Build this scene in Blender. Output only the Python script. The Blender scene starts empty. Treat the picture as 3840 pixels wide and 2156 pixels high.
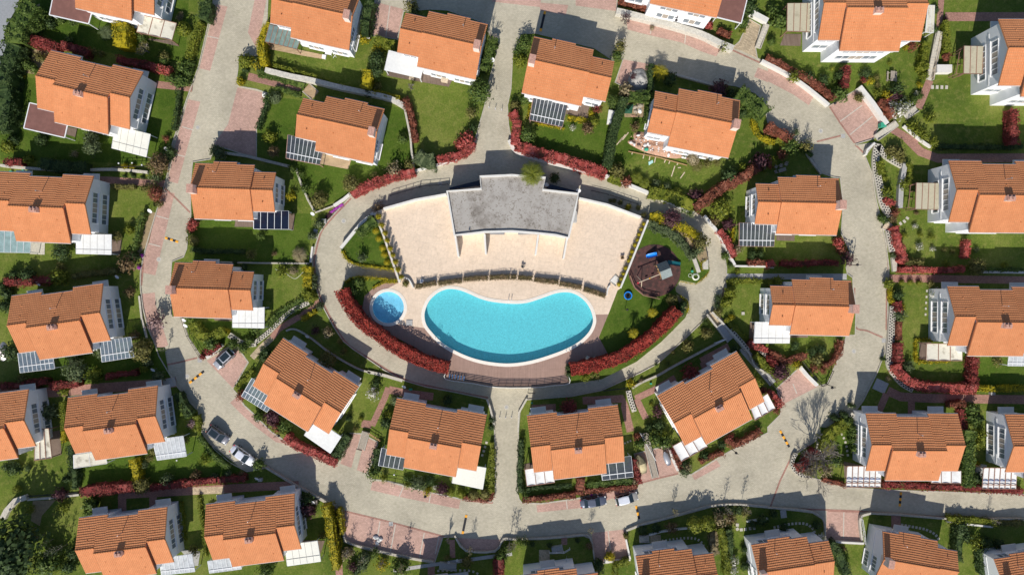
import bpy, bmesh, math, random
import numpy as np
from mathutils import Vector, Matrix, noise
random.seed(7); RNG = np.random.default_rng(7)
SC = bpy.context.scene
COL = SC.collection
PXM, HC = 22.0, 116.4          # photograph pixels per metre on the ground, camera height
KT = 2.678
ROWY = (0, 540, 1080, 1616)
ELEV, AZ = math.radians(40), math.radians(11)

def px(t, x, y):
    return (int(t[0]) * 960 + x / KT, ROWY[int(t[1])] + y / KT)
def pts(s):
    """'01 10,20 30,40 02 5,6' -> photo pixel points; a two digit token picks the tile"""
    out, t = [], None
    for w in s.split():
        if ',' in w:
            a, b = w.split(','); out.append(px(t, float(a), float(b)))
        else: t = w
    return out
def W(p, z=0.0):
    k = (HC - z) / HC / PXM
    return Vector(((p[0] - 1920) * k, -(p[1] - 1078) * k, z))
def w2(p, z=0.0):
    v = W(p, z); return (v.x, v.y)

# ------------------------------------------------------------------ materials
MATS = {}
def new_mat(name):
    m = bpy.data.materials.new(name); m.use_nodes = True
    nt = m.node_tree; b = nt.nodes['Principled BSDF']
    MATS[name] = m
    return m, nt, b
def N(nt, typ, **kw):
    n = nt.nodes.new(typ)
    for k, v in kw.items(): setattr(n, k, v)
    return n
def L(nt, a, b): nt.links.new(a, b)
def rgba(c): return (c[0], c[1], c[2], 1)
def ramp(nt, fac, stops):
    r = N(nt, 'ShaderNodeValToRGB'); e = r.color_ramp.elements
    while len(e) < len(stops): e.new(0.5)
    for i, (p, c) in enumerate(stops): e[i].position = p; e[i].color = rgba(c)
    L(nt, fac, r.inputs[0]); return r.outputs[0]
def mixc(nt, fac, a, b, mode='MIX'):
    m = N(nt, 'ShaderNodeMix', data_type='RGBA', blend_type=mode)
    for s, v in ((m.inputs[0], fac), (m.inputs[6], a), (m.inputs[7], b)):
        if hasattr(v, 'is_output'): L(nt, v, s)
        elif isinstance(v, (int, float)): s.default_value = v
        else: s.default_value = rgba(v)
    return m.outputs[2]
def noise_fac(nt, vec, scale, detail=4, rough=.6):
    n = N(nt, 'ShaderNodeTexNoise'); n.inputs['Scale'].default_value = scale
    n.inputs['Detail'].default_value = detail; n.inputs['Roughness'].default_value = rough
    if vec is not None: L(nt, vec, n.inputs['Vector'])
    return n.outputs['Fac']
def pos(nt): return N(nt, 'ShaderNodeNewGeometry').outputs['Position']
def objc(nt): return N(nt, 'ShaderNodeTexCoord').outputs['Object']
def uvc(nt): return N(nt, 'ShaderNodeTexCoord').outputs['UV']
def bump(nt, b, h, strength=.4, dist=.05):
    n = N(nt, 'ShaderNodeBump'); n.inputs['Strength'].default_value = strength
    n.inputs['Distance'].default_value = dist
    L(nt, h, n.inputs['Height']); L(nt, n.outputs[0], b.inputs['Normal'])
def scl(c, f): return tuple(min(1, x * f) for x in c)

def noisy(name, c, var=.25, scale=3.0, rough=.8, metal=0, obj=False, scale2=None, spec=.3):
    m, nt, b = new_mat(name)
    v = objc(nt) if obj else pos(nt)
    f = noise_fac(nt, v, scale)
    col = ramp(nt, f, [(.3, scl(c, 1 - var)), (.7, scl(c, 1 + var))])
    if scale2:
        f2 = noise_fac(nt, v, scale2, 3)
        col = mixc(nt, f2, col, ramp(nt, f2, [(.35, scl(c, 1 - var)), (.65, scl(c, 1 + var))]))
    L(nt, col, b.inputs['Base Color']); b.inputs['Roughness'].default_value = rough
    b.inputs['Metallic'].default_value = metal; b.inputs['Specular IOR Level'].default_value = spec
    return m

def paver(name, c, ang=0.0, bw=.34, bh=.17, var=.22, joint=.55, blotch=.22, moss=0.0, crazy=0, c2=None):
    """concrete block paving: bonded blocks, dark sandy joints, worn pale blotches and dirt"""
    m, nt, b = new_mat(name)
    P = pos(nt)
    mp = N(nt, 'ShaderNodeMapping'); mp.inputs['Rotation'].default_value = (0, 0, ang); L(nt, P, mp.inputs[0])
    br = N(nt, 'ShaderNodeTexBrick'); L(nt, mp.outputs[0], br.inputs['Vector'])
    br.inputs['Scale'].default_value = 1; br.inputs['Brick Width'].default_value = bw
    br.inputs['Row Height'].default_value = bh; br.inputs['Mortar Size'].default_value = .022
    br.inputs['Mortar Smooth'].default_value = .6
    br.inputs['Color1'].default_value = rgba(scl(c, 1 - var)); br.inputs['Color2'].default_value = rgba(c2 or scl(c, 1 + var))
    br.inputs['Mortar'].default_value = rgba(scl(c, joint))
    n1 = noise_fac(nt, P, .16, 6, .65)
    col = mixc(nt, 1.0, br.outputs['Color'], ramp(nt, n1, [(.3, (1 - blotch,) * 3), (.5, (.97,) * 3), (.72, (1 + blotch * .6,) * 3)]), 'MULTIPLY')
    n2 = noise_fac(nt, P, 1.7, 5, .7)
    col = mixc(nt, 1.0, col, ramp(nt, n2, [(.3, (.91, .91, .90)), (.6, (1.03, 1.03, 1.03))]), 'MULTIPLY')
    n3 = noise_fac(nt, P, 7, 4, .75)
    col = mixc(nt, 1.0, col, ramp(nt, n3, [(.27, (.72, .70, .64)), (.38, (1, 1, 1))]), 'MULTIPLY')
    if crazy:
        vo = N(nt, 'ShaderNodeTexVoronoi', feature='DISTANCE_TO_EDGE'); vo.inputs['Scale'].default_value = 1.5; L(nt, P, vo.inputs['Vector'])
        col = mixc(nt, 1.0, col, ramp(nt, vo.outputs['Distance'], [(.0, (crazy, crazy * .98, crazy * .95)), (.05, (1, 1, 1))]), 'MULTIPLY')
    if moss:
        n4 = noise_fac(nt, P, .5, 6, .75)
        f = ramp(nt, n4, [(.55, (0, 0, 0)), (.72, (moss,) * 3)])
        col = mixc(nt, f, col, (.20, .19, .10))
    L(nt, col, b.inputs['Base Color']); b.inputs['Roughness'].default_value = .9
    b.inputs['Specular IOR Level'].default_value = .2
    bump(nt, b, br.outputs['Fac'], -.5, .02)
    return m

def leafmat(name, stops, scale=1.3):
    m, nt, b = new_mat(name)
    g = N(nt, 'ShaderNodeNewGeometry')
    r = g.outputs['Random Per Island']
    f = noise_fac(nt, g.outputs['Position'], scale, 2)
    a = N(nt, 'ShaderNodeMath', operation='ADD'); L(nt, r, a.inputs[0]); L(nt, f, a.inputs[1])
    s = N(nt, 'ShaderNodeMath', operation='MULTIPLY'); s.inputs[1].default_value = .52; L(nt, a.outputs[0], s.inputs[0])
    col = ramp(nt, s.outputs[0], stops)
    L(nt, col, b.inputs['Base Color']); b.inputs['Roughness'].default_value = .6
    b.inputs['Specular IOR Level'].default_value = .25
    tr = N(nt, 'ShaderNodeBsdfTranslucent'); L(nt, col, tr.inputs[0])
    mx = N(nt, 'ShaderNodeMixShader'); mx.inputs[0].default_value = .25
    L(nt, b.outputs[0], mx.inputs[1]); L(nt, tr.outputs[0], mx.inputs[2])
    L(nt, mx.outputs[0], nt.nodes['Material Output'].inputs['Surface'])
    return m

def grass_mat(name, cs, dry):
    m, nt, b = new_mat(name)
    P = pos(nt)
    col = ramp(nt, noise_fac(nt, P, .10, 5, .6), [(.35, cs[0]), (.5, cs[1]), (.66, cs[2])])
    n2 = noise_fac(nt, P, 1.1, 6, .7)
    col = mixc(nt, ramp(nt, n2, [(.5, (0, 0, 0)), (.75, (.65, .65, .65))]), col, dry)
    n3 = noise_fac(nt, P, 5.5, 5, .75)
    col = mixc(nt, 1.0, col, ramp(nt, n3, [(.3, (.55, .6, .5)), (.52, (1, 1, 1)), (.7, (1.3, 1.25, 1.2))]), 'MULTIPLY')
    L(nt, col, b.inputs['Base Color']); b.inputs['Roughness'].default_value = .95
    b.inputs['Specular IOR Level'].default_value = .1
    bump(nt, b, noise_fac(nt, P, 14, 4, .8), .9, .08)
    return m

def make_materials():
    paver('road_paver', (.53, .478, .365), math.radians(2), blotch=.2, moss=.25, var=.09, joint=.72)
    paver('red_paver', (.56, .36, .29), math.radians(12), bw=.3, bh=.2, blotch=.2, var=.13, joint=.7)
    paver('path_paver', (.45, .245, .19), math.radians(10), bw=.24, bh=.12)
    paver('tan_paver', (.54, .43, .29), math.radians(30), bw=.4, bh=.2)
    paver('terrace_tile', (.79, .63, .48), math.radians(8), bw=1.1, bh=1.1, var=.03, joint=.84, blotch=.03, crazy=.88)
    paver('deck_plank', (.40, .262, .208), math.radians(90), bw=5.5, bh=.17, var=.07, joint=.62, blotch=.08)
    paver('dark_deck', (.22, .16, .125), math.radians(80), bw=4, bh=.16, var=.12, joint=.6)
    paver('light_deck', (.50, .36, .22), math.radians(-12), bw=4, bh=.16, var=.15, joint=.6)
    paver('rubber', (.085, .055, .050), math.radians(45), bw=.5, bh=.5, var=.3, joint=.8, blotch=.2, c2=(.135, .060, .052))
    grass_mat('grass', ((.085, .13, .020), (.132, .178, .028), (.195, .220, .048)), (.30, .27, .085))
    grass_mat('lush_grass', ((.052, .098, .012), (.082, .135, .017), (.115, .165, .026)), (.15, .175, .038))
    noisy('soil', (.33, .245, .14), .35, 2.5, .95, scale2=9)
    noisy('asphalt', (.30, .31, .32), .12, 5, .9)
    noisy('kerb', (.46, .42, .35), .22, 3, .85)
    noisy('white_wall', (.70, .675, .62), .10, 1.2, .8, scale2=6)
    noisy('stone_wall', (.56, .53, .46), .30, 2.2, .9, scale2=7)
    noisy('house_wall', (.84, .845, .855), .025, 1.1, .75, obj=True)
    noisy('trim', (.86, .85, .83), .03, 2, .5, obj=True)
    noisy('gutter', (.62, .58, .56), .1, 2, .5, obj=True)
    noisy('brown_panel', (.38, .325, .27), .12, 6, .6, obj=True)
    noisy('chimney_top', (.50, .285, .22), .35, 7, .9, obj=True)
    noisy('chimney_side', (.72, .60, .53), .10, 5, .8, obj=True)
    noisy('dark_metal', (.045, .042, .045), .2, 6, .45, .5)
    noisy('pipe', (.55, .5, .48), .2, 8, .4, .6, obj=True)
    noisy('brown_frame', (.30, .165, .115), .2, 6, .6)
    noisy('pink_frame', (.46, .28, .22), .15, 5, .6)
    noisy('wood', (.42, .26, .12), .25, 6, .75)
    noisy('pale_wood', (.62, .50, .36), .25, 6, .8)
    noisy('grey_wood', (.36, .31, .25), .25, 7, .85)
    noisy('white_frame', (.80, .80, .80), .04, 3, .45)
    noisy('fabric_white', (.79, .785, .75), .08, .8, .8, scale2=3)
    noisy('fabric_cream', (.82, .80, .70), .07, .9, .85, scale2=5)
    noisy('maroon_roof', (.205, .098, .080), .2, 14, .95, scale2=1.2)
    noisy('blue_plastic', (.02, .25, .75), .1, 4, .35)
    noisy('teal_plastic', (.012, .11, .13), .2, 4, .4)
    noisy('yellow_plastic', (.85, .42, .02), .1, 4, .45)
    noisy('red_plastic', (.75, .03, .06), .1, 4, .45)
    noisy('grey_tarp', (.24, .28, .27), .12, 3, .7)
    noisy('dark_tarp', (.065, .085, .095), .2, 3, .7)
    noisy('green_tarp', (.025, .09, .055), .35, 3, .6)
    noisy('beige_tarp', (.62, .52, .30), .2, 2.5, .7)
    noisy('camo_tarp', (.22, .19, .11), .5, 2.2, .7)
    noisy('rubber_black', (.02, .02, .02), .2, 8, .8)
    noisy('bump_yellow', (.90, .40, .03), .1, 5, .6)
    noisy('bump_black', (.025, .025, .03), .2, 5, .7)
    noisy('cream_plastic', (.80, .74, .58), .05, 4, .5)
    noisy('gravel', (.42, .405, .38), .35, 8, .95, scale2=2)
    noisy('rubble_brick', (.48, .29, .20), .35, 6, .95)
    noisy('rubble_white', (.78, .74, .71), .12, 5, .9)
    noisy('bark', (.15, .115, .085), .3, 6, .9)
    noisy('grey_bark', (.23, .20, .175), .3, 6, .9)
    noisy('hose', (.75, .76, .62), .05, 4, .5)
    noisy('green_bin', (.05, .35, .22), .1, 4, .5)
    noisy('concrete', (.42, .41, .39), .15, 4, .9)
    noisy('pale_paving', (.54, .50, .42), .18, 4, .9)
    noisy('pool_tile', (.42, .63, .65), .30, 5, .5, scale2=13)  # speckle in the tile colour stands in for sparkle on the water
    noisy('kids_tile', (.50, .72, .80), .22, 6, .5, scale2=.6)
    noisy('coping', (.84, .77, .67), .06, 4, .7)
    noisy('solar_cell', (.012, .017, .035), .2, 3, .15, 0, spec=.6)
    # club roof: stained grey concrete screed
    m, nt, b = new_mat('club_roof'); P = pos(nt)
    mp = N(nt, 'ShaderNodeMapping'); mp.inputs['Scale'].default_value = (1, .8, 1); L(nt, P, mp.inputs[0])
    f = noise_fac(nt, mp.outputs[0], .36, 11, .72)
    col = ramp(nt, f, [(.34, (.215, .19, .162)), (.43, (.31, .28, .245)), (.50, (.385, .355, .317)), (.7, (.43, .40, .36))])
    f2 = N(nt, 'ShaderNodeTexNoise'); f2.inputs['Scale'].default_value = 1.5; f2.inputs['Detail'].default_value = 5
    f2.inputs['Distortion'].default_value = 2.2; L(nt, P, f2.inputs['Vector'])
    col = mixc(nt, 1.0, col, ramp(nt, f2.outputs['Fac'], [(.37, (.60, .57, .53)), (.43, (1, 1, 1))]), 'MULTIPLY')
    L(nt, col, b.inputs['Base Color']); b.inputs['Roughness'].default_value = .9
    # clay roof tiles: uv.x runs along the ridge, uv.y down the slope, both in metres
    m, nt, b = new_mat('roof_tile'); U = uvc(nt); O = objc(nt)
    oi = N(nt, 'ShaderNodeObjectInfo')
    br = N(nt, 'ShaderNodeTexBrick'); L(nt, U, br.inputs['Vector'])
    br.inputs['Scale'].default_value = 1; br.inputs['Brick Width'].default_value = .3; br.inputs['Row Height'].default_value = .4
    br.offset = 0; br.inputs['Mortar Size'].default_value = .012
    br.inputs['Color1'].default_value = (.625, .255, .112, 1); br.inputs['Color2'].default_value = (.675, .279, .124, 1)
    br.inputs['Mortar'].default_value = (.54, .212, .085, 1)
    f = noise_fac(nt, O, .5, 5, .6)
    col = mixc(nt, 1.0, br.outputs['Color'], ramp(nt, f, [(.32, (.92, .89, .86)), (.65, (1.04, 1.04, 1.03))]), 'MULTIPLY')
    f = noise_fac(nt, O, 3.5, 4, .7)
    col = mixc(nt, 1.0, col, ramp(nt, f, [(.3, (.94, .94, .94)), (.6, (1.02, 1.02, 1.02))]), 'MULTIPLY')
    hv = N(nt, 'ShaderNodeHueSaturation'); L(nt, col, hv.inputs['Color'])
    mr = N(nt, 'ShaderNodeMapRange'); mr.inputs['To Min'].default_value = .93; mr.inputs['To Max'].default_value = 1.05
    L(nt, oi.outputs['Random'], mr.inputs['Value']); L(nt, mr.outputs[0], hv.inputs['Value'])
    L(nt, hv.outputs[0], b.inputs['Base Color']); b.inputs['Roughness'].default_value = .8
    b.inputs['Specular IOR Level'].default_value = .2
    wv = N(nt, 'ShaderNodeTexWave', wave_type='BANDS', bands_direction='X', wave_profile='SIN')
    wv.inputs['Scale'].default_value = 1 / .3 / 3.18; L(nt, U, wv.inputs['Vector'])
    bump(nt, b, wv.outputs['Fac'], .9, .05)
    # window glass
    m, nt, b = new_mat('car_glass'); b.inputs['Base Color'].default_value = (.018, .028, .034, 1); b.inputs['Roughness'].default_value = .06; b.inputs['Specular IOR Level'].default_value = .7
    m, nt, b = new_mat('glass'); b.inputs['Base Color'].default_value = (.17, .20, .235, 1)  # pale base colour stands in for reflected sky
    b.inputs['Roughness'].default_value = .08; b.inputs['Specular IOR Level'].default_value = .7
    for nm, c, al in (('panel_glass', (.17, .215, .26), .80), ('panel_dark', (.075, .085, .10), .86), ('panel_teal', (.30, .42, .42), .9), ('panel_pale', (.62, .64, .65), .93), ('panel_green', (.22, .30, .28), .85)):
        m, nt, b = new_mat(nm)
        f = noise_fac(nt, pos(nt), 1.4, 4, .65)
        L(nt, ramp(nt, f, [(.3, scl(c, .75)), (.7, scl(c, 1.2))]), b.inputs['Base Color'])
        b.inputs['Roughness'].default_value = .18; b.inputs['Alpha'].default_value = al
    # reed / canvas awnings: streaked pale beige with brown water stains
    for nm, c, st in (('reed', (.50, .455, .33), .35), ('stained_canvas', (.70, .66, .54), .9), ('white_canvas', (.83, .82, .79), .35)):
        m, nt, b = new_mat(nm); P = pos(nt)
        mp = N(nt, 'ShaderNodeMapping'); mp.inputs['Scale'].default_value = (1.2, 9, 1); L(nt, P, mp.inputs[0])
        col = ramp(nt, noise_fac(nt, mp.outputs[0], 1.6, 4, .7), [(.3, scl(c, .86)), (.65, scl(c, 1.08))])
        f = ramp(nt, noise_fac(nt, P, .9, 3, .5), [(.55, (0, 0, 0)), (.78, (st, st, st))])
        col = mixc(nt, f, col, (.17, .125, .07)); L(nt, col, b.inputs['Base Color']); b.inputs['Roughness'].default_value = .9
    # pool water: tinted, lets the sun through to the tiled floor
    for nm, c in (('pool_water', (.54, .93, .97)), ('kids_water', (.62, .90, 1.0))):
        m, nt, b = new_mat(nm)
        t = N(nt, 'ShaderNodeBsdfTransparent'); t.inputs[0].default_value = rgba(c)
        g = N(nt, 'ShaderNodeBsdfGlossy'); g.inputs['Roughness'].default_value = .05
        fr = N(nt, 'ShaderNodeValue'); fr.outputs[0].default_value = .045
        bp = N(nt, 'ShaderNodeBump'); bp.inputs['Strength'].default_value = .5; bp.inputs['Distance'].default_value = .05
        L(nt, noise_fac(nt, pos(nt), 3.5, 4, .6), bp.inputs['Height'])
        L(nt, bp.outputs[0], g.inputs['Normal'])
        mx = N(nt, 'ShaderNodeMixShader'); L(nt, fr.outputs[0], mx.inputs[0]); L(nt, t.outputs[0], mx.inputs[1]); L(nt, g.outputs[0], mx.inputs[2])
        df = N(nt, 'ShaderNodeBsdfDiffuse'); sp = noise_fac(nt, pos(nt), 5.5, 5, .8); L(nt, ramp(nt, sp, [(.36, (.03, .60, .74)), (.52, (.15, .82, .90)), (.66, (.50, 1, 1))] if nm[0] == 'p' else [(.36, (.14, .54, .82)), (.52, (.26, .72, .95)), (.66, (.55, .9, 1))]), df.inputs[0])  # bright and dark ripple speckle painted into a diffuse layer
        m2 = N(nt, 'ShaderNodeMixShader'); m2.inputs[0].default_value = .07; L(nt, mx.outputs[0], m2.inputs[1]); L(nt, df.outputs[0], m2.inputs[2])
        L(nt, m2.outputs[0], nt.nodes['Material Output'].inputs['Surface'])
    for nm, c, r in (('car_silver', (.46, .47, .50), .28), ('car_dark', (.20, .20, .225), .28), ('car_white', (.85, .86, .90), .3), ('car_blue', (.125, .14, .185), .3), ('car_beige', (.50, .46, .40), .3)):
        m, nt, b = new_mat(nm)
        L(nt, ramp(nt, noise_fac(nt, objc(nt), 2, 3), [(.3, scl(c, .93)), (.7, scl(c, 1.05))]), b.inputs['Base Color'])
        b.inputs['Roughness'].default_value = r; b.inputs['Metallic'].default_value = .35; b.inputs['Coat Weight'].default_value = .6
    m, nt, b = new_mat('lamp_glass'); b.inputs['Base Color'].default_value = (.7, .7, .68, 1); b.inputs['Roughness'].default_value = .2
    # foliage, from dark leaf to young tip, spread at random
    leafmat('leaf_green', [(.15, (.028, .056, .010)), (.5, (.08, .13, .024)), (.85, (.19, .25, .055))])
    leafmat('leaf_dark', [(.15, (.016, .034, .010)), (.5, (.048, .084, .024)), (.85, (.115, .165, .050))])
    leafmat('leaf_grey', [(.15, (.045, .068, .028)), (.5, (.10, .135, .055)), (.85, (.20, .235, .11))])
    leafmat('leaf_lime', [(.15, (.075, .105, .010)), (.5, (.165, .195, .018)), (.85, (.30, .31, .04))])
    leafmat('leaf_yellow', [(.12, (.055, .08, .010)), (.38, (.22, .21, .012)), (.65, (.46, .37, .015)), (.9, (.72, .56, .03))])
    leafmat('leaf_olive', [(.15, (.075, .070, .018)), (.5, (.16, .15, .04)), (.85, (.30, .27, .085))])
    leafmat('leaf_red', [(.10, (.05, .055, .014)), (.30, (.15, .050, .028)), (.5, (.42, .072, .060)), (.75, (.58, .15, .125)), (.95, (.70, .34, .27))])
    leafmat('leaf_crimson', [(.10, (.05, .055, .014)), (.3, (.14, .032, .02)), (.55, (.36, .045, .032)), (.8, (.52, .085, .055)), (.97, (.62, .22, .13))])
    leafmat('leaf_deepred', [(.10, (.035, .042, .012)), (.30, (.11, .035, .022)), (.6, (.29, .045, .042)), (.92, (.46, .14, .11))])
    leafmat('leaf_brownred', [(.12, (.05, .035, .014)), (.35, (.16, .055, .03)), (.65, (.32, .10, .06)), (.9, (.46, .22, .14))])
    leafmat('leaf_purple', [(.15, (.028, .013, .018)), (.5, (.085, .032, .040)), (.85, (.20, .09, .10))])
    leafmat('leaf_pink', [(.15, (.13, .08, .075)), (.5, (.30, .19, .18)), (.85, (.5, .36, .35))])
    leafmat('leaf_brown', [(.15, (.07, .045, .02)), (.5, (.17, .11, .05)), (.85, (.32, .23, .12))])
    leafmat('leaf_straw', [(.15, (.16, .12, .06)), (.5, (.30, .24, .13)), (.85, (.46, .39, .25))])
    leafmat('flower_white', [(.15, (.10, .13, .04)), (.45, (.30, .31, .16)), (.6, (.75, .72, .66)), (.85, (.9, .86, .82))])
    leafmat('flower_magenta', [(.15, (.10, .05, .06)), (.4, (.38, .05, .40)), (.85, (.70, .12, .72))])
    leafmat('leaf_planter', [(.15, (.07, .055, .02)), (.5, (.17, .135, .055)), (.85, (.30, .20, .12))])

# ------------------------------------------------------------------ objects
def tag(o, label=None, cat=None, group=None, kind=None):
    if label: o['label'] = label
    if cat: o['category'] = cat
    if group: o['group'] = group
    if kind: o['kind'] = kind
    return o
def empty(name, loc, rz=0.0, s=1.0):
    o = bpy.data.objects.new(name, None); COL.objects.link(o)
    o.location = loc; o.rotation_euler = (0, 0, rz); o.scale = (s, s, s); o.empty_display_size = .3
    return o
def link(name, me, mat, parent=None):
    o = bpy.data.objects.new(name, me); COL.objects.link(o)
    if mat is not None:
        if not me.materials: me.materials.append(MATS[mat])
        elif me.materials[0] is not MATS[mat]:
            o.material_slots[0].link = 'OBJECT'; o.material_slots[0].material = MATS[mat]
    if parent is not None: o.parent = parent
    return o
def kids(o): return [c for c in COL.objects if c.parent is o]
def copy_tree(o, children):
    c = o.copy(); COL.objects.link(c)
    for ch, sub in children:
        d = copy_tree(ch, sub); d.parent = c
    return c
def tree_of(o): return [(c, tree_of(c)) for c in o.children]

class MB:
    """collects boxes, prisms, tubes, balls and sheets into ONE mesh"""
    def __init__(s): s.v, s.f, s.uv = [], [], {}
    def add(s, vs, fs):
        n = len(s.v); s.v += [tuple(v) for v in vs]; s.f += [tuple(i + n for i in f) for f in fs]
    def box(s, x0, x1, y0, y1, z0, z1, M=None):
        vs = [Vector(p) for p in ((x0, y0, z0), (x1, y0, z0), (x1, y1, z0), (x0, y1, z0), (x0, y0, z1), (x1, y0, z1), (x1, y1, z1), (x0, y1, z1))]
        if M is not None: vs = [M @ v for v in vs]
        s.add(vs, [(0, 3, 2, 1), (4, 5, 6, 7), (0, 1, 5, 4), (1, 2, 6, 5), (2, 3, 7, 6), (3, 0, 4, 7)])
    def bar(s, a, b, w, h=None):
        a, b = Vector(a), Vector(b); d = (b - a); l = d.length
        if l < 1e-6: return
        h = h or w
        q = d.to_track_quat('X', 'Z').to_matrix().to_4x4(); q.translation = a
        s.box(0, l, -w / 2, w / 2, -h / 2, h / 2, q)
    def tube(s, P, r, n=6, cap=True):
        P = [Vector(p) for p in P]; R = r if isinstance(r, (list, tuple)) else [r] * len(P)
        base = len(s.v); up = Vector((0, 0, 1))
        for i, p in enumerate(P):
            t = (P[min(i + 1, len(P) - 1)] - P[max(i - 1, 0)]).normalized()
            u = t.cross(up if abs(t.z) < .9 else Vector((1, 0, 0))).normalized(); w = t.cross(u)
            for k in range(n):
                a = 2 * math.pi * k / n
                s.v.append(tuple(p + (u * math.cos(a) + w * math.sin(a)) * R[i]))
        for i in range(len(P) - 1):
            for k in range(n):
                a, b = base + i * n + k, base + i * n + (k + 1) % n
                s.f.append((a, a + n, b + n, b))
        if cap:
            s.f.append(tuple(base + k for k in range(n))); e = base + (len(P) - 1) * n
            s.f.append(tuple(e + k for k in reversed(range(n))))
    def prism(s, poly, z0, z1):
        n = len(poly); vs = [(p[0], p[1], z0) for p in poly] + [(p[0], p[1], z1) for p in poly]
        ar = sum(poly[i][0] * poly[(i + 1) % n][1] - poly[(i + 1) % n][0] * poly[i][1] for i in range(n))
        o = range(n) if ar > 0 else range(n - 1, -1, -1); o = list(o)
        s.add(vs, [tuple(i + n for i in o), tuple(reversed(o))] + [(o[i], o[(i + 1) % n], o[(i + 1) % n] + n, o[i] + n) for i in range(n)])
    def ball(s, c, r, seg=10, rings=6, M=None):
        rx, ry, rz = r if isinstance(r, (tuple, list)) else (r, r, r); base = len(s.v); c = Vector(c)
        for i in range(rings + 1):
            th = math.pi * i / rings
            for k in range(seg):
                a = 2 * math.pi * k / seg
                v = Vector((rx * math.sin(th) * math.cos(a), ry * math.sin(th) * math.sin(a), rz * math.cos(th)))
                s.v.append(tuple((M @ v if M else v) + c))
        for i in range(rings):
            for k in range(seg):
                a, b = base + i * seg + k, base + i * seg + (k + 1) % seg
                s.f.append((a, a + seg, b + seg, b))
    def mesh(s, name, smooth=False):
        me = bpy.data.meshes.new(name); me.from_pydata(s.v, [], s.f)
        if smooth: me.polygons.foreach_set('use_smooth', [True] * len(me.polygons))
        me.validate(); me.update(); return me
    def build(s, name, mat, parent=None, smooth=False):
        return link(name, s.mesh(name, smooth), mat, parent)

def poly_sheet(name, poly, z, mat, skirt=None, holes=(), wallmat=None, kind='structure', parent=None):
    """a flat polygon, with holes and a skirt down to z=skirt if given"""
    bm = bmesh.new(); loops = [poly] + list(holes)
    for lp in loops:
        vs = [bm.verts.new((p[0], p[1], z)) for p in lp]
        for i in range(len(vs)): bm.edges.new((vs[i], vs[(i + 1) % len(vs)]))
    bmesh.ops.triangle_fill(bm, use_beauty=True, edges=bm.edges[:], normal=(0, 0, 1))
    for f in bm.faces:
        if f.normal.z < 0: f.normal_flip()
    if skirt is not None:
        bm.edges.ensure_lookup_table()
        for lp in loops[:1]:
            n = len(lp)
            ar = sum(lp[i][0] * lp[(i + 1) % n][1] - lp[(i + 1) % n][0] * lp[i][1] for i in range(n))
            q = list(lp) if ar > 0 else list(reversed(lp))
            a = [bm.verts.new((p[0], p[1], z)) for p in q]; b = [bm.verts.new((p[0], p[1], skirt)) for p in q]
            for i in range(n):
                f = bm.faces.new((a[i], b[i], b[(i + 1) % n], a[(i + 1) % n])); f.material_index = 1 if wallmat else 0
    me = bpy.data.meshes.new(name); bm.to_mesh(me); bm.free()
    me.materials.append(MATS[mat])
    if wallmat: me.materials.append(MATS[wallmat])
    o = bpy.data.objects.new(name, me); COL.objects.link(o)
    if kind: o['kind'] = kind
    if parent is not None: o.parent = parent
    return o
def smooth_line(P, n=4):
    """Catmull-Rom through 2-D points"""
    P = [Vector((p[0], p[1])) for p in P]; out = []
    for i in range(len(P) - 1):
        a, b, c, d = P[max(i - 1, 0)], P[i], P[i + 1], P[min(i + 2, len(P) - 1)]
        for k in range(n):
            t = k / n
            out.append(.5 * ((2 * b) + (c - a) * t + (2 * a - 5 * b + 4 * c - d) * t * t + (3 * b - a - 3 * c + d) * t ** 3))
    out.append(P[-1]); return [(v.x, v.y) for v in out]
def closed_smooth(P, n=3):
    P = [Vector((p[0], p[1])) for p in P]; m = len(P); out = []
    for i in range(m):
        a, b, c, d = P[i - 1], P[i], P[(i + 1) % m], P[(i + 2) % m]
        for k in range(n):
            t = k / n
            out.append(.5 * ((2 * b) + (c - a) * t + (2 * a - 5 * b + 4 * c - d) * t * t + (3 * b - a - 3 * c + d) * t ** 3))
    return [(v.x, v.y) for v in out]
def offset(P, d, closed=False):
    P = [Vector((p[0], p[1])) for p in P]; n = len(P); out = []
    for i in range(n):
        a = P[i - 1] if (closed or i) else P[0]; c = P[(i + 1) % n] if (closed or i < n - 1) else P[-1]
        t = (c - a); t = t.normalized() if t.length > 1e-9 else Vector((1, 0))
        out.append(P[i] + Vector((-t.y, t.x)) * d)
    return [(v.x, v.y) for v in out]
def strip(P, w):
    return offset(P, w / 2) + list(reversed(offset(P, -w / 2)))
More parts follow.
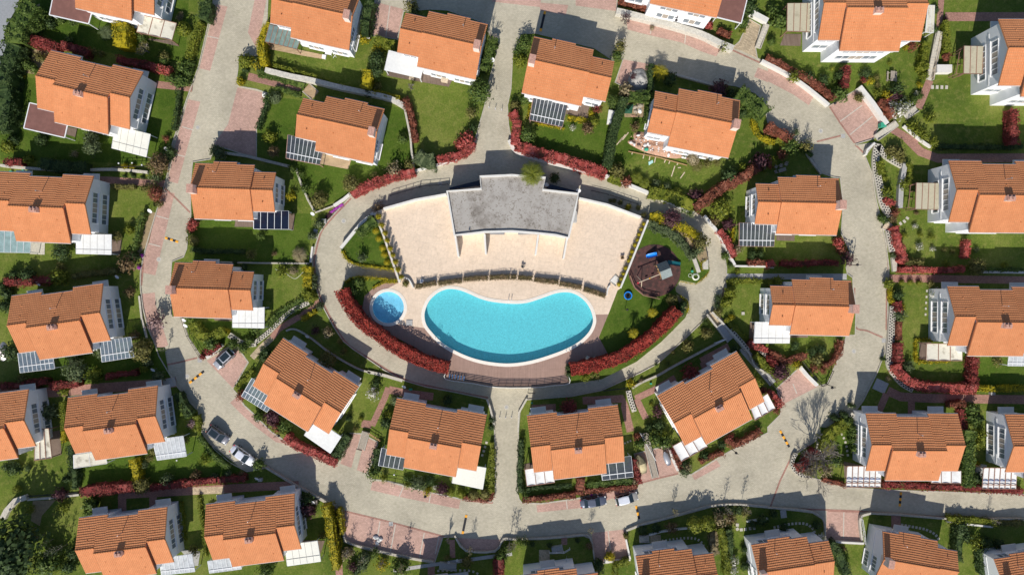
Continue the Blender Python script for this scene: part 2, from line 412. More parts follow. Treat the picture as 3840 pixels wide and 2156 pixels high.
# ------------------------------------------------------------------ villas
SL = math.tan(math.radians(22.5))
class RoofMB:
    def __init__(s): s.v, s.f, s.u = [], [], []
    def face(s, vs, uv):
        n = len(s.v); s.v += vs; s.f.append(tuple(range(n, n + len(vs)))); s.u += uv
    def plane(s, u0, u1, vr, ve, zr, ox, mx, run=.36, step=.10, thick=.17):
        """one slope from the ridge line v=vr (height zr) down to the eave v=ve, in stepped tile courses"""
        D = abs(ve - vr); sg = 1 if ve > vr else -1; n = max(1, math.ceil(D / run - .2))
        prof = []
        for i in range(n):
            d0, d1 = D * i / n, D * (i + 1) / n
            prof.append((d0, zr - d0 * SL + .012)); prof.append((d1, zr - d1 * SL + step))
        P = lambda u, d, z: (mx * (u - ox), -(vr + sg * d), z)
        flip = (sg < 0) != (mx < 0)
        def put(vs, uv):
            if flip: vs, uv = vs[::-1], uv[::-1]
            s.face(vs, uv)
        top = []
        for i in range(n):
            (d0, z0), (d1, z1) = prof[2 * i], prof[2 * i + 1]
            put([P(u0, d0, z0), P(u0, d1, z1), P(u1, d1, z1), P(u1, d0, z0)], [(u0, i * .4), (u0, i * .4 + .4), (u1, i * .4 + .4), (u1, i * .4)])
            zb = zr - d1 * SL + .012 if i < n - 1 else zr - D * SL - thick
            put([P(u0, d1, z1), P(u0, d1, zb), P(u1, d1, zb), P(u1, d1, z1)], [(u0, .39), (u0, .4), (u1, .4), (u1, .39)])
        a, b = zr - thick, zr - D * SL - thick
        put([P(u0, 0, a), P(u1, 0, a), P(u1, D, b), P(u0, D, b)], [(0, 0)] * 4)
        for u, r in ((u0, True), (u1, False)):
            vs = [P(u, d, z) for d, z in prof] + [P(u, D, b), P(u, 0, a)]
            if r: vs = vs[::-1]
            put(vs[::-1], [(.1, .1)] * len(vs))
    def mesh(s, name):
        me = bpy.data.meshes.new(name); me.from_pydata(s.v, [], s.f)
        uv = me.uv_layers.new(name='UVMap'); uv.data.foreach_set('uv', [c for p in s.u for c in p])
        me.update(); return me

def ridge_caps(segs, ox, mx, ro):
    for u0, u1, v, z in segs:
        mb = MB(); n = max(2, round((u1 - u0) / .42))
        for i in range(n):
            a, b = u0 + (u1 - u0) * i / n, u0 + (u1 - u0) * (i + 1) / n
            mb.tube([(mx * (a - ox), -v, z + .03), (mx * (b - ox), -v, z + .055)], [.115, .145], 7)
        mb.build('ridge_cap', 'roof_tile', ro)

def wall_block(mb, u0, u1, vN, vr, vS, zr, ox, mx, drop=.19, z0=-2.5):
    pr = [(vN, z0), (vN, zr - (vr - vN) * SL - drop), (vr, zr - drop), (vS, zr - (vS - vr) * SL - drop), (vS, z0)]
    A = [(mx * (u0 - ox), -v, z) for v, z in pr]; B = [(mx * (u1 - ox), -v, z) for v, z in pr]
    n = 5; fs = [tuple(range(n)), tuple(reversed(range(n, 2 * n)))] + [(i, i + n, (i + 1) % n + n, (i + 1) % n) for i in range(n)]
    mb.add(A + B, fs)

def add_window(parent, c, d, w, h, panes, brown=None):
    """window band facing d: a proud white frame > pane, brown infill panel; c = centre on the wall face"""
    n = Vector((d[0], d[1], 0)); t = Vector((-d[1], d[0], 0))
    M = Matrix((( t.x, n.x, 0, c[0]), (t.y, n.y, 0, c[1]), (0, 0, 1, c[2]), (0, 0, 0, 1)))
    f = MB(); b = .10
    f.box(-w / 2 - b, w / 2 + b, .004, .09, -h / 2 - b, -h / 2, M); f.box(-w / 2 - b, w / 2 + b, .004, .09, h / 2, h / 2 + b, M)
    f.box(-w / 2 - .12, w / 2 + .12, .004, .24, -h / 2 - b - .06, -h / 2 - b, M)
    xs = [-w / 2 + w * i / panes for i in range(panes + 1)]
    for i, x in enumerate(xs): f.box(x - b / 2 - (b / 2 if i == 0 else 0), x + b / 2 + (b / 2 if i == panes else 0), .006, .085, -h / 2, h / 2, M)
    fo = f.build('window', 'trim', parent)
    for i in range(panes):
        g = MB(); br = brown is not None and i in brown
        g.box(xs[i] + b / 2, xs[i + 1] - b / 2, .002, .05 if br else .03, -h / 2, h / 2, M)
        g.build('panel' if br else 'pane', 'brown_panel' if br else 'glass', fo)
    return fo

def chimney(parent, x, y, w, d, z0, z1, tall):
    mb = MB(); mb.box(x - w / 2, x + w / 2, y - d / 2, y + d / 2, z0, z1)
    ch = mb.build('chimney', 'chimney_side', parent)
    c = MB()
    if tall:
        c.box(x - w / 2 - .03, x + w / 2 + .03, y - d / 2 - .03, y + d / 2 + .03, z1, z1 + .07)
    else:
        c.box(x - w / 2 - .05, x + w / 2 + .05, y - d / 2 - .05, y + d / 2 + .05, z1, z1 + .08)
        for s in (-1, 1): c.box(x + s * w * .25 - .2, x + s * w * .25 + .2, y - .2, y + .2, z1 + .08, z1 + .34)
    c.build('chimney_cap', 'chimney_top', ch)

def vents(parent, L):
    for x, y, z in L:
        mb = MB(); mb.ball((x, y, z + .05), (.11, .16, .10), 6, 4); mb.build('roof_vent', 'roof_tile', parent)

def porch(parent, x, y, w, d):
    mb = MB(); mb.box(x - w / 2, x + w / 2, y, y + d, 2.55, 2.72)
    mb.build('porch', 'white_wall', parent)

def template_a():
    root = empty('villa', (0, 0, 0)); L, ox, mx, zr = 15.0, 7.5, 1, 7.25
    dv = .8; zc = zr + dv * SL
    rf = RoofMB(); N1, N2 = -4.72, -4.2
    for u0, u1, ve, vr in ((0, 3.15, N1, 0), (3.15, 4.9, N1, dv), (4.9, 10.1, N2, dv), (10.1, 11.85, N1, dv), (11.85, 15, N1, 0)):
        rf.plane(u0, u1, vr, ve, zr + vr * SL, ox, mx)
    for u0, u1, ve, vr, z in ((0, 3.15, 4.6, 0, zr), (3.15, 11.85, 6.15, dv, zc), (11.85, 15, 4.6, 0, zr)):
        rf.plane(u0, u1, vr, ve, z, ox, mx)
    ro = link('roof', rf.mesh('villa_roof'), 'roof_tile', root)
    ridge_caps([(0, 3.1, 0, zr), (3.15, 11.85, dv, zc), (11.9, 15, 0, zr)], ox, mx, ro)
    for s, u in ((-1, 3.15), (1, 11.85)):  # side boards of the roof step; dark brown also stands in for shadow there
        m = MB(); q = [(.82, zc - .19), (6.1, zc - 5.28 * SL - .19), (4.55, zr - 4.55 * SL - .2), (.82, zr - .82 * SL - .2)]; x0, x1 = u - ox + s * .012, u - ox + s * .045
        m.add([(x0, -v, z) for v, z in q] + [(x1, -v, z) for v, z in q], [(0, 1, 2, 3), (7, 6, 5, 4), (0, 4, 5, 1), (1, 5, 6, 2), (2, 6, 7, 3), (3, 7, 4, 0)]); m.build('shaded_fascia', 'dark_brown', ro)
    w = MB()
    wall_block(w, .42, 4.5, -4.35, 0, 4.1, zr, ox, mx); wall_block(w, 10.5, 14.58, -4.36, 0, 4.1, zr, ox, mx)
    wall_block(w, 3.3, 11.7, -3.8, dv, 5.7, zc, ox, mx)
    w.build('wall', 'house_wall', root)
    for u0, u1, v in ((0, 4.9, N1), (4.9, 10.1, N2), (10.1, 15, N1)):
        z = zr + v * SL - .07; g = MB(); g.box(u0 - ox, u1 - ox, -v + .012, -v + .13, z - .05, z + .07); g.build('gutter', 'gutter', root)
    for u0, u1, v, z0, r in ((0, 3.14, 4.6, zr, 0), (3.16, 11.84, 6.15, zc, dv), (11.86, 15, 4.6, zr, 0)):
        z = z0 - (v - r) * SL - .07; g = MB(); g.box(u0 - ox, u1 - ox, -v - .11, -v - .012, z - .05, z + .05); g.build('gutter', 'gutter', root)
    chimney(ro, 0, -1.25, 1.1, .8, zc - .8, zc + .55, False)
    pp = MB(); pp.tube([(.2, 1.75, zc - 1.2), (.2, 1.75, zc + .35)], .06, 7); pp.ball((.2, 1.75, zc + .4), (.1, .1, .09), 7, 4); pp.build('vent_pipe', 'pipe', ro)
    vents(ro, [(x, y, zc - (y + dv) * SL) for x, y in ((-5.6, 2.9), (5.6, 2.9), (-5.6, 1.2), (5.6, 1.0), (.1, .8))] + [(x, y, zc + (y + dv) * SL) for x, y in ((-3, -2.6), (3, -2.6), (-3, -4.6), (3, -4.6))])
    for s in (-1, 1):
        for z in (1.45, 4.05): add_window(root, (s * 7.08, -.25, z), (s, 0), 4.9, 1.25, 6, (2, 3))
        bd = MB(); bd.box(s * 7.085 - .05 * (s < 0), s * 7.085 + .05 * (s > 0), -3.9, 3.6, 2.62, 2.84); bd.build('string_course', 'trim', root)
    for x in (-5.5, 5.5):
        for z in (1.3, 4.0): add_window(root, (x, -4.1, z), (0, -1), 2.3, 1.3, 2)
        add_window(root, (x, 4.36, 4.0), (0, 1), 1.8, 1.2, 2)
        porch(root, x, 4.37, 2.6, 1.1)
        dr = MB(); dr.box(x - .5, x + .5, 4.352, 4.41, -.5, 2.1); dr.build('door', 'brown_panel', root)
    for z in (1.3, 3.95): add_window(root, (0, -5.7, z), (0, -1), 6.2, 1.4, 6, (2, 3))
    return root, (ox - 0, 0), (-7.5, 7.5), zr

def template_b(mx):
    root = empty('villa', (0, 0, 0)); ox, zr = 6.6, 7.25; L = 13.2
    zw = zr - .3; M, NW = 9.65, -3.05
    rf = RoofMB()
    for u0, u1, ve in ((0, 2.9, -4.2), (2.9, 6.7, -4.6), (6.7, M, -4.2)): rf.plane(u0, u1, 0, ve, zr, ox, mx)
    rf.plane(0, M, 0, 4.75, zr, ox, mx); rf.plane(M, L, 0, NW, zw, ox, mx); rf.plane(M, L, 0, 3.3, zw, ox, mx)
    ro = link('roof', rf.mesh('villa_roof_b'), 'roof_tile', root)
    ridge_caps([(0, M, 0, zr), (M + .05, L, 0, zw)], ox, mx, ro)
    w = MB(); wall_block(w, .4, M - .25, -3.85, 0, 4.3, zr, ox, mx); wall_block(w, M - .4, L - .4, -2.7, 0, 2.9, zw, ox, mx)
    w.build('wall', 'house_wall', root)
    X = lambda u: mx * (u - ox)
    def gut(u0, u1, v, z0):
        z = z0 - abs(v) * SL - .07; sg = -1 if v > 0 else 1
        a, b = sorted((X(u0), X(u1))); y0, y1 = sorted((-v + sg * .012, -v + sg * .11)); g = MB(); g.box(a, b, y0, y1, z - .05, z + .06); g.build('gutter', 'gutter', root)
    for a in ((0, 2.9, -4.2, zr), (2.9, 6.7, -4.6, zr), (6.7, M, -4.2, zr), (0, M, 4.75, zr), (M, L, NW, zw), (M, L, 3.3, zw)): gut(*a)
    chimney(ro, X(.62), -.28, .95, 1.35, zr - 1.2, zr + 1.35, True)
    pp = MB(); pp.tube([(X(3.6), 2.75, zr - 1.2), (X(3.6), 2.75, zr - .1)], .06, 7); pp.ball((X(3.6), 2.75, zr - .05), (.1, .1, .09), 7, 4); pp.build('vent_pipe', 'pipe', ro)
    vents(ro, [(X(u), y, zr - abs(y) * SL) for u, y in ((2.2, 3.3), (7.6, 3.3), (2.2, 1.3), (7.6, 1.3), (2, -1.6), (7, -1.6), (2, -3.8), (7, -3.8), (11.4, -1.9), (11.4, 1.6))])
    for u, d in ((.4, -mx), (L - .4, mx)):
        for z in (1.35, 4.0): add_window(root, (X(u), (-2.0 if u < 1 else 0), z), (d, 0), 2.6 if u < 1 else 3.2, 1.3, 4, (1, 2) if u > 1 else None)
    for u in (2.6, 6.6):
        for z in (1.3, 4.0): add_window(root, (X(u), -4.3, z), (0, -1), 2.6, 1.35, 3, (1,))
        add_window(root, (X(u), 3.85, 4.0), (0, 1), 1.8, 1.2, 2)
    for z in (1.3, 4.0): add_window(root, (X(11.4), -2.9, z), (0, -1), 2.2, 1.3, 2)
    porch(root, X(4.8), 3.86, 2.6, 1.2)
    dr = MB(); dr.box(X(4.8) - .5, X(4.8) + .5, 3.852, 3.91, -.5, 2.1); dr.build('door', 'brown_panel', root)
    bd = MB()
    bx = X(.38); bd.box(bx - .05, bx + .05, -3.9, 3.4, 2.64, 2.84); bd.build('string_course', 'trim', root)
    return root, None, (X(0), X(L)), zr

HOUSES = []   # (root, short phrase, image centre)
# key, type, anchor ends of the ridge in the photo (left, right), base height, short phrase, label
HDATA = [
 ('A', '00 559,-419 1548,-201', 0.3, 'top-left corner villa', 'orange roofed villa cut by the top edge, between maroon annexe and stained pergola'),
 ('A', '00 358,765 1302,982', 0, 'maroon-annexe villa', 'orange roofed villa with maroon side annexe and white panel canopy, below the top-left corner villa'),
 ('A', '01 -108,564 852,605', 0, 'teal-canopy villa', 'orange roofed villa at the left edge with teal glass canopy and white canopy'),
 ('A', '02 70,378 1002,248', -.3, 'twin-pergola villa', 'orange roofed villa at left with two white railed glass pergolas'),
 ('A', '02 -687,1452 240,1327', -.3, 'cut-off left-edge villa', 'orange roofed villa mostly cut off by the left edge, beside a stained canvas awning'),
 ('A', '02 645,1408 1560,1285', -.3, 'villa beside parked cars', 'orange roofed villa left of the two cars parked in shade by the lawn'),
 ('A', '03 755,1197 1655,1082', -.5, 'bottom-left corner villa', 'orange roofed villa at the bottom left corner with a white pergola on its right'),
 ('A', '03 2052,1060 2956,945', -.4, 'villa by yellow cypresses', 'orange roofed villa at the bottom left beside the yellow cypress hedges'),
 ('A', '12 75,757 852,1250', -.3, 'slanted left poolside villa', 'orange roofed villa turned clockwise, below the left red hedge of the pool'),
 ('A', '12 1340,1415 2260,1585', -.2, 'villa left of south lane', 'orange roofed villa just left of the south lane with cream canopy at its corner'),
 ('A', '23 188,162 1115,50', -.2, 'villa right of south lane', 'orange roofed villa just right of the south lane with smoked glass canopy'),
 ('A', '22 1625,1357 2440,905', -.2, 'slanted right poolside villa', 'orange roofed villa turned anticlockwise, right below the pool, with white fabric awnings'),
 ('A', '33 1045,140 1983,145', -.1, 'villa by bare tree', 'orange roofed villa above the lower right road, beside the big bare tree'),
 ('A', '33 2470,152 3415,157', -.1, 'lower right-edge villa', 'orange roofed villa cut by the right edge, above the lower right road'),
 ('A', '32 1883,290 2855,298', .4, 'stained-awning villa', 'orange roofed villa at the right edge with stained canvas awning ringed by yellow hedge'),
 ('A', '31 1898,463 2903,472', .8, 'right-edge reed-pergola villa', 'orange roofed villa at the right edge with reed pergola beside its glazed gable'),
 ('A', '30 565,35 1612,42', 1.4, 'tall upper-right villa', 'tall orange roofed villa at the upper right with white sunlit walls above the picnic table'),
 ('A', '30 2415,485 3505,492', 1.4, 'top-right corner villa', 'orange roofed villa cut by the right edge at the top right corner'),
 ('L', '20 1230,-415 2170,-215', 1.2, 'top-edge white-walled villa', 'white walled villa cut by the top edge above the red hedge and stone wall'),
 ('L', '10 150,-12 970,168', 0, 'wooden-pergola villa', 'orange roofed villa at the top with wooden glass roofed pergola'),
 ('L', '10 1445,285 2265,468', 0, 'villa left of north lane', 'orange roofed villa left of the north lane with large white canopy'),
 ('L', '10 405,1150 1215,1328', 0, 'villa below stone wall', 'orange roofed villa below the long stone wall with blue glass pergola'),
 ('R', '20 165,597 1000,782', 0, 'villa right of north lane', 'orange roofed villa right of the north lane with grey glass pergola'),
 ('L', '20 1420,1087 2275,1255', .3, 'rubble-yard villa', 'orange roofed villa whose lower left terrace is heaped with rubble'),
 ('R', '01 1905,440 2731,465', 0, 'navy-canopy villa', 'orange roofed villa right of the left road with navy glass canopy'),
 ('R', '02 1697,0 2508,25', -.1, 'villa left of kids pool', 'orange roofed villa right of the left road with white canopy, left of the round pool'),
 ('L', '31 -91,582 755,602', .1, 'villa right of playground', 'orange roofed villa with grey glass pergola, right of the playground'),
 ('L', '32 55,170 882,192', 0, 'villa in right road bend', 'orange roofed villa inside the bend of the right road with white canopy'),
 ('R', '23 1292,1540 2070,1440', .1, 'villa by round topiaries', 'orange roofed villa at the bottom edge below the two round yellow green trees'),
 ('R', '23 123,1739 896,1637', .1, 'villa by brick driveway', 'villa at the bottom edge left of the red brick driveway, mostly cut off'),
 ('R', '33 -96,1425 676,1310', -.2, 'villa left of red driveway', 'orange roofed villa at the bottom edge left of the wide red driveway'),
 ('R', '33 1165,1285 1928,1418', -.2, 'villa right of red driveway', 'orange roofed villa at the bottom edge right of the wide red driveway'),
 ('R', '33 2372,1560 3120,1455', -.2, 'bottom-right corner villa', 'orange roofed villa cut by the bottom right corner of the picture'),
 ('R', '13 1577,1884 2355,1784', .1, 'villa below the frame', 'villa just below the bottom edge, seen only by its shadow on the brick bays'),
]
def build_houses():
    T = {'A': template_a(), 'R': template_b(1), 'L': template_b(-1)}
    bpy.context.view_layer.update()
    used = set()
    for typ, anc, dz, short, label in HDATA:
        root, _, (xa, xb), zr = T[typ]
        pl, pr = pts(anc); xl, xr = min(xa, xb), max(xa, xb); k = 1.0
        for _i in range(4):
            z = dz + k * zr; A, B = W(pl, z), W(pr, z); k = (B - A).length / (xr - xl)
        ang = math.atan2(B.y - A.y, B.x - A.x); z = dz + k * zr
        # ridge end xl maps to A
        c, s = math.cos(ang), math.sin(ang)
        loc = Vector((A.x - k * xl * c, A.y - k * xl * s, dz))
        if typ in used: o = copy_tree(root, tree_of(root))
        else: o = root; used.add(typ)
        o.location = loc; o.rotation_euler = (0, 0, ang); o.scale = (k, k, k)
        tag(o, label, 'house', 'villas of the estate')
        cx = ((pl[0] + pr[0]) / 2, (pl[1] + pr[1]) / 2)
        HOUSES.append((o, short, cx))
        print('house', short, 'k=%.3f ang=%.1f' % (k, math.degrees(ang)))
    for typ in ('A', 'R', 'L'):
        if typ not in used: raise RuntimeError(typ)
# ------------------------------------------------------------------ plants
REG = []      # things that get their label from what they stand beside: (object, look, category, photo point)
def reg(o, look, cat, p, group=None): REG.append([o, look, cat, p, group]); return o

def leaf_mesh(name, P, Nn, size, rng, core=None, asp=.6):
    """a mesh of small leaf-clump quads at points P facing roughly Nn; core = (verts, faces) keeps the inside dark"""
    n = len(P); Nn = Nn + rng.normal(0, .45, (n, 3)); Nn /= np.linalg.norm(Nn, axis=1)[:, None] + 1e-9
    r = rng.normal(0, 1, (n, 3)); t = np.cross(Nn, r); t /= np.linalg.norm(t, axis=1)[:, None] + 1e-9
    b = np.cross(Nn, t); s = (size * rng.uniform(.6, 1.35, n))[:, None]
    a, c = t * s * .5, b * s * .5 * asp
    V = np.stack([P - a, P + c, P + a, P - c], 1).reshape(-1, 3)
    F = np.arange(4 * n).reshape(-1, 4)
    vs, fs = V.tolist(), F.tolist()
    if core:
        o = len(vs); vs += [tuple(v) for v in core[0]]; fs += [tuple(i + o for i in f) for f in core[1]]
    me = bpy.data.meshes.new(name); me.from_pydata(vs, [], fs); me.update(); return me

def lumpy(D, seed, amp=.28, fr=1.6):
    return np.array([1 + amp * noise.noise(Vector(d) * fr + Vector((seed * 3.1, seed * 1.7, seed))) * 1.6 for d in D])
def ball_core(r, seg=8, rings=5):
    m = MB(); m.ball((0, 0, r[2]), r, seg, rings); return (m.v, m.f)

PROTO = {}
def proto_crown(kind, var):
    """unit crowns standing on z=0: radius 1; height: bush 1.3, ball 1.8, cone 3, column 5"""
    key = (kind, var)
    if key in PROTO: return PROTO[key]
    rng = np.random.default_rng(100 + var + 17 * len(kind))
    if kind in ('bush', 'crown', 'ball', 'loose'):
        n = {'bush': 420, 'crown': 900, 'ball': 520, 'loose': 330}[kind]; hz = {'bush': .72, 'crown': .8, 'ball': .92, 'loose': .7}[kind]
        D = rng.normal(0, 1, (n, 3)); D /= np.linalg.norm(D, axis=1)[:, None]
        rad = lumpy(D, var, .10 if kind == 'ball' else .34, 1.9) * rng.uniform({'ball': .9, 'bush': .6, 'crown': .55, 'loose': .25}[kind], 1.02, n) * .93
        P = D * rad[:, None] * np.array([1, 1, hz]); P[:, 2] += hz
        P = P[P[:, 2] > .03]; 
        Q = P - np.array([0, 0, hz]); Q /= np.linalg.norm(Q, axis=1)[:, None] + 1e-9
        Q[:, 2] += .35
        core = ball_core((.62, .62, .62 * hz + .1)) if kind in ('bush', 'ball') else (ball_core((.42, .42, .42)) if kind == 'crown' else None)
        me = leaf_mesh(kind, P, Q, {'bush': .26, 'crown': .2, 'ball': .2, 'loose': .24}[kind], rng, core)
    else:
        H = 3.0 if kind == 'cone' else 5.0; n = 700
        z = rng.uniform(0, 1, n) ** (1.25 if kind == 'cone' else 1); a = rng.uniform(0, 2 * np.pi, n)
        prof = (1 - z) ** .8 if kind == 'cone' else np.sin(np.pi * np.clip(z * .92 + .08, 0, 1)) ** .6
        lum = np.array([1 + .35 * math.sin(7 * x + 3 * y * 6 + var) for x, y in zip(a, z)])
        r = prof * lum * rng.uniform(.6, 1, n) * .95
        P = np.stack([np.cos(a) * r, np.sin(a) * r, z * H], 1)
        Q = np.stack([np.cos(a), np.sin(a), np.full(n, .45)], 1)
        m = MB(); m.tube([(0, 0, 0.05), (0, 0, H * .5), (0, 0, H * .9)], [.55, .45 if kind == 'column' else .3, .05], 7)
        me = leaf_mesh(kind, P, Q, .24 if kind == 'cone' else .3, rng, (m.v, m.f))
    PROTO[key] = me; return me

def ground_z(p):
    for poly, z in PLATEAUS:
        if inside(p, poly): return z
    return .12
def inside(p, poly):
    x, y = p; c = False; n = len(poly)
    for i in range(n):
        x1, y1 = poly[i]; x2, y2 = poly[i - 1]
        if (y1 > y) != (y2 > y) and x < (x2 - x1) * (y - y1) / (y2 - y1 + 1e-12) + x1: c = not c
    return c

LOOK = {'green': 'green', 'dark': 'dark green', 'grey': 'grey green', 'lime': 'lime green', 'yellow': 'bright yellow', 'olive': 'olive green', 'red': 'red',
        'deepred': 'deep red', 'crimson': 'red', 'brownred': 'rusty red', 'purple': 'dark purple', 'pink': 'pinkish', 'brown': 'brown', 'straw': 'straw coloured', 'planter': 'brownish green'}
def lmat(c): return {'white': 'flower_white', 'magenta': 'flower_magenta'}.get(c, 'leaf_' + c)
def shrub(t, x, y, r, col, kind='bush', h=None, look=None, cat='shrub'):
    """r = radius in metres; the photo point is the middle of the crown"""
    p = px(t, x, y); gz = ground_z(p); r *= 1.12; hh = h or {'bush': 1.75 * r, 'ball': 1.85 * r, 'loose': 1.75 * r, 'cone': 2.6 * r, 'column': 4.5 * r}[kind]
    base = W(p, gz + hh * .6); base.z = gz - .03
    me = proto_crown(kind, random.randrange(3))
    unit = {'bush': 1.44, 'ball': 1.84, 'loose': 1.4, 'cone': 3.0, 'column': 5.0}[kind]
    nm = {'ball': 'topiary_ball', 'cone': 'conifer', 'column': 'cypress', 'bush': 'bush'}.get(kind, 'shrub')
    if col in ('white', 'magenta'): nm = 'flowering_shrub'
    o = link(nm, me, lmat(col)); o.location = base; o.rotation_euler = (0, 0, random.uniform(0, 6.28)); o.scale = (r, r * random.uniform(.88, 1.1), hh / unit)
    word = {'bush': 'bushy shrub', 'ball': 'round clipped shrub', 'loose': 'loose shrub', 'cone': 'pointed conifer', 'column': 'slender cypress'}[kind]
    c = LOOK.get(col, {'white': 'white flowering', 'magenta': 'magenta flowering'}.get(col, col))
    size = '' if kind in ('cone', 'column') else ('small ' if r < .55 else ('large ' if r > 1.3 else ''))
    reg(o, look or (size + c + ' ' + word), 'cypress' if kind == 'column' else ('conifer' if kind == 'cone' else cat), p)
    return o
def round_tree(t, x, y, r, h, col, look=None, kind='crown', trunk='bark'):
    """crown of radius r whose middle is seen at the photo point; h = total height"""
    p = px(t, x, y); gz = ground_z(p); zc = gz + h - r * .8
    b = W(p, zc); root = empty('tree', (b.x, b.y, gz)); root.rotation_euler.z = random.uniform(0, 6)
    m = MB(); hb = h - r * 1.5
    m.tube([(0, 0, -.1), (.03, .02, hb * .5), (0, .05, hb + r * .4)], [.05 + .028 * h, .04 + .02 * h, .03 + .01 * h], 7)
    for k in range(5):
        a = k * 1.26 + random.random(); e = r * .75
        m.tube([(0, .03, hb * .8 + .1 * k), (math.cos(a) * e * .5, math.sin(a) * e * .5, hb + r * .5), (math.cos(a) * e, math.sin(a) * e, hb + r * .95)], [.03 + .008 * h, .03, .012], 5)
    m.build('trunk', trunk, root)
    cr = link('crown', proto_crown(kind, random.randrange(3)), lmat(col), root); cr.location = (0, 0, max(.1, h - r * 1.6)); cr.scale = (r, r, r)
    c = LOOK.get(col, {'white': 'white blossoming'}.get(col, col))
    reg(root, look or (('large ' if r > 1.7 else 'small ' if r < 1 else '') + c + ' leafy tree'), 'tree', p)
    return root
def slim_tree(t, x, y, h, leafy, look, col='olive', r=.75):
    """young street tree; the photo point is the foot of its trunk"""
    p = px(t, x, y); gz = ground_z(p); b = W(p, gz); root = empty('young_tree', (b.x, b.y, gz)); root.rotation_euler.z = random.uniform(0, 6)
    m = MB(); m.tube([(0, 0, -.1), (.03, 0, h * .5), (-.02, .03, h)], [.045, .032, .01], 6); rng = np.random.default_rng(int(x * 7 + y)); P = []
    for k in range(16):
        z = h * (.32 + .62 * k / 16); a = k * 2.4 + rng.uniform(0, .7); l = r * (1 - .55 * abs(k / 16 - .3)) * rng.uniform(.7, 1.1)
        e = Vector((math.cos(a) * l * .75, math.sin(a) * l * .75, z + l * .8)); mid = Vector((math.cos(a) * l * .3, math.sin(a) * l * .3, z + l * .25))
        m.tube([(0, 0, z), mid, e], [.026, .020, .012], 4)
        for q in range(3):
            a2 = a + rng.uniform(-1, 1); m.tube([mid + (e - mid) * (.2 + .3 * q), mid + (e - mid) * (.2 + .3 * q) + Vector((math.cos(a2), math.sin(a2), .9)) * l * .3], [.014, .009], 3)
        for q in range(int(leafy)): P.append(mid + (e - mid) * rng.uniform(-.1, 1.25) + Vector(rng.normal(0, .09, 3)))
    m.build('trunk', 'grey_bark', root)
    if P:
        P = np.array(P); me = leaf_mesh('young_crown', P, rng.normal(0, 1, P.shape) + np.array([0, 0, .6]), .19, rng)
        link('crown', me, lmat(col), root)
    reg(root, look, 'tree', p); return root
def bare_tree(t, x, y, h, spread, look, seed=1, col=None, levels=5, leaves=0):
    p = px(t, x, y); gz = ground_z(p); b = W(p, gz); root = empty('bare_tree', (b.x, b.y, gz)); rng = random.Random(seed); m = MB(); tips = []
    def grow(a, d, l, r, lev):
        mid = a + d * l * .5 + Vector((rng.uniform(-1, 1), rng.uniform(-1, 1), 0)) * l * .07; e = a + d * l
        m.tube([a, mid, e], [max(r, .02), max(r * .8, .017), max(r * .62, .014)], 5 if lev < 2 else 3, cap=False)
        if lev >= levels: tips.append(e); return
        for k in range(rng.choice((2, 3, 3) if lev < 4 else (2, 3)) if lev else 6):
            nd = (d + Vector((rng.uniform(-1, 1), rng.uniform(-1, 1), rng.uniform(-.25, .5))) * spread).normalized()
            grow(a + d * l * rng.uniform(.6, 1), nd, l * rng.uniform(.66, .9), r * .62, lev + 1)
    grow(Vector((0, 0, -.1)), Vector((0, 0, 1)), h * .27, .03 * h ** .75 + .02, 0)
    m.build('trunk', 'grey_bark', root)
    if leaves:
        r2 = np.random.default_rng(seed); P = np.array([list(q) for q in tips for _ in range(leaves)]) + r2.normal(0, .13, (len(tips) * leaves, 3))
        link('crown', leaf_mesh('thin_crown', P, r2.normal(0, 1, P.shape) + np.array([0, 0, .6]), .17, r2), lmat(col), root)
    reg(root, look, 'tree', p); return root
def palm(t, x, y, r, h, col='lime', look='palm tree', nf=22):
    p = px(t, x, y); gz = ground_z(p); b = W(p, gz + h); root = empty('palm', (b.x, b.y, gz)); rng = random.Random(int(x))
    m = MB(); m.tube([(0, 0, -.1), (0, 0, h * .5), (0, 0, h)], [.2, .16, .15], 8); m.build('trunk', 'bark', root)
    f = MB()
    for k in range(nf):
        a = k * 2.4; up = .75 - 1.1 * k / nf; l = r * rng.uniform(.85, 1.1); d = Vector((math.cos(a), math.sin(a), 0)); s = Vector((-d.y, d.x, 0)); prev = None
        for i in range(9):
            q = i / 8; c = d * l * q * (.9 if up > 0 else 1) + Vector((0, 0, h + l * (up * q - .75 * q * q)))
            if prev is not None:
                f.tube([prev, c], [.018, .016], 3, cap=False)
                wl = l * .30 * math.sin(math.pi * min(1, q * .85 + .12))
                for sg in (-1, 1):
                    for e in (0, .5):
                        o = prev.lerp(c, e); tip = o + s * sg * wl + d * wl * .75 - Vector((0, 0, wl * .3)); w = (c - prev) * .32
                        f.add([o, o + w, tip], [(0, 1, 2)])
            prev = c
    f.build('crown', lmat(col), root); reg(root, look, 'palm', p); return root

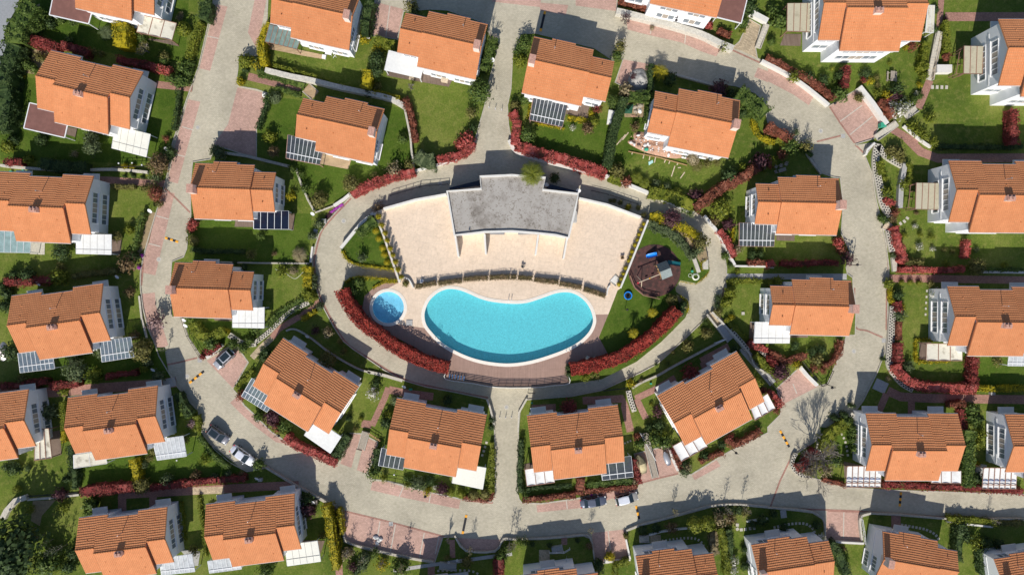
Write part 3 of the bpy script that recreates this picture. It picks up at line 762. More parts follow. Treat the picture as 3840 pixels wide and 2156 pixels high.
def hedge(s, w, h, col, look=None, base=None, name='hedge', cat='hedge', dens=44, leaf=.25, ragged=.36, sm=True, label=None, taper=1.0):
    """clipped or ragged hedge along a photo line (line = middle of its top)"""
    P = pts(s); mid = P[len(P) // 2]; gz = ground_z(mid) if base is None else base
    if base is None and h >= .9: h *= 1.3
    if w > 1 and col in ('red', 'deepred', 'brownred'): w *= .86
    q = [w2(p, gz + h) for p in P]
    if sm and len(q) > 2: q = smooth_line(q, 5)
    Q = np.array(q); seg = np.linalg.norm(np.diff(Q, axis=0), axis=1); cum = np.concatenate([[0], np.cumsum(seg)]); Ltot = cum[-1]
    rng = np.random.default_rng(int(abs(Q[0, 0]) * 977 + abs(Q[0, 1]) * 331 + Ltot * 10)); per = w + 2 * h
    n = int(Ltot * per * dens) + 40; t = rng.uniform(-.12, Ltot + .12, n)
    i = np.clip(np.searchsorted(cum, np.clip(t, 0, Ltot - 1e-6), side='right') - 1, 0, len(seg) - 1)
    d = np.diff(Q, axis=0)[i] / seg[i][:, None]; base_p = Q[i] + d * (t - cum[i])[:, None]; nn = np.stack([-d[:, 1], d[:, 0]], 1)
    u = rng.uniform(-per / 2, per / 2, n); top = np.abs(u) < w / 2
    off = np.clip(u, -w / 2, w / 2); zz = np.where(top, h, h - (np.abs(u) - w / 2))
    nz = np.array([noise.noise(Vector((a * 1.1, b * 1.1, c * .9))) + .6 * noise.noise(Vector((a * .35, b * .35, 5.5))) for a, b, c in zip(base_p[:, 0] + nn[:, 0] * off, base_p[:, 1] + nn[:, 1] * off, zz)])
    bul = ragged * nz * min(1.6, .6 + w * .4); inn = rng.uniform(-.16, .05, n)
    off2 = off + np.where(top, 0, np.sign(u) * (bul + inn)); z2 = zz + np.where(top, bul * 1.5 + inn * .7, 0)
    off2 += rng.normal(0, .05, n); 
    z2 = z2 * (1 + (taper - 1) * np.clip(t / Ltot, 0, 1))
    P3 = np.stack([base_p[:, 0] + nn[:, 0] * off2, base_p[:, 1] + nn[:, 1] * off2, np.maximum(z2, .02) + gz], 1)
    N3 = np.where(top[:, None], np.stack([nn[:, 0] * 0, nn[:, 0] * 0, np.ones(n)], 1), np.stack([nn[:, 0] * np.sign(u), nn[:, 1] * np.sign(u), np.full(n, .3)], 1))
    c = MB(); wi, hi = max(.08, w - .34), max(.1, h * min(1, taper) - .2); a, b = offset(q, wi / 2), offset(q, -wi / 2)
    for k in range(len(q) - 1):
        vs = [(a[k][0], a[k][1], gz), (b[k][0], b[k][1], gz), (b[k + 1][0], b[k + 1][1], gz), (a[k + 1][0], a[k + 1][1], gz)]
        c.add(vs + [(x, y, gz + hi) for x, y, _ in vs], [(4, 7, 6, 5), (0, 1, 5, 4), (2, 3, 7, 6), (1, 2, 6, 5), (3, 0, 4, 7)])
    ctr = P3.mean(0); ctr[2] = gz; P3 = P3 - ctr
    me = leaf_mesh(name, P3, N3, leaf, rng, ([tuple(Vector(v) - Vector(ctr)) for v in c.v], c.f))
    o = link(name, me, lmat(col)); o.location = ctr
    cw = LOOK.get(col, col)
    if label: tag(o, label, cat)
    else: reg(o, look or (('long ' if Ltot > 16 else 'short ' if Ltot < 5 else '') + cw + ' hedge'), cat, mid)
    return o
# ------------------------------------------------------------------ ground, roads, gardens
GZ, DZ = .12, 1.2                       # garden level above the road, level of the pool island
ISLAND_L1 = '11 1185,700 1000,840 850,1045 860,1085 900,1160 1030,1222 1390,1268'
ISLAND_L2 = '11 865,1446 885,1390 1000,1328 1200,1342 1425,1372 1425,1392 1290,1397 1180,1446 12 1090,80 1062,230 1115,330 1400,490 1600,600 1940,800 1910,845 1700,765 1400,615 1080,405 915,215 840,20'
ISLAND_L3 = '21 1368,765 1385,690 1540,700 1700,790 1920,960 1965,1150 1985,1270 1850,1400 1690,1370 1640,1446 22 1650,40 1770,130 1782,200 1740,300 1500,540 1250,740 900,915 580,960 560,900 570,770 960,655 872,495 967,265 1060,25 21 1092,1446'
CREAM_A = '11 1190,690 1280,648 1910,500 2250,400 2571,350 21 340,400 680,540 1290,740 1368,765 1092,1446 22 1060,25 967,265 846,265'
ISLAND_OUT = '11 1190,690 1280,648 1910,500 2250,400 2571,350 21 340,400 680,540 1290,740 1368,765 1092,1446 22 1060,25 967,265 872,495 960,655 570,770 560,900 577,957 240,999 12 2430,999 1901,916 1925,830 1940,800 1600,600 1400,490 1115,330 1062,230 1090,80 11 1180,1446 1290,1397 1425,1392'
POOL = '12 1690,280 1705,200 1745,120 1820,50 1900,15 1965,8 2050,22 2150,60 2250,105 2380,138 2571,157 22 150,147 300,100 430,55 520,41 600,48 680,85 750,150 795,230 815,310 810,360 780,430 720,500 640,560 500,630 300,700 150,738 0,757 12 2450,755 2300,735 2150,695 2000,630 1870,550 1770,450 1710,370'
PLATEAUS = [(pts(ISLAND_L1), DZ), (pts(ISLAND_L2), DZ), (pts(ISLAND_L3), DZ), (pts(ISLAND_OUT), DZ + .1)]
G1 = '00 2150,-300 2145,30 2000,670 1880,1000 1735,1446 01 1690,290 1640,480 1560,730 1480,1000 1440,1150 1415,1300 1415,1446 02 1440,200 1490,400 1560,560 1600,680 1700,850 1780,980 1900,1130 2000,1240 03 2000,-60 2060,60 2160,180 2310,310 2480,400 13 95,365 400,550 690,710 840,780 890,1110 1100,1180 1500,1270 1790,1320 1870,1065 1920,1055 2000,1058 2105,1200 2400,1210 2485,1088 23 0,1085 300,1080 560,1060 720,1045 785,1070 815,1160 835,1330 930,1320 1185,1290 1140,1080 1150,1000 1290,945 1820,805 2000,755 2250,735 2571,765 33 300,795 450,815 540,870 580,930 580,1110 950,1130 925,900 950,850 1040,825 1300,840 1800,880 2571,890 3400,900 3400,2000 03 -900,2000 00 -900,-300'
G2 = '10 130,-300 105,240 35,400 10,560 00 2540,560 2390,560 2385,690 2365,830 2392,872 2571,905 10 112,938 70,1130 0,1300 01 2571,135 2400,85 2165,10 2110,150 1930,180 1905,440 1912,720 1880,900 1870,1050 1840,1130 1720,1180 1700,1446 02 1720,290 1820,290 1890,500 2015,690 2070,720 2360,560 2490,745 2335,1010 2390,1080 2450,1180 2540,1260 13 150,10 230,60 430,200 640,270 800,345 840,310 950,20 1060,30 1220,110 1190,250 1110,430 1170,490 1310,500 1480,550 1700,610 1900,650 2080,690 2370,715 2410,620 2400,0 12 2390,1290 2375,1200 2330,1110 2000,1040 1700,985 1480,920 1290,820 1100,690 980,610 880,530 780,380 690,210 640,100 610,0 11 610,1446 575,1250 572,1150 590,1060 640,900 720,780 870,620 950,540 1250,400 1590,290 2000,175 2110,90 2190,0 10 2230,1320 2300,1070 2350,800 2420,550 2340,300 2340,240 1920,100 1740,90 1480,115 1420,395 1145,355 1200,20 1210,-300'
G3 = '20 60,470 0,560 10 2565,700 2555,900 2520,1060 2530,1250 11 2571,25 21 50,95 370,185 700,270 960,330 1400,500 1830,690 1950,760 2060,880 2120,1060 2150,1250 2145,1446 22 2140,0 2100,140 2010,240 1800,440 1600,630 1450,760 1280,850 1100,930 900,1020 600,1080 150,1115 100,1170 75,1250 60,1446 23 50,600 65,680 100,725 300,730 650,680 1000,600 1265,575 1285,525 1230,230 1560,150 1600,200 1680,415 1800,440 2050,285 2200,200 2571,20 32 0,1400 130,1270 135,1170 90,1010 330,785 505,985 595,965 660,820 760,600 790,480 880,470 890,190 860,0 31 855,1340 800,1300 790,1240 830,1080 740,900 760,600 730,340 660,330 545,290 460,150 330,40 30 330,1446 150,1300 0,1230 20 2540,1020 2440,930 2250,860 2020,830 1640,740 1600,730 1420,640 1380,940 1180,900 1040,830 1120,600 1060,600 1010,600 830,480 235,330 80,340'
G5 = '20 1060,-300 1050,110 1300,170 1600,250 1900,345 2210,490 2290,420 2390,200 2490,260 2440,480 2460,590 30 0,650 230,770 400,890 610,1065 700,1020 910,890 1130,1225 1060,1390 880,1446 31 885,20 1080,-10 970,120 1040,300 1080,560 1130,760 1180,1000 1210,1250 32 1200,0 1195,450 1170,640 1090,850 950,1130 890,1210 600,1420 33 480,90 290,215 240,280 245,380 350,455 600,510 790,570 1200,595 2571,640 3400,660 30 3400,-300'

RED = [ # parking bays and drives of red paving
 '00 2165,45 2285,70 2110,715 2003,690', '00 1890,1000 2012,1025 01 1892,0 1785,400 1688,372 1758,20', '01 1645,480 1755,495 1560,1320 1420,1290 1445,1150 1485,1005 1563,735',
 '02 1420,60 1555,45 1565,180 1690,570 1585,640 1495,400 1445,200', '10 0,-60 115,-60 60,250 0,480 00 2490,330 2545,60', '00 2385,880 2571,915 10 108,945 66,1130 0,1295 01 2571,128 2280,55 2165,8 00 2150,1446 2290,1250',
 '10 1205,25 1475,95 1475,115 1415,390 1150,350', '20 -200,-60 300,-60 280,75 -200,20', '20 275,30 565,55 540,155 285,110', '20 640,-60 1050,-60 1045,115 640,60',
 '20 1150,150 1310,182 1600,260 1890,352 2130,450 2050,570 1900,520 1700,430 1350,350 1160,300', '20 1115,600 1405,650 1375,930 1185,890 1048,828', '20 2470,680 2571,720 30 0,690 300,800 430,900 460,970 410,1060 250,950 0,820 20 2571,830 2430,775',
 '30 615,1072 905,900 1125,1230 1070,1385 870,1440', '32 95,1005 333,792 503,988 140,1172', '23 1805,445 2055,290 2095,350 1835,490', '23 1236,230 1556,155 1675,415 1290,522', '23 245,742 640,690 1000,605 1090,600 1090,650 700,770 255,815',
 '13 1170,500 1310,508 1480,558 2055,690 2035,780 1450,660 1150,590', '13 858,800 1885,1058 1790,1312 1500,1262 1100,1172 892,1105', '13 2015,1070 2475,1088 2400,1200 2110,1192', '13 845,325 955,25 1055,35 1215,115 1185,245 1105,425',
 '02 2310,1150 2385,1085 2445,1185 2535,1265 13 150,15 225,65 300,130 200,110 0,-40 02 2450,1290', '23 800,1020 1138,985 1180,1285 840,1318', '33 588,800 922,808 945,1120 583,1105', '02 2075,730 2358,567 2482,745 2338,1003']
PATHS = [ # (line, width m, material)
 ('00 1570,850 1930,890', 1.2, 'path_paver'), ('01 900,355 1200,372 1660,402', 1.2, 'path_paver'), ('02 -100,1070 600,1040 940,1010 1640,960 1770,940', 1.7, 'path_paver'), ('02 1640,965 1765,935', 1.5, 'concrete'),
 ('03 1190,640 1900,600 2571,560 3000,540', 1.4, 'path_paver'), ('03 1930,600 2250,590', 1.2, 'tan_paver'), ('03 1225,650 1230,850', 1.4, 'path_paver'), ('03 1535,640 1540,800', 1.3, 'path_paver'),
 ('12 1330,1000 1290,1110 1165,1380', 1.05, 'path_paver'), ('12 1335,1020 1480,1050 1780,1090', 1.3, 'path_paver'), ('12 1160,1370 1060,1360', 1.3, 'path_paver'), ('12 640,130 450,280 230,410 160,500', 1.0, 'path_paver'), ('12 160,500 60,590 -40,700', 1.0, 'tan_paver'),
 ('22 1985,245 2100,360', 1.6, 'tan_paver'), ('22 2310,600 2571,900 2620,960', 1.3, 'concrete'), ('22 1240,1110 1450,1010 1640,900', 1.1, 'path_paver'), ('22 1250,1110 1345,1310', 1.1, 'path_paver'), ('22 710,1130 1110,1110 1130,1180 1190,1440', 1.3, 'path_paver'), ('22 1900,740 2180,590', 1.4, 'path_paver'), ('22 1920,740 1960,840', 1.3, 'path_paver'), ('22 200,1210 440,1200', 1.3, 'path_paver'),
 ('10 -80,770 250,850 450,890', 1.3, 'path_paver'), ('30 1745,-60 1718,285', 1.0, 'path_paver'), ('30 1780,172 2700,172', 1.5, 'path_paver'), ('30 1625,810 1510,1090', 1.3, 'path_paver'), ('31 1390,-60 1530,80 1700,145 2800,140', 1.5, 'path_paver'),
 ('30 1250,1300 1500,1446', 1.3, 'path_paver'), ('31 1215,1352 1600,1352 2700,1370', 1.3, 'path_paver'), ('32 1070,955 1190,1010', 1.9, 'concrete'), ('32 1200,1030 1330,1090 1600,1105 2250,1115 2700,1120', 1.5, 'path_paver'), ('32 1190,1060 1100,1270', 1.2, 'path_paver'), ('32 1440,1130 1440,1300', 1.2, 'path_paver'),
 ('21 2150,1332 2571,1332 31 790,1332', 1.0, 'concrete'), ('13 1035,190 985,380', 1.0, 'road_paver'), ('13 1970,1090 1975,1270', .9, 'path_paver'), ('13 1760,1360 1760,1446', 1.2, 'path_paver'), ('13 760,720 830,1300 840,1500', 1.2, 'path_paver'), ('13 1380,1400 1700,1350 2571,1230', .6, 'concrete'),
 ('23 525,1060 525,1140', 1.0, 'path_paver'), ('23 325,1190 325,1340', 1.8, 'tan_paver'), ('23 1440,1040 1445,1190', 1.8, 'tan_paver'), ('33 150,790 160,870', 1.0, 'concrete'), ('33 1285,850 1285,990', 1.6, 'path_paver'), ('22 1400,1020 1480,1040', .8, 'path_paver')]
DECKS = [('10 1300,620 1985,780 1937,875 1315,765', 'dark_deck'), ('20 560,1040 785,1030 762,1190 545,1150', 'dark_deck'), ('10 95,430 705,560 690,600 455,560 130,495', 'light_deck'), ('11 650,85 955,165 925,255 640,200', 'light_deck'),
 ('00 665,1275 775,1295 757,1378 655,1350', 'dark_deck'), ('01 2365,755 2565,760 2565,835 2355,832', 'dark_deck'), ('11 300,680 388,680 378,868 300,860', 'dark_deck'), ('31 80,895 270,900 265,975 85,970', 'dark_deck'), ('32 200,420 405,470 400,497 200,495', 'dark_deck'),
 ('32 1520,545 1640,545 1640,725 1522,720', 'dark_deck'), ('02 2150,295 2345,255 2345,332 2155,325', 'dark_deck'), ('03 500,10 600,-10 618,235 510,268', 'dark_deck'), ('30 165,345 335,345 325,465 120,460', 'dark_deck'), ('01 1100,960 1225,960 1210,1105 1100,1110', 'dark_deck'),
 ('03 1800,1180 2010,1210 1990,1350 1940,1350', 'concrete'), ('13 420,1090 690,1100 640,1250 600,1220', 'dark_deck'), ('00 1500,390 1730,410 1800,470 1480,400', 'dark_deck'), ('23 125,330 230,310 230,390 125,388', 'dark_deck'), ('22 2390,340 2450,340 2440,510 2380,500', 'dark_deck'), ('33 760,305 1000,350 800,360 770,500', 'dark_deck'), ('33 2090,320 2200,340 2170,480 2080,430', 'concrete'), ('01 310,990 450,995 447,1112 300,1105', 'pale_paving')]
LUSH = ['10 160,975 470,1010 1330,1065 1500,1090 1575,1446 11 1580,265 1250,370 955,505 600,650 520,530 330,250 0,110 10 20,1300', '11 -600,700 560,700 540,1000 530,1200 0,1200 -640,1200', '00 360,0 1900,-50 1860,620 1500,620 600,420 330,300', '00 125,770 1800,900 1690,1446 01 1560,100 1460,200 0,160 00 0,1000',
 '20 240,1250 950,1200 1120,930 1400,950 1360,1446 21 1000,320 560,130 100,0', '33 520,-40 880,-20 860,260 760,300 580,200', '32 2120,700 2700,700 2700,1010 2120,1010', '02 1920,340 2571,340 2571,520 2290,560 2010,500', '03 780,250 2000,50 2400,360 2450,480 800,600', '02 430,640 1650,600 1700,900 300,960']
SOIL = ['00 165,560 250,450 490,520 430,650 340,745 130,725', '00 270,80 400,40 380,260 260,290', '01 1510,680 1560,690 1490,1000 1400,1100 1360,1060', '03 330,700 560,690 420,850 400,950 310,900', '21 1385,700 1560,720 1720,810 1940,1010 1975,1200 1890,1190 1800,1060 1600,870', '02 1400,0 1440,210 1480,420 1450,300', '20 1120,1010 1330,1010 1320,1180 1130,1180', '22 1650,60 1760,130 1770,210 1690,200']

def flat(s, z, mat, name, kind='structure'):
    return poly_sheet(name, [w2(p, z) for p in pts(s)], z, mat, kind=kind)
def build_ground():
    poly_sheet('ground', [(-900, -900), (900, -900), (900, 900), (-900, 900)], -.06, 'grass')
    poly_sheet('road', [(-95, -52), (95, -52), (95, 54), (-95, 54)], 0, 'road_paver')
    for i, g in enumerate((G1, G2, G3, G5)):
        P = [w2(p, GZ) for p in pts(g)]
        poly_sheet('lawn', P, GZ, 'grass', skirt=-.03, wallmat='kerb')
        if sum(P[k][0] * P[(k + 1) % len(P)][1] - P[(k + 1) % len(P)][0] * P[k][1] for k in range(len(P))) < 0: P = P[::-1]
        m = MB(); Q = offset(P, .17, True); n = len(P)
        for k in range(n):
            a, b = P[k], P[(k + 1) % n]; c, d = Q[(k + 1) % n], Q[k]
            if max(abs(a[0]), abs(b[0])) > 100 or max(abs(a[1]), abs(b[1])) > 60: continue
            z0, z1 = GZ + .004, GZ + .03
            m.add([(p[0], p[1], z1) for p in (a, b, c, d)] + [(p[0], p[1], z0) for p in (a, b, c, d)], [(0, 1, 2, 3), (0, 4, 5, 1), (2, 6, 7, 3)])
        o = m.build('kerb', 'kerb'); o['kind'] = 'structure'
    for i, s in enumerate(RED): flat(s, .005 + .0002 * i, 'red_paver', 'parking_bay')
    flat('20 2390,205 2488,262 2440,480 2458,585 2300,510 2215,488 2290,420', .014, 'tan_paver', 'driveway')
    k0 = [0]
    # pale divider lines and red gutters set flush in the paving
    for s in ('00 2080,365 2195,390', '00 1830,1275 1945,1310', '01 1740,100 1860,130', '01 1570,722 1690,755', '01 1495,1000 1610,1030', '13 1480,558 1437,660', '13 1760,605 1737,720', '13 1245,905 1200,1180', '13 1400,935 1350,1215', '13 1690,1020 1640,1280', '13 1840,1045 1800,1230', '23 545,690 555,780', '23 965,1005 990,1200', '33 762,812 757,1075', '30 720,1225 945,1060', '30 810,1365 1050,1170', '02 1360,720 1360,720 1365,725', '32 250,960 290,1060', '20 1400,270 1390,345', '20 1745,345 1735,440', '10 1345,60 1305,365'):
        k0[0] += .0002; poly_sheet('paving_line', strip([w2(p, .011) for p in pts(s)], .16), .0105 + k0[0], 'pale_paving')
    for s in ('01 1650,445 1750,530 1910,690', '02 1650,775 1800,745 1980,700', '31 870,1446 32 870,370 1000,430 1150,495', '13 860,795 1300,900 1900,1060', '30 490,1425 730,1365', '33 220,290 120,500 20,770', '23 1290,520 1480,470 1670,425', '11 955,545 870,635 725,790 650,900 600,1090 585,1200 615,1446 12 650,100 700,205 890,530 1110,690 1480,910 1700,975 2330,1100', '22 2130,0 2095,145 2005,245 1600,640 1450,770 1100,940 900,1030 600,1088 160,1120', '31 875,10 980,120 1050,300 1090,560 1140,760 1185,1000 1212,1300 32 1195,0 1188,420', '20 1150,150 1300,178 1600,258 1890,350 2200,500 2571,670', '33 0,770 600,790 950,805 1800,865', '13 2380,715 2360,720 2100,695', '30 620,1075 720,1230 870,1440', '33 600,800 920,810', '01 1440,1200 1420,1420'):
        P = smooth_line([w2(p, .012) for p in pts(s)], 4) if len(s.split()) > 4 else [w2(p, .012) for p in pts(s)]
        k0[0] += .0002; poly_sheet('gutter_paving', strip(P, .28), .0115 + k0[0], 'path_paver')
    for i, (s, w, m) in enumerate(PATHS): poly_sheet('path', strip([w2(p, GZ + .01) for p in pts(s)], w), GZ + .010 + .0006 * i, m)
    for i, s in enumerate(LUSH): flat(s, GZ + .003 + .0004 * i, 'lush_grass', 'lawn')
    for i, s in enumerate(SOIL):
        z = (DZ if s.startswith('21') or s.startswith('22') else GZ) + .0075 + .0003 * i
        flat(s, z, 'soil', 'soil_bed')
    for i, (s, m) in enumerate(DECKS): flat(s, GZ + .05 + .0006 * i, m, 'terrace_deck')
    flat('00 -300,-300 195,-300 190,0 100,420 0,800 -300,1200', GZ + .016, 'asphalt', 'asphalt_road')
    # manhole covers and drain grates
    for t, x, y in (('11', 880, 775), ('11', 1850, 400), ('02', 1880, 885), ('01', 1595, 1160), ('30', 530, 1318), ('32', 862, 635), ('12', 2515, 1195), ('00', 1985, 1283), ('12', 15, 1318)):
        c = w2(px(t, x, y), .018)
        poly_sheet('manhole', [(c[0] + .42 * math.cos(a * .3927), c[1] + .42 * math.sin(a * .3927)) for a in range(16)], .024, 'pale_paving')
        poly_sheet('manhole', [(c[0] + .24 * math.cos(a * .3927), c[1] + .24 * math.sin(a * .3927)) for a in range(16)], .028, 'concrete')
    for t, x, y in (('02', 2005, 725), ('32', 1163, 528), ('30', 755, 1368), ('13', 1355, 930)):
        c = w2(px(t, x, y), .018); s = .35
        poly_sheet('drain_grate', [(c[0] - s, c[1] - s), (c[0] + s, c[1] - s), (c[0] + s, c[1] + s), (c[0] - s, c[1] + s)], .026, 'concrete')

# ------------------------------------------------------------------ pool island
def build_island():
    pool = closed_smooth([w2(p, DZ + .12) for p in pts(POOL)], 3)
    kc = W(px('12', 1328, 195), DZ + .12); kr = 157 / KT / PXM
    kid = [(kc.x + kr * math.cos(a * math.pi / 24), kc.y + kr * math.sin(a * math.pi / 24)) for a in range(48)]
    z = DZ + .1
    poly_sheet('pool_deck', [w2(p, z) for p in pts(ISLAND_OUT)], z, 'deck_plank', skirt=-.02, holes=[pool, kid], wallmat='white_wall')
    # cream paving: follows the pools along its southern side
    pa = [w2(p, z) for p in pts(CREAM_A)]
    ar = sum(pool[i - 1][0] * pool[i][1] - pool[i][0] * pool[i - 1][1] for i in range(len(pool)))
    out = offset(pool, -.25 if ar > 0 else .25, True)
    e, w_ = Vector(pa[-1]), Vector(w2(px('12', 1675, 425), z))
    ie = min(range(len(out)), key=lambda i: (Vector(out[i]) - e).length); iw = min(range(len(out)), key=lambda i: (Vector(out[i]) - w_).length)
    def walk(step):
        r, i = [], ie
        while i != iw: r.append(out[i]); i = (i + step) % len(out)
        return r + [out[iw]]
    a1, a2 = walk(1), walk(-1)
    north = a1 if sum(p[1] for p in a1) / len(a1) > sum(p[1] for p in a2) / len(a2) else a2
    kk = [(kc.x + (kr + .25) * math.cos(math.radians(a)), kc.y + (kr + .25) * math.sin(math.radians(a))) for a in range(-70, 112, 10)]
    poly_sheet('paved_terrace', pa + north + kk + [w2(px('11', 1435, 1391), z)], z + .005, 'terrace_tile')
    for s in (ISLAND_L1, ISLAND_L2, ISLAND_L3): poly_sheet('lawn', [w2(p, DZ) for p in pts(s)], DZ - .002 + .004 * 0, 'lush_grass', skirt=-.02, wallmat='kerb')
    for nm, ring, fz, tile, wat in (('swimming_pool', pool, .12, 'pool_tile', 'pool_water'), ('paddling_pool', kid, .62, 'kids_tile', 'kids_water')):
        c = (sum(p[0] for p in ring) / len(ring), sum(p[1] for p in ring) / len(ring))
        root = empty(nm, (c[0], c[1], 0)); R = [(p[0] - c[0], p[1] - c[1]) for p in ring]
        ar = sum(R[i - 1][0] * R[i][1] - R[i][0] * R[i - 1][1] for i in range(len(R))); sg = -1 if ar > 0 else 1
        m = MB(); n = len(R); m.add([(p[0], p[1], z + .02) for p in R] + [(p[0], p[1], fz) for p in R], [(i, (i + 1) % n, (i + 1) % n + n, i + n) for i in range(n)] + [tuple(range(n, 2 * n))])
        m.build('basin', tile, root)
        O = offset(R, sg * (.52 if nm[0] == 's' else .5), True); M1 = offset(R, sg * .3, True); I = offset(R, -sg * .03, True); m = MB()
        zz = z + .07
        for a, b, za, zb in ((I, M1, zz, zz), (M1, O, zz - .02, zz - .02)):
            m.add([(p[0], p[1], za) for p in a] + [(p[0], p[1], zb) for p in b], [(i, (i + 1) % n, (i + 1) % n + n, i + n) for i in range(n)])
        m.add([(p[0], p[1], zz) for p in I] + [(p[0], p[1], zz - .3) for p in I], [(i, (i + 1) % n, (i + 1) % n + n, i + n) for i in range(n)])
        m.add([(p[0], p[1], zz - .02) for p in O] + [(p[0], p[1], z - .05) for p in O], [(i, (i + 1) % n, (i + 1) % n + n, i + n) for i in range(n)])
        m.add([(p[0], p[1], zz) for p in M1] + [(p[0], p[1], zz - .02) for p in M1], [(i, (i + 1) % n, (i + 1) % n + n, i + n) for i in range(n)])
        m.build('coping', 'coping', root)
        w = poly_sheet('water', [(p[0], p[1]) for p in R], z - .08, wat, kind=None, parent=root)
        tag(root, 'large kidney shaped turquoise swimming pool with pale coping' if nm[0] == 's' else 'small round light blue paddling pool beside the big pool', 'pool')
    # rubber play surface
    c = W(px('21', 1430, 1272), DZ); R = 4.42
    poly_sheet('play_surface', [(c.x + R * math.cos(a * .13090), c.y + R * math.sin(a * .13090)) for a in range(48)], DZ + .03, 'rubber', skirt=DZ - .05, wallmat='kerb')

def clubhouse():
    b = W(px('21', 0, 700), DZ + .1); root = empty('clubhouse', (b.x, b.y, DZ + .1)); zt = 2.9; ab = DZ + .1 + zt
    out = [w2(p, ab) for p in pts('11 1910,470 2258,442 2245,318 2571,303 21 0,303 340,330 312,452 672,492 640,680 577,946 440,925 250,905 0,886 11 2571,886 2300,893 1985,922')]
    O = [(x - b.x, y - b.y) for x, y in out]
    ar = sum(O[i - 1][0] * O[i][1] - O[i][0] * O[i - 1][1] for i in range(len(O))); sg = 1 if ar > 0 else -1
    m = MB(); m.prism(offset(O, sg * .16, True), 0, zt - .36); m.build('wall', 'white_wall', root)
    I = offset(O, sg * .34, True)
    r = poly_sheet('roof', I, zt - .34, 'club_roof', kind=None, parent=root)
    n = len(O); m = MB()
    for a, za, c, zc in ((O, zt, I, zt), (O, zt, O, zt - .7), (I, zt, I, zt - .345), (O, zt - .7, I, zt - .7)):
        m.add([(p[0], p[1], za) for p in a] + [(p[0], p[1], zc) for p in c], [(i, (i + 1) % n, (i + 1) % n + n, i + n) for i in range(n)])
    m.build('parapet', 'white_wall', r)
    for a, c in (('11 2000,925', '11 2032,1130'), ('11 2295,905', '11 2308,1105'), ('21 265,912', '21 237,1112'), ('21 555,945', '21 518,1150')):
        A, C = W(pts(a)[0], ab - .4), W(pts(c)[0], DZ + 2.2); A = Vector((A.x - b.x, A.y - b.y, 0)); C = Vector((C.x - b.x, C.y - b.y, 0)); t = (C - A).normalized(); s = Vector((-t.y, t.x, 0)) * .14
        m = MB(); up = Vector((0, 0, zt - .38))
        v = [A - s, A + s, C + s, C - s, A - s + up, A + s + up, C + s + Vector((0, 0, 2.1)), C - s + Vector((0, 0, 2.1))]
        m.add(v, [(3, 2, 1, 0), (4, 5, 6, 7), (0, 1, 5, 4), (1, 2, 6, 5), (2, 3, 7, 6), (3, 0, 4, 7)]); m.build('buttress', 'white_wall', root)
    for a, c in (('11 2350,905', '11 2495,905'), ('21 60,905', '21 250,915')):
        A, C = W(pts(a)[0], DZ + 1), W(pts(c)[0], DZ + 1); m = MB()
        m.box(A.x - b.x, C.x - b.x, A.y - b.y - .08, A.y - b.y + .3, 0, 2.0); m.build('door', 'glass', root)
    c = W(px('21', 635, 725), ab); m = MB(); m.box(c.x - b.x - .35, c.x - b.x + .35, c.y - b.y - .9, c.y - b.y + .9, 0, 2.2); m.build('chimney', 'concrete', root)
    c = W(px('11', 2140, 870), ab); m = MB(); m.tube([(c.x - b.x, c.y - b.y, zt - .34), (c.x - b.x, c.y - b.y, zt + .2)], .1, 8); m.build('vent_pipe', 'pipe', r)
    tag(root, 'white clubhouse with stained flat concrete roof above the pool terrace', 'clubhouse')
    # basement light wells beside the roof: dark blue mesh covers
    for s in ('11 1940,440 2245,365 2250,420 1945,455', '21 345,395 640,470 660,485 345,450'):
        P = [w2(p, DZ + .4) for p in pts(s)]; cx = sum(p[0] for p in P) / 4; cy = sum(p[1] for p in P) / 4; m = MB(); m.prism([(p[0] - cx, p[1] - cy) for p in P], -.5, .35)
        o = m.build('skylight', 'solar_cell'); o.location = (cx, cy, DZ); tag(o, 'dark blue mesh cover on the %s side of the clubhouse roof' % ('left' if s[0:2] == '11' else 'right'), 'cover')

# ------------------------------------------------------------------ walls, stairs, railings
def wall(s, w, h, mat, look, base=None, name='garden_wall', cat='wall', z0=0.0, label=None):
    P = pts(s); top = (base or 0) + h; q = [w2(p, top) for p in P]
    if len(q) > 4: q = smooth_line(q, 3)
    c = q[len(q) // 2]; Q = [(x - c[0], y - c[1]) for x, y in q]; a, b = offset(Q, w / 2), offset(Q, -w / 2); m = MB(); n = len(Q)
    vs = [(p[0], p[1], z0) for p in a] + [(p[0], p[1], z0) for p in b] + [(p[0], p[1], top) for p in a] + [(p[0], p[1], top) for p in b]
    fs = []
    for i in range(n - 1): fs += [(i, i + 1, 2 * n + i + 1, 2 * n + i), (n + i + 1, n + i, 3 * n + i, 3 * n + i + 1), (2 * n + i, 2 * n + i + 1, 3 * n + i + 1, 3 * n + i)]
    fs += [(0, 2 * n, 3 * n, n), (n - 1, 2 * n - 1, 4 * n - 1, 3 * n - 1)]
    m.add(vs, fs); o = m.build(name, mat); o.location = (c[0], c[1], 0)
    if label: tag(o, label, cat)
    else: reg(o, look, cat, P[len(P) // 2])
    return o
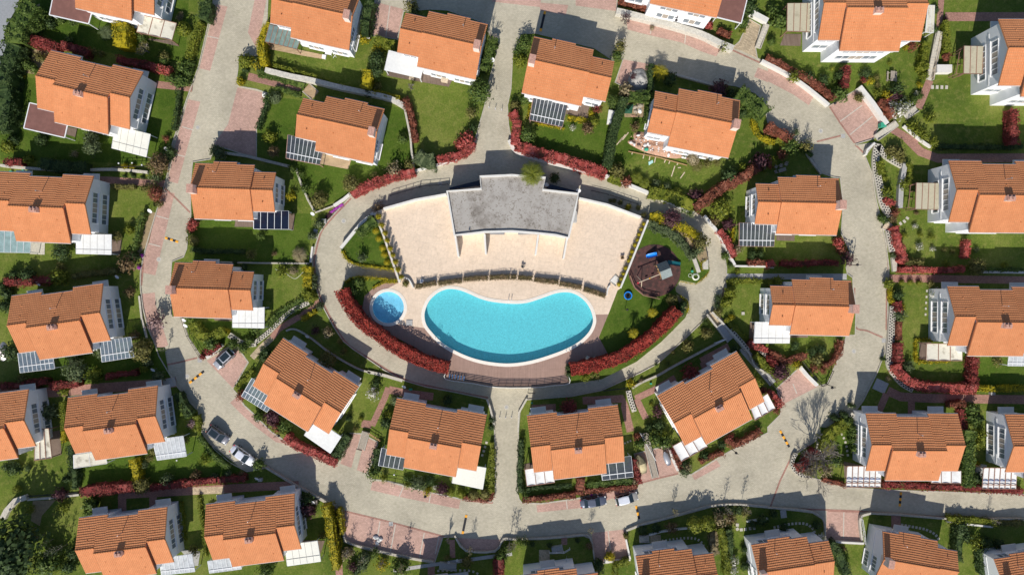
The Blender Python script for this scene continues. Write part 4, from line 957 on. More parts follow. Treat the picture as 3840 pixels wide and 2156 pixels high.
def railing(s, h, mat, look, base, rails=3, step=1.4, r=.03, label=None, name='railing', cat='railing', ww=None):
    P = [Vector((*w2(p, base + h * .5), base)) for p in pts(s)]; c = P[0].copy(); root = empty(name, c); m = MB(); ps = MB()
    for i in range(len(P) - 1):
        a, b = P[i] - c, P[i + 1] - c; d = (b - a).length; n = max(1, round(d / step))
        for k in range(rails):
            z = Vector((0, 0, h * (k + 1) / rails - .03)); m.bar(a + z, b + z, ww or r * 2, (ww or r * 2) * .6)
        for k in range(n + (i == len(P) - 2)):
            q = a.lerp(b, k / n); ps.box(q.x - r * 1.3, q.x + r * 1.3, q.y - r * 1.3, q.y + r * 1.3, -.1, h - .02)
    m.build('rail', mat, root); ps.build('post', mat, root)
    if label: tag(root, label, cat)
    else: reg(root, look, cat, pts(s)[len(P) // 2])
def stairs(s, w, mat, look, n, rise=.13, base=None, label=None):
    P = pts(s); gz = GZ if base is None else base; a, b = W(P[0], gz + .3), W(P[-1], gz + .3); c = (a + b) / 2; root_loc = Vector((c.x, c.y, gz)); d = Vector((b.x - a.x, b.y - a.y, 0)); l = d.length; d.normalize(); m = MB()
    M = Matrix(((d.x, -d.y, 0, 0), (d.y, d.x, 0, 0), (0, 0, 1, 0), (0, 0, 0, 1)))
    for i in range(n):
        x0 = -l / 2 + l * i / n; m.box(x0, x0 + l / n + .002 * i, -w / 2, w / 2, -.1, .06 + rise * (n - i) * .6, M)
    o = m.build('garden_steps', mat); o.location = root_loc
    side = MB()
    for sg in (-1, 1): side.box(-l / 2, l / 2, sg * (w / 2 + .09) - .07, sg * (w / 2 + .09) + .07, -.1, .16 + rise * n * .35, M)
    e = side.build('side_kerb', 'kerb', o)
    if label: tag(o, label, 'steps')
    else: reg(o, look, 'steps', P[0])
def honeycomb(s, w, look, h=.5):
    P = pts(s); q = smooth_line([w2(p, GZ + h) for p in P], 5); c = q[len(q) // 2]; Q = [(x - c[0], y - c[1]) for x, y in q]; m = MB(); n = len(Q)
    a, b = offset(Q, w / 2), offset(Q, -w / 2)
    vs = [(p[0], p[1], 0) for p in a] + [(p[0], p[1], 0) for p in b] + [(p[0], p[1], h) for p in a] + [(p[0], p[1], h) for p in b]; fs = []
    for i in range(n - 1): fs += [(i, i + 1, 2 * n + i + 1, 2 * n + i), (n + i + 1, n + i, 3 * n + i, 3 * n + i + 1), (2 * n + i, 2 * n + i + 1, 3 * n + i + 1, 3 * n + i)]
    m.add(vs, fs); o = m.build('block_wall', 'pale_paving'); o.location = (c[0], c[1], GZ)
    k = MB(); L_ = [0]
    for i in range(n - 1): L_.append(L_[-1] + (Vector(Q[i + 1]) - Vector(Q[i])).length)
    rows = max(2, round(w / .36)); t = .2; j = 0
    while t < L_[-1] - .15:
        i = max(x for x in range(n - 1) if L_[x] <= t); d = (Vector(Q[i + 1]) - Vector(Q[i])).normalized(); p = Vector(Q[i]) + d * (t - L_[i]); nn = Vector((-d.y, d.x))
        for r in range(rows):
            if (r + j) % 2: continue
            e = p + nn * ((r + .5) / rows - .5) * w * .92; x = .15
            k.prism([(e.x + x * math.cos(u * 1.0472), e.y + x * math.sin(u * 1.0472)) for u in range(6)], h - .02, h + .006)
        t += .24; j += 1
    k.build('soil_pocket', 'rubber_black', o); o.children[0]['kind'] = 'stuff'
    reg(o, look, 'retaining wall', P[len(P) // 2])

def build_walls():
    wall('20 1050,108 1150,130 1350,180 1600,245 1900,338 2080,425 2225,485', .95, 1.4, 'stone_wall', None, label='long pale stone retaining wall under the red hedge at the top', name='retaining_wall')
    wall('10 90,700 330,760 560,805 820,870 1080,925 1340,985 1480,1060', .8, 1.5, 'stone_wall', None, label='long pale stone retaining wall below the wooden pergola villa', name='retaining_wall')
    wall('10 1485,1060 1510,1180 1545,1350 1556,1446 11 1560,60 1590,280', .32, .9, 'pale_paving', 'thin pale garden wall')
    wall('11 1600,268 1800,215 2000,160 2090,95', .35, .9, 'white_wall', 'curved white kerb wall')
    wall('21 -30,-40 40,75 200,130 370,180 700,265 960,325 1200,420 1500,545 1830,690', .55, 1.0, 'white_wall', None, label='long curved white wall below the red hedge, above the clubhouse road', name='retaining_wall')
    wall('21 1935,720 2000,800 2060,870 2120,970 2190,1120 2240,1215', .42, 1.1, 'white_wall', 'white curved retaining wall'); wall('21 2235,1225 2571,1232 31 60,1240', .3, .8, 'white_wall', 'straight white garden wall')
    wall('30 -60,610 100,690 230,762 400,880 615,1055', .5, 1.0, 'white_wall', 'long white wall along the kerb'); wall('30 925,870 1060,1040 1200,1245', .75, 1.2, 'white_wall', 'wide white parapet wall')
    wall('30 1365,1265 1520,1395 1590,1446 31 1640,30', .4, .6, 'white_wall', 'pale rough edging wall'); wall('32 325,790 400,880 500,978', .5, .9, 'white_wall', 'white wall of the driveway')
    wall('20 2400,120 2571,210', .9, 1.2, 'white_wall', 'pale wall above the driveway'); wall('30 1700,690 1850,690', 1.3, 1.3, 'white_wall', 'broad white block wall'); wall('31 985,110 1000,60 1075,-10', .35, .9, 'white_wall', 'short curved white wall')
    wall('22 2130,520 1900,640 1600,800 1480,870 1310,945 1210,1005', .35, .6, 'kerb', 'long thin grey garden wall'); wall('22 1960,265 2080,420 2150,520', .25, .7, 'pale_paving', 'thin white wall of the steps'); wall('22 2010,240 2180,420 2380,650 2440,780 2571,860', .3, .8, 'pale_paving', 'long wall beside the sloping path')
    wall('13 95,362 400,545 690,700 800,748', .3, .5, 'kerb', 'grey kerb wall along the road'); wall('13 855,790 880,970 900,1105 1100,1172 1500,1262 1780,1312', .26, .5, 'kerb', 'low concrete wall behind the parking bays'); wall('13 1995,1050 2105,1198 2400,1206 2480,1085 2571,1085', .26, .5, 'kerb', 'low angular concrete wall')
    wall('23 0,1085 300,1078 560,1058 720,1042 785,1068 812,1160 832,1325', .22, .5, 'kerb', 'curved low concrete kerb wall'); wall('23 1188,1285 1165,1180 1145,1085', .28, .6, 'white_wall', 'white side wall of the driveway'); wall('23 930,1318 1188,1292', .3, .6, 'white_wall', 'white end wall of the driveway')
    wall('23 1150,1000 1290,943 1500,890 1820,800 2000,752 2250,735 2571,762', .28, .5, 'kerb', 'long kerb wall along the lower road'); wall('33 0,770 300,790 450,813 530,858 572,930 578,1095', .24, .6, 'kerb', 'curved wall left of the red driveway'); wall('33 585,1108 965,1128', .3, .6, 'white_wall', 'white wall at the foot of the driveway')
    wall('33 948,1095 930,960 928,880 960,845 1045,825', .3, .6, 'pale_paving', 'pale curved wall right of the driveway'); wall('33 1050,828 1300,838 1800,880 2571,885', .26, .6, 'kerb', 'long low wall along the lower road'); wall('33 1800,910 2000,935 2260,962', .3, .5, 'white_wall', 'white edging under the yellow shrubs')
    wall('23 1380,1045 1500,1010 1680,985 1790,975', .25, .6, 'white_wall', 'thin white garden wall'); wall('23 2360,910 2571,880', .25, .6, 'white_wall', 'short white wall by the stones'); wall('12 300,430 360,412 430,430 560,510 740,650 1000,800 1150,850', .3, .5, 'kerb', 'curved grey garden wall'); wall('12 1120,840 1300,880 1470,930', .5, .5, 'pale_paving', 'row of pale edging blocks')
    wall('12 2320,1120 2350,1200 2375,1300 13 2390,-60', .3, .8, 'pale_paving', 'white wall beside the south lane'); wall('22 150,1110 70,1250 60,1446', .3, .5, 'pale_paving', 'pale curved wall beside the south lane'); wall('01 0,215 230,240 700,265 1130,255 1480,285', .45, .7, 'pale_paving', 'long pale wall above the villa'); wall('31 2150,1285 2571,1290', .4, .5, 'white_wall', 'straight pale wall along the path')
    wall('03 270,690 520,670 790,640', .35, .5, 'pale_paving', 'pale block wall under the fence'); wall('02 1395,80 1420,300 1470,500', .3, .4, 'pale_paving', 'grey kerb wall by the road'); wall('03 20,880 60,800 150,700 260,665', .9, .8, 'pale_paving', 'curved white block wall')
    wall('11 400,250 450,400 520,560 580,670', .3, .6, 'pale_paving', 'rough pale garden wall'); wall('11 590,690 780,620', .2, .5, 'pale_paving', 'thin pale wall by the flowers'); wall('11 780,620 880,555 945,500', .5, .6, 'white_wall', 'white wall by the purple flowers'); wall('11 -600,1180 0,1195 530,1200', .25, .6, 'kerb', 'straight grey wall between two lawns'); wall('11 565,1030 545,1190', .3, .6, 'white_wall', 'short white wall by the oval road')
    wall('11 -380,80 -100,120 330,225', .45, .7, 'kerb', 'grey wall in villa shade'); wall('02 2230,570 2150,640 2070,700', .5, .7, 'white_wall', 'white rock wall beside the car'); wall('23 1590,190 1610,270 1670,400', .4, .6, 'white_wall', 'white rock wall beside the driveway'); wall('32 1395,690 1395,690 1400,700', .2, .2, 'kerb', 'small edging') if 0 else None
    wall('31 1380,200 1340,420 1330,640', .8, .9, 'concrete', 'grey terrace wall beside the reed pergola'); wall('31 1265,1135 1280,1280', .8, .6, 'pale_paving', 'pale slab wall by the block wall'); wall('31 370,60 450,180 540,300', .4, .5, 'kerb', 'grey kerb wall in villa shade'); wall('20 1640,745 2030,855', .35, .7, 'pale_paving', 'pale wall along the shaded road')
    wall('21 1830,1150 1880,1290', .6, .35, 'pale_paving', 'pale slab bench wall', base=DZ)
    # terrace walls
    zt = DZ + .1
    wall('11 1280,650 1600,560 1910,505', .34, .9, 'white_wall', None, base=zt, label='white parapet wall left of the clubhouse along the road'); wall('21 675,545 960,610 1295,735', .34, .9, 'white_wall', None, base=zt, label='white parapet wall right of the clubhouse along the road')
    wall('11 1188,695 1280,920 1365,1165 1442,1392', .3, .45, 'white_wall', None, base=zt, label='white terrace side wall with yellow shrubs on its left'); wall('21 1368,765 1280,985 1180,1230 1090,1446', .3, 1.1, 'white_wall', None, base=zt, label='white terrace side wall beside the playground lawn')
    wall('11 1440,1390 1455,1355 1500,1345 1540,1370 1580,1446', .22, .5, 'white_wall', 'white stair wall', base=zt); wall('21 985,1420 965,1446 22 950,75', .2, .5, 'white_wall', 'white stair wall by the terrace corner', base=zt); wall('11 1180,695 1050,800 850,1045', .5, .35, 'white_wall', 'white kerb wall of the green bank', base=DZ)
    railing('12 1930,905 2180,945 2432,985 22 240,985 400,970 565,945', 1.05, 'dark_metal', None, zt, rails=5, step=1.3, ww=.09, label='long dark railing along the southern edge of the pool deck')
    wall('12 1926,830 1901,914 2180,958 2430,998 22 240,998 400,980 577,957 556,860', .13, .18, 'white_wall', None, base=zt, label='thin white edge beam around the southern pool deck', name='edge_beam')
    railing('11 1350,520 1640,435', 1, 'dark_metal', 'thin dark handrail', 0, 2); railing('11 1645,430 1930,405', 1, 'dark_metal', 'thin dark handrail near the corner', 0, 2); railing('21 800,470 970,510', .9, 'dark_metal', 'short handrail', 0, 2); railing('21 985,515 1265,605', .9, 'dark_metal', 'dark handrail by the bank', 0, 2)
    railing('32 345,742 445,870 545,985 590,960 650,830', 1, 'dark_metal', 'dark post fence', GZ, 2, ww=.08, name='post_fence', cat='fence'); railing('32 755,510 740,680', .9, 'grey_wood', 'thin wooden fence', GZ, 2, name='post_fence', cat='fence'); railing('02 1828,300 1885,480 2010,690', 1, 'dark_metal', 'dark railing along the road', GZ, 2)
    railing('21 1185,1325 1230,1446 22 1320,75 1480,110', 1, 'brown_frame', 'brown post fence', DZ, 2, ww=.1, name='post_fence', cat='fence'); railing('03 290,650 790,615', .9, 'dark_metal', 'dark garden fence', GZ, 2, ww=.07, name='post_fence', cat='fence'); railing('13 1310,495 1480,525 1740,590', .9, 'dark_metal', 'thin dark fence along the bays', GZ, 2, name='post_fence', cat='fence')
    railing('33 940,880 960,1000 970,1125', .9, 'white_frame', 'white handrail', .6, 2); railing('32 -20,900 140,1090', 1, 'dark_metal', 'dark railing by the drive', GZ, 2); railing('22 2145,515 2040,550', .9, 'white_frame', 'short white railing', .5, 3); railing('22 160,1050 230,1055', .9, 'dark_metal', 'short dark gate rail', 0, 2); railing('23 380,1218 520,1215 580,1180', .9, 'white_frame', 'white stair railing', .3, 2); railing('30 1650,780 1720,350', .9, 'pale_wood', 'handrail of the long steps', GZ, 2); railing('21 1130,1100 1130,1101 21 965,1440 995,1350', .9, 'white_frame', 'thin stair rail', DZ, 2) if 0 else None
    railing('01 1130,235 1480,225', .9, 'dark_metal', 'black iron fence', .7, 2, step=.9, name='post_fence', cat='fence'); railing('23 1285,20 1440,290', .9, 'white_frame', 'white rail beside the boardwalk', GZ, 2); railing('13 1130,20 1250,95', .9, 'wood', 'wooden rail fence', GZ, 2, ww=.1, name='post_fence', cat='fence'); railing('22 920,1030 1140,1005', .9, 'dark_metal', 'black iron fence below the road', .3, 3, name='post_fence', cat='fence')
    stairs('30 1715,330 1620,800', 1.0, 'pale_paving', None, 16, .08, label='long pale flight of garden steps beside the block wall at upper right'); stairs('13 1105,5 1055,185', 1.0, 'grey_wood', None, 9, .1, label='wooden steps between the two brick parking bays'); stairs('23 1330,20 1440,470', .85, 'grey_wood', None, 14, .05, label='long wooden boardwalk steps between the two covered boats')
    stairs('30 1290,1240 1090,1385', .9, 'pale_paving', None, 8, .1, label='stone steps beside the red triangular driveway'); stairs('22 2080,370 2200,520', 1.2, 'concrete', None, 8, .1, label='grey steps going down beside the block wall'); stairs('30 1380,1170 1500,1090', .9, 'pale_paving', None, 7, .1, label='pale steps at the end of the red path, near white blossoms')
    stairs('23 400,1195 510,1175', .9, 'concrete', None, 6, .1, label='grey stone steps of the bottom edge villa by the brick driveway'); stairs('23 1280,1085 1380,1080', .9, 'pale_paving', None, 6, .1, label='pale stone steps above the round topiary villa'); stairs('23 525,1140 590,1210', .8, 'concrete', None, 4, .1, label='small grey landing steps by the white stair railing') if 0 else None
    stairs('10 500,880 590,960', 1.6, 'light_deck', None, 4, .1, label='broad wooden steps below the long stone wall'); stairs('20 2555,250 2470,480', .7, 'pale_paving', None, 9, .1, label='narrow pale steps beside the curved driveway at the top'); stairs('13 1840,1350 2010,1365', 1.0, 'concrete', None, 6, .08, label='grey steps under the two white ring lamps at the bottom'); stairs('30 60,300 10,400', .5, 'pale_paving', None, 5, .06, label='narrow curved pale steps at the upper right bank') if 0 else None
    stairs('31 1170,810 1230,850', 1.2, 'pale_wood', None, 4, .1, label='pale wooden steps between the two halves of the block wall'); stairs('21 1010,1345 1070,1400', 1.2, 'white_wall', None, 5, .06, base=DZ, label='white steps at the lower right corner of the terrace')
    for s, w in (('31 1108,0 1085,120 1090,250 1120,400 1150,560 1185,650 1230,730', 1.15), ('31 1110,20 1160,90 1240,150 1320,195 1375,225', 1.1), ('31 1220,870 1235,970 1260,1080', 1.1), ('32 1262,185 1245,350 1240,500 1225,640 1225,760 1280,870 1360,960 1460,1020', 1.05), ('12 0,540 80,480 160,410 260,310 360,230 530,145', .7), ('02 2300,470 2400,540 2480,565 2571,560', .9), ('22 2190,420 2280,520 2370,630', .9), ('22 1170,1030 1190,1120 1230,1240', .8), ('33 515,110 500,160 530,230 560,290', .5), ('33 285,225 250,290 255,370 330,440 420,450', .6), ('33 520,80 600,20 32 720,1400 860,1260', .7), ('22 2440,580 2571,690', .6)):
        honeycomb(s, w, 'white pierced block wall')
# ------------------------------------------------------------------ canopies and pergolas
def quad_local(s, z):
    q = [Vector(w2(p, z)) for p in pts(s)]; c = sum(q, Vector((0, 0))) / 4
    return c, [v - c for v in q]
def lerp2(q, u, v): return q[0].lerp(q[1], u).lerp(q[3].lerp(q[2], u), v)
CAN = {  # style: (panel material, frame material, bars across, cross bar at)
 'white': ('fabric_white', 'white_frame', 0, None), 'white_panel': ('fabric_white', 'white_frame', 5, .78), 'cream_panel': ('fabric_cream', 'white_frame', 5, .7), 'cream': ('fabric_cream', 'white_frame', 0, None),
 'maroon': ('maroon_roof', 'white_frame', 0, None), 'railed': ('panel_glass', 'white_frame', 8, .70), 'pale_railed': ('panel_pale', 'white_frame', 7, .78), 'pinkframe': ('panel_glass', 'pink_frame', 8, .75), 'wooden': ('panel_green', 'brown_frame', 7, None),
 'navy': ('solar_cell', 'white_frame', 5, None), 'teal': ('panel_teal', 'white_frame', 7, None), 'smoked': ('panel_dark', 'white_frame', 4, .76), 'grey': ('panel_dark', 'white_frame', 5, None), 'greyrail': ('panel_dark', 'pink_frame', 9, .75),
 'reed': ('reed', 'brown_frame', 4, None), 'stained': ('stained_canvas', 'brown_frame', 3, None), 'waved': ('white_canvas', 'brown_frame', 6, .80), 'swag': ('white_canvas', 'brown_frame', 3, None), 'pale_reed': ('stained_canvas', 'white_frame', 2, None)}
def canopy(style, s, label, z=2.75, slope=0.0, posts=True):
    pm, fm, bars, cross = CAN[style]; c, q = quad_local(s, z); base = GZ
    root = empty('patio_canopy', (c.x, c.y, base)); z -= base; up = Vector((0, 0, 1))
    P3 = lambda u, v, dz=0: Vector((*lerp2(q, u, v), z + slope * (.5 - v) + dz))
    m = MB(); wavy = style in ('waved', 'swag', 'stained'); nb = max(1, bars) if wavy else 1; n = nb * 6 if wavy else 2; base_i = 0; nv = 6 if style == 'swag' else 2
    for i in range(n + 1):
        u = i / n; dz = -(.16 if wavy else 0) * abs(math.sin(math.pi * u * nb)) ** .8
        for j in range(nv + 1):
            v = j / nv; m.v.append(tuple(P3(u, v, dz + .02)))
    for i in range(n):
        for j in range(nv): a = i * (nv + 1) + j; m.f.append((a, a + nv + 1, a + nv + 2, a + 1))
    t0 = len(m.v)
    if style in ('white', 'cream', 'maroon', 'white_panel', 'cream_panel'):   # a real slab
        m = MB(); vs = [P3(0, 0, -.08), P3(1, 0, -.08), P3(1, 1, -.08), P3(0, 1, -.08), P3(0, 0, .03), P3(1, 0, .03), P3(1, 1, .03), P3(0, 1, .03)]
        m.add(vs, [(3, 2, 1, 0), (4, 5, 6, 7), (0, 1, 5, 4), (1, 2, 6, 5), (2, 3, 7, 6), (3, 0, 4, 7)])
    m.build('roof_panel', pm, root)
    f = MB(); w = .09; E = [(0, 0), (1, 0), (1, 1), (0, 1)]; thick = style not in ('white', 'cream')
    for i in range(4):
        a, b = E[i], E[(i + 1) % 4]; f.bar(P3(*a, -.06 + .01 * i), P3(*b, -.06 + .01 * i), w, .12)
    if style == 'maroon':
        for i in range(4): a, b = E[i], E[(i + 1) % 4]; f.bar(P3(*a, -.02 + .004 * i), P3(*b, -.02 + .004 * i), .16, .13)
    f.build('frame', fm, root)
    if style == 'waved':
        g = MB(); g.bar(P3(.01, .60, .03), P3(.99, .60, .03), .16, .03); g.build('blue_stripe', 'blue_cloth', root)
    if bars:
        g = MB(); bw = {'waved': .13, 'swag': .11, 'stained': .12, 'reed': .11, 'wooden': .1, 'white_panel': .03, 'cream_panel': .035, 'navy': .07, 'teal': .06, 'railed': .075, 'pale_railed': .08, 'greyrail': .07, 'smoked': .08, 'grey': .07}.get(style, .06)
        for i in range(1, bars): g.bar(P3(i / bars, 0, .045), P3(i / bars, 1, .045), bw, .05)
        if cross: g.bar(P3(0, cross, .07), P3(1, cross, .07), .13 if 'panel' not in style else .03, .06)
        g.build('rafter', 'concrete' if 'panel' in style else ('white_frame' if style == 'greyrail' else fm), root)
    if posts:
        for u, v in ((.03, .03), (.97, .03), (.97, .97), (.03, .97)):
            p = P3(u, v); k = MB(); k.box(p.x - .06, p.x + .06, p.y - .06, p.y + .06, -.1, p.z - .03); k.build('post', fm, root)
    tag(root, label, 'canopy'); return root
def build_canopies():
    C = canopy
    C('maroon', '00 540,-60 948,40 890,243 497,153', 'maroon shingled flat roof left of the top-left corner villa', 3.1); C('stained', '00 1420,150 1772,235 1725,408 1372,325', 'stained torn canvas pergola beside the top-left corner villa')
    C('maroon', '00 300,1035 705,1130 650,1385 240,1290', 'maroon shingled flat roof at the lower left of its villa', 3.1); C('cream_panel', '00 1155,1262 1510,1350 1468,1578 1122,1488', 'white panelled canopy below the maroon-annexe villa')
    C('white_panel', '01 768,908 1118,910 1117,1110 765,1101', 'white panelled canopy at the lower right of the teal-canopy villa'); C('teal', '01 -150,872 312,876 300,1092 -150,1085', 'pale teal glass canopy cut by the left edge')
    C('railed', '02 178,655 515,608 548,808 203,850', 'glass pergola at the lower left of the twin-pergola villa'); C('railed', '02 1000,532 1312,492 1346,692 1025,742', 'ivy cornered glass pergola at the right of the twin-pergola villa')
    C('pale_railed', '03 1530,92 1838,48 1872,252 1580,292', 'pale glass pergola near the two cars parked by the lawn'); C('pale_reed', '03 738,240 1045,198 1075,325 742,372', 'short stained beige awning under the villa beside the parked cars')
    C('stained', '03 352,-15 488,-28 520,270 345,295', 'stained canvas awning beside the cut-off left-edge villa'); C('pale_railed', '03 1600,1278 1925,1232 1957,1408 1622,1445', 'white pergola right of the bottom-left corner villa')
    C('cream_panel', '13 288,1145 615,1100 650,1305 315,1352', 'cream white canopy left of the yellow cypress hedge at the bottom'); C('pale_railed', '03 2085,1305 2400,1262 2425,1382 2105,1425', 'white railed awning at lower left of the villa by yellow cypresses')
    C('white_panel', '02 2338,215 2654,193 2652,402 2335,395', 'bright white canopy of the villa left of kids pool'); C('navy', '11 -22,674 327,674 325,857 -24,852', 'navy glass panel canopy with white frame')
    C('greyrail', '11 318,-92 690,-4 641,213 303,145', 'blue grey glass pergola at the villa below stone wall', slope=-.2); C('wooden', '10 135,250 470,326 408,497 90,420', 'wooden pergola with greenish glass roof at the top')
    C('white', '10 1335,508 1700,600 1652,787 1290,705', 'large white canopy at lower left of the villa left of north lane'); C('greyrail', '20 215,975 560,1050 505,1277 173,1205', 'grey glass pergola below the villa right of north lane')
    C('greyrail', '21 2282,793 2648,796 2630,1030 2280,1026', 'grey glass pergola with pink rafters near the playground'); C('white_panel', '22 2440,340 2795,347 2786,553 2430,551', 'white panel canopy in the right road bend')
    C('railed', '12 -42,905 214,1065 110,1245 -146,1085', 'grey slatted glass pergola at the left corner of the slanted left poolside villa'); C('white', '13 590,-125 855,55 747,222 485,40', 'white canopy at the bottom corner of the slanted left poolside villa')
    C('cream', '13 2000,318 2310,368 2276,582 1968,517', 'cream white canopy right beside the south lane'); C('grey', '13 1262,170 1512,222 1476,388 1230,344', 'grey glass canopy left of the villa left of south lane')
    C('swag', '23 128,385 410,343 428,515 150,553', 'white swagged awning left of the villa right of south lane'); C('smoked', '23 885,300 1196,250 1217,458 908,492', 'smoked glass canopy near the grey blue parked car')
    C('swag', '23 1612,152 1875,10 1962,156 1700,306', 'white swagged fabric awning near the silver covered boat'); C('swag', '22 2385,1180 2565,1060 2645,1208 2440,1328', 'white swagged fabric awning at the right of the slanted right poolside villa')
    C('waved', '33 792,352 1137,352 1130,566 783,561', 'white waved canopy with brown poles beside the big bare tree'); C('swag', '33 1640,398 1938,400 1937,526 1640,522', 'small white awning with dark stain, lower right of the bare tree villa')
    C('waved', '33 2165,368 2502,372 2490,582 2150,578', 'white waved canopy with brown poles near the lower right edge'); C('stained', '32 1593,557 1948,560 1950,730 1588,727', 'stained canvas awning ringed by a yellow hedge')
    C('reed', '31 1490,392 1738,396 1728,660 1480,656', 'beige reed pergola at the right edge beside glazed gable', 3.1); C('reed', '30 195,38 462,35 448,325 190,316', 'beige reed pergola left of the tall upper-right villa', 3.2)
    C('pale_reed', '30 1608,55 1674,58 1662,330 1580,326', 'narrow pale lean-to roof right of the tall upper-right villa'); C('reed', '30 1970,465 2228,470 2212,745 1965,741', 'beige reed pergola beside the top-right corner villa', 3.2)
    C('maroon', '20 2085,-60 2362,-10 2302,238 2045,174', 'maroon shingled flat roof at the top right of the white walled villa', 3.0); C('pale_railed', '32 2425,650 2720,650 2720,785 2408,780', 'white glass lean-to cut by the right edge')
    for s, lb in (('30 1905,540 1965,465 1965,745 1870,755', 'open brown pergola frame beside the top-right reed pergola'), ('31 1415,420 1490,392 1480,656 1395,640', 'open brown pergola frame beside the right edge reed pergola')):
        c, q = quad_local(s, 1.6); m = MB(); root = empty('pergola_frame', (c.x, c.y, GZ))
        for i in range(4): m.bar((*q[i], 1.9), (*q[(i + 1) % 4], 1.9 + .004 * i), .09)
        for v in (.3, .6): m.bar((*q[0].lerp(q[3], v), 1.9), (*q[1].lerp(q[2], v), 1.9), .07)
        m.build('rail', 'brown_frame', root); k = MB()
        for p in q: k.box(p.x - .05, p.x + .05, p.y - .05, p.y + .05, -.1, 1.86)
        k.build('post', 'brown_frame', root); tag(root, lb, 'pergola')
    m = MB(); m2 = root = None

# ------------------------------------------------------------------ vehicles
def car(p0, p1, paint, label, roof=None, style='sedan', glassroof=False, cat='car'):
    """p0 = middle of the tail, p1 = middle of the nose, in the photo"""
    A, B = W(p0, .7), W(p1, .7); d = B - A; Lc = d.length; ang = math.atan2(d.y, d.x); c = (A + B) / 2
    root = empty('parked_car', (c.x, c.y, .02), ang); hw = .88; h = Lc / 2
    # plan outline half width and heights along the length (x from tail -1 to nose 1)
    S = {'sedan': [(-1, .66, .55, .80), (-.95, .84, .35, .92), (-.78, .92, .30, 1.00), (-.5, .97, .26, 1.00), (0, 1, .24, .97), (.42, .98, .26, .95), (.62, .96, .28, .90), (.85, .88, .30, .80), (.96, .72, .36, .68), (1, .52, .45, .60)],
         'hatch': [(-1, .74, .5, .88), (-.96, .88, .35, 1.0), (-.8, .95, .28, 1.04), (-.4, .99, .25, 1.02), (0, 1, .24, 1.0), (.45, .98, .26, .99), (.68, .95, .28, .94), (.86, .88, .3, .84), (.96, .74, .36, .72), (1, .54, .45, .62)]}[style]
    prof = [(0, 1), (.5, 1), (.86, .93), (1, .6), (.97, .25), (.8, 0), (0, 0)]; m = MB(); n = 2 * len(prof) - 2; ring = [(a, b) for a, b in prof] + [(-a, b) for a, b in reversed(prof[1:-1])]; n = len(ring)
    for x, w, z0, z1 in S:
        for a, b in ring: m.v.append((x * h, a * w * hw, z0 + (z1 - z0) * b))
    for i in range(len(S) - 1):
        for k in range(n): a, b = i * n + k, i * n + (k + 1) % n; m.f.append((a, b, b + n, a + n))
    m.f.append(tuple(range(n))); m.f.append(tuple(reversed(range((len(S) - 1) * n, len(S) * n)))); m.build('body', paint, root, True)
    G = {'sedan': (-.72, -.42, .12, .50, 1.42), 'hatch': (-.93, -.72, .16, .58, 1.55)}[style]; xr0, xr1, xf1, xf0, zt = G; zb = .93; wb, wt = hw * .92, hw * .74; zr = zt - .03
    def cab(lo, hi, inset=0):
        v = []
        for (xa, xb, w, z) in ((xr0 + .0, xf0, wb, lo), (xr1, xf1, wt, hi)): v += [(xa * h, -w, z), (xb * h, -w, z), (xb * h, w, z), (xa * h, w, z)]
        return v
    v = cab(zb, zr); m = MB(); m.add(v, [(3, 2, 1, 0), (4, 5, 6, 7), (0, 1, 5, 4), (1, 2, 6, 5), (2, 3, 7, 6), (3, 0, 4, 7)]); m.build('pillars', paint, root)
    rf = MB(); k = 1.0
    R = [(xr1 * h - .05, wt * .86), (xr1 * h + .2, wt + .02), ((xr1 + xf1) / 2 * h, wt + .05), (xf1 * h - .2, wt + .02), (xf1 * h + .05, wt * .86)]
    for zz, ins in ((zr - .01, 0), (zr + .05, .06), (zr + .085, .22)):
        for x, w in R: rf.v += [(x * (1 - ins * .05), -(w - ins), zz), (x * (1 - ins * .05), w - ins, zz)]
    for lay in range(2):
        o = lay * 10
        for i in range(4): rf.f += [(o + 2 * i, o + 2 * i + 2, o + 12 + 2 * i, o + 10 + 2 * i), (o + 2 * i + 3, o + 2 * i + 1, o + 11 + 2 * i, o + 13 + 2 * i)]
        rf.f += [(o + 1, o, o + 10, o + 11), (o + 8, o + 9, o + 19, o + 18)]
    for i in range(4): rf.f.append((20 + 2 * i, 22 + 2 * i, 23 + 2 * i, 21 + 2 * i))
    rf.build('roof', roof or paint, root)
    def pane(q, nm, out=.012, ins=.1):
        q = [Vector(x) for x in q]; c = sum(q, Vector()) / 4; nrm = (q[1] - q[0]).cross(q[3] - q[0]).normalized()
        if nrm.dot(c - Vector((0, 0, .8))) < 0: nrm = -nrm
        q = [x + (c - x) * ins + nrm * out for x in q]; g = MB(); g.add(q + [x - nrm * .01 for x in q], [(0, 1, 2, 3), (7, 6, 5, 4), (0, 4, 5, 1), (1, 5, 6, 2), (2, 6, 7, 3), (3, 7, 4, 0)]); g.build(nm, 'car_glass', root)
    V = [Vector(x) for x in v]; pane((V[1], V[2], V[6], V[5]), 'windscreen', ins=.07); pane((V[3], V[0], V[4], V[7]), 'rear_window', ins=.09)
    for a, b, e, f in ((0, 1, 5, 4), (2, 3, 7, 6)):
        mb_, mt_ = (V[a] + V[b]) / 2, (V[f] + V[e]) / 2; pane((V[a], mb_, mt_, V[f]), 'side_window'); pane((mb_, V[b], V[e], mt_), 'side_window')
    if glassroof:
        g = MB(); g.box(xr1 * h + .15, xf1 * h - .15, -wt * .8, wt * .8, zr + .07, zr + .095); g.build('glass_roof', 'car_glass', root)
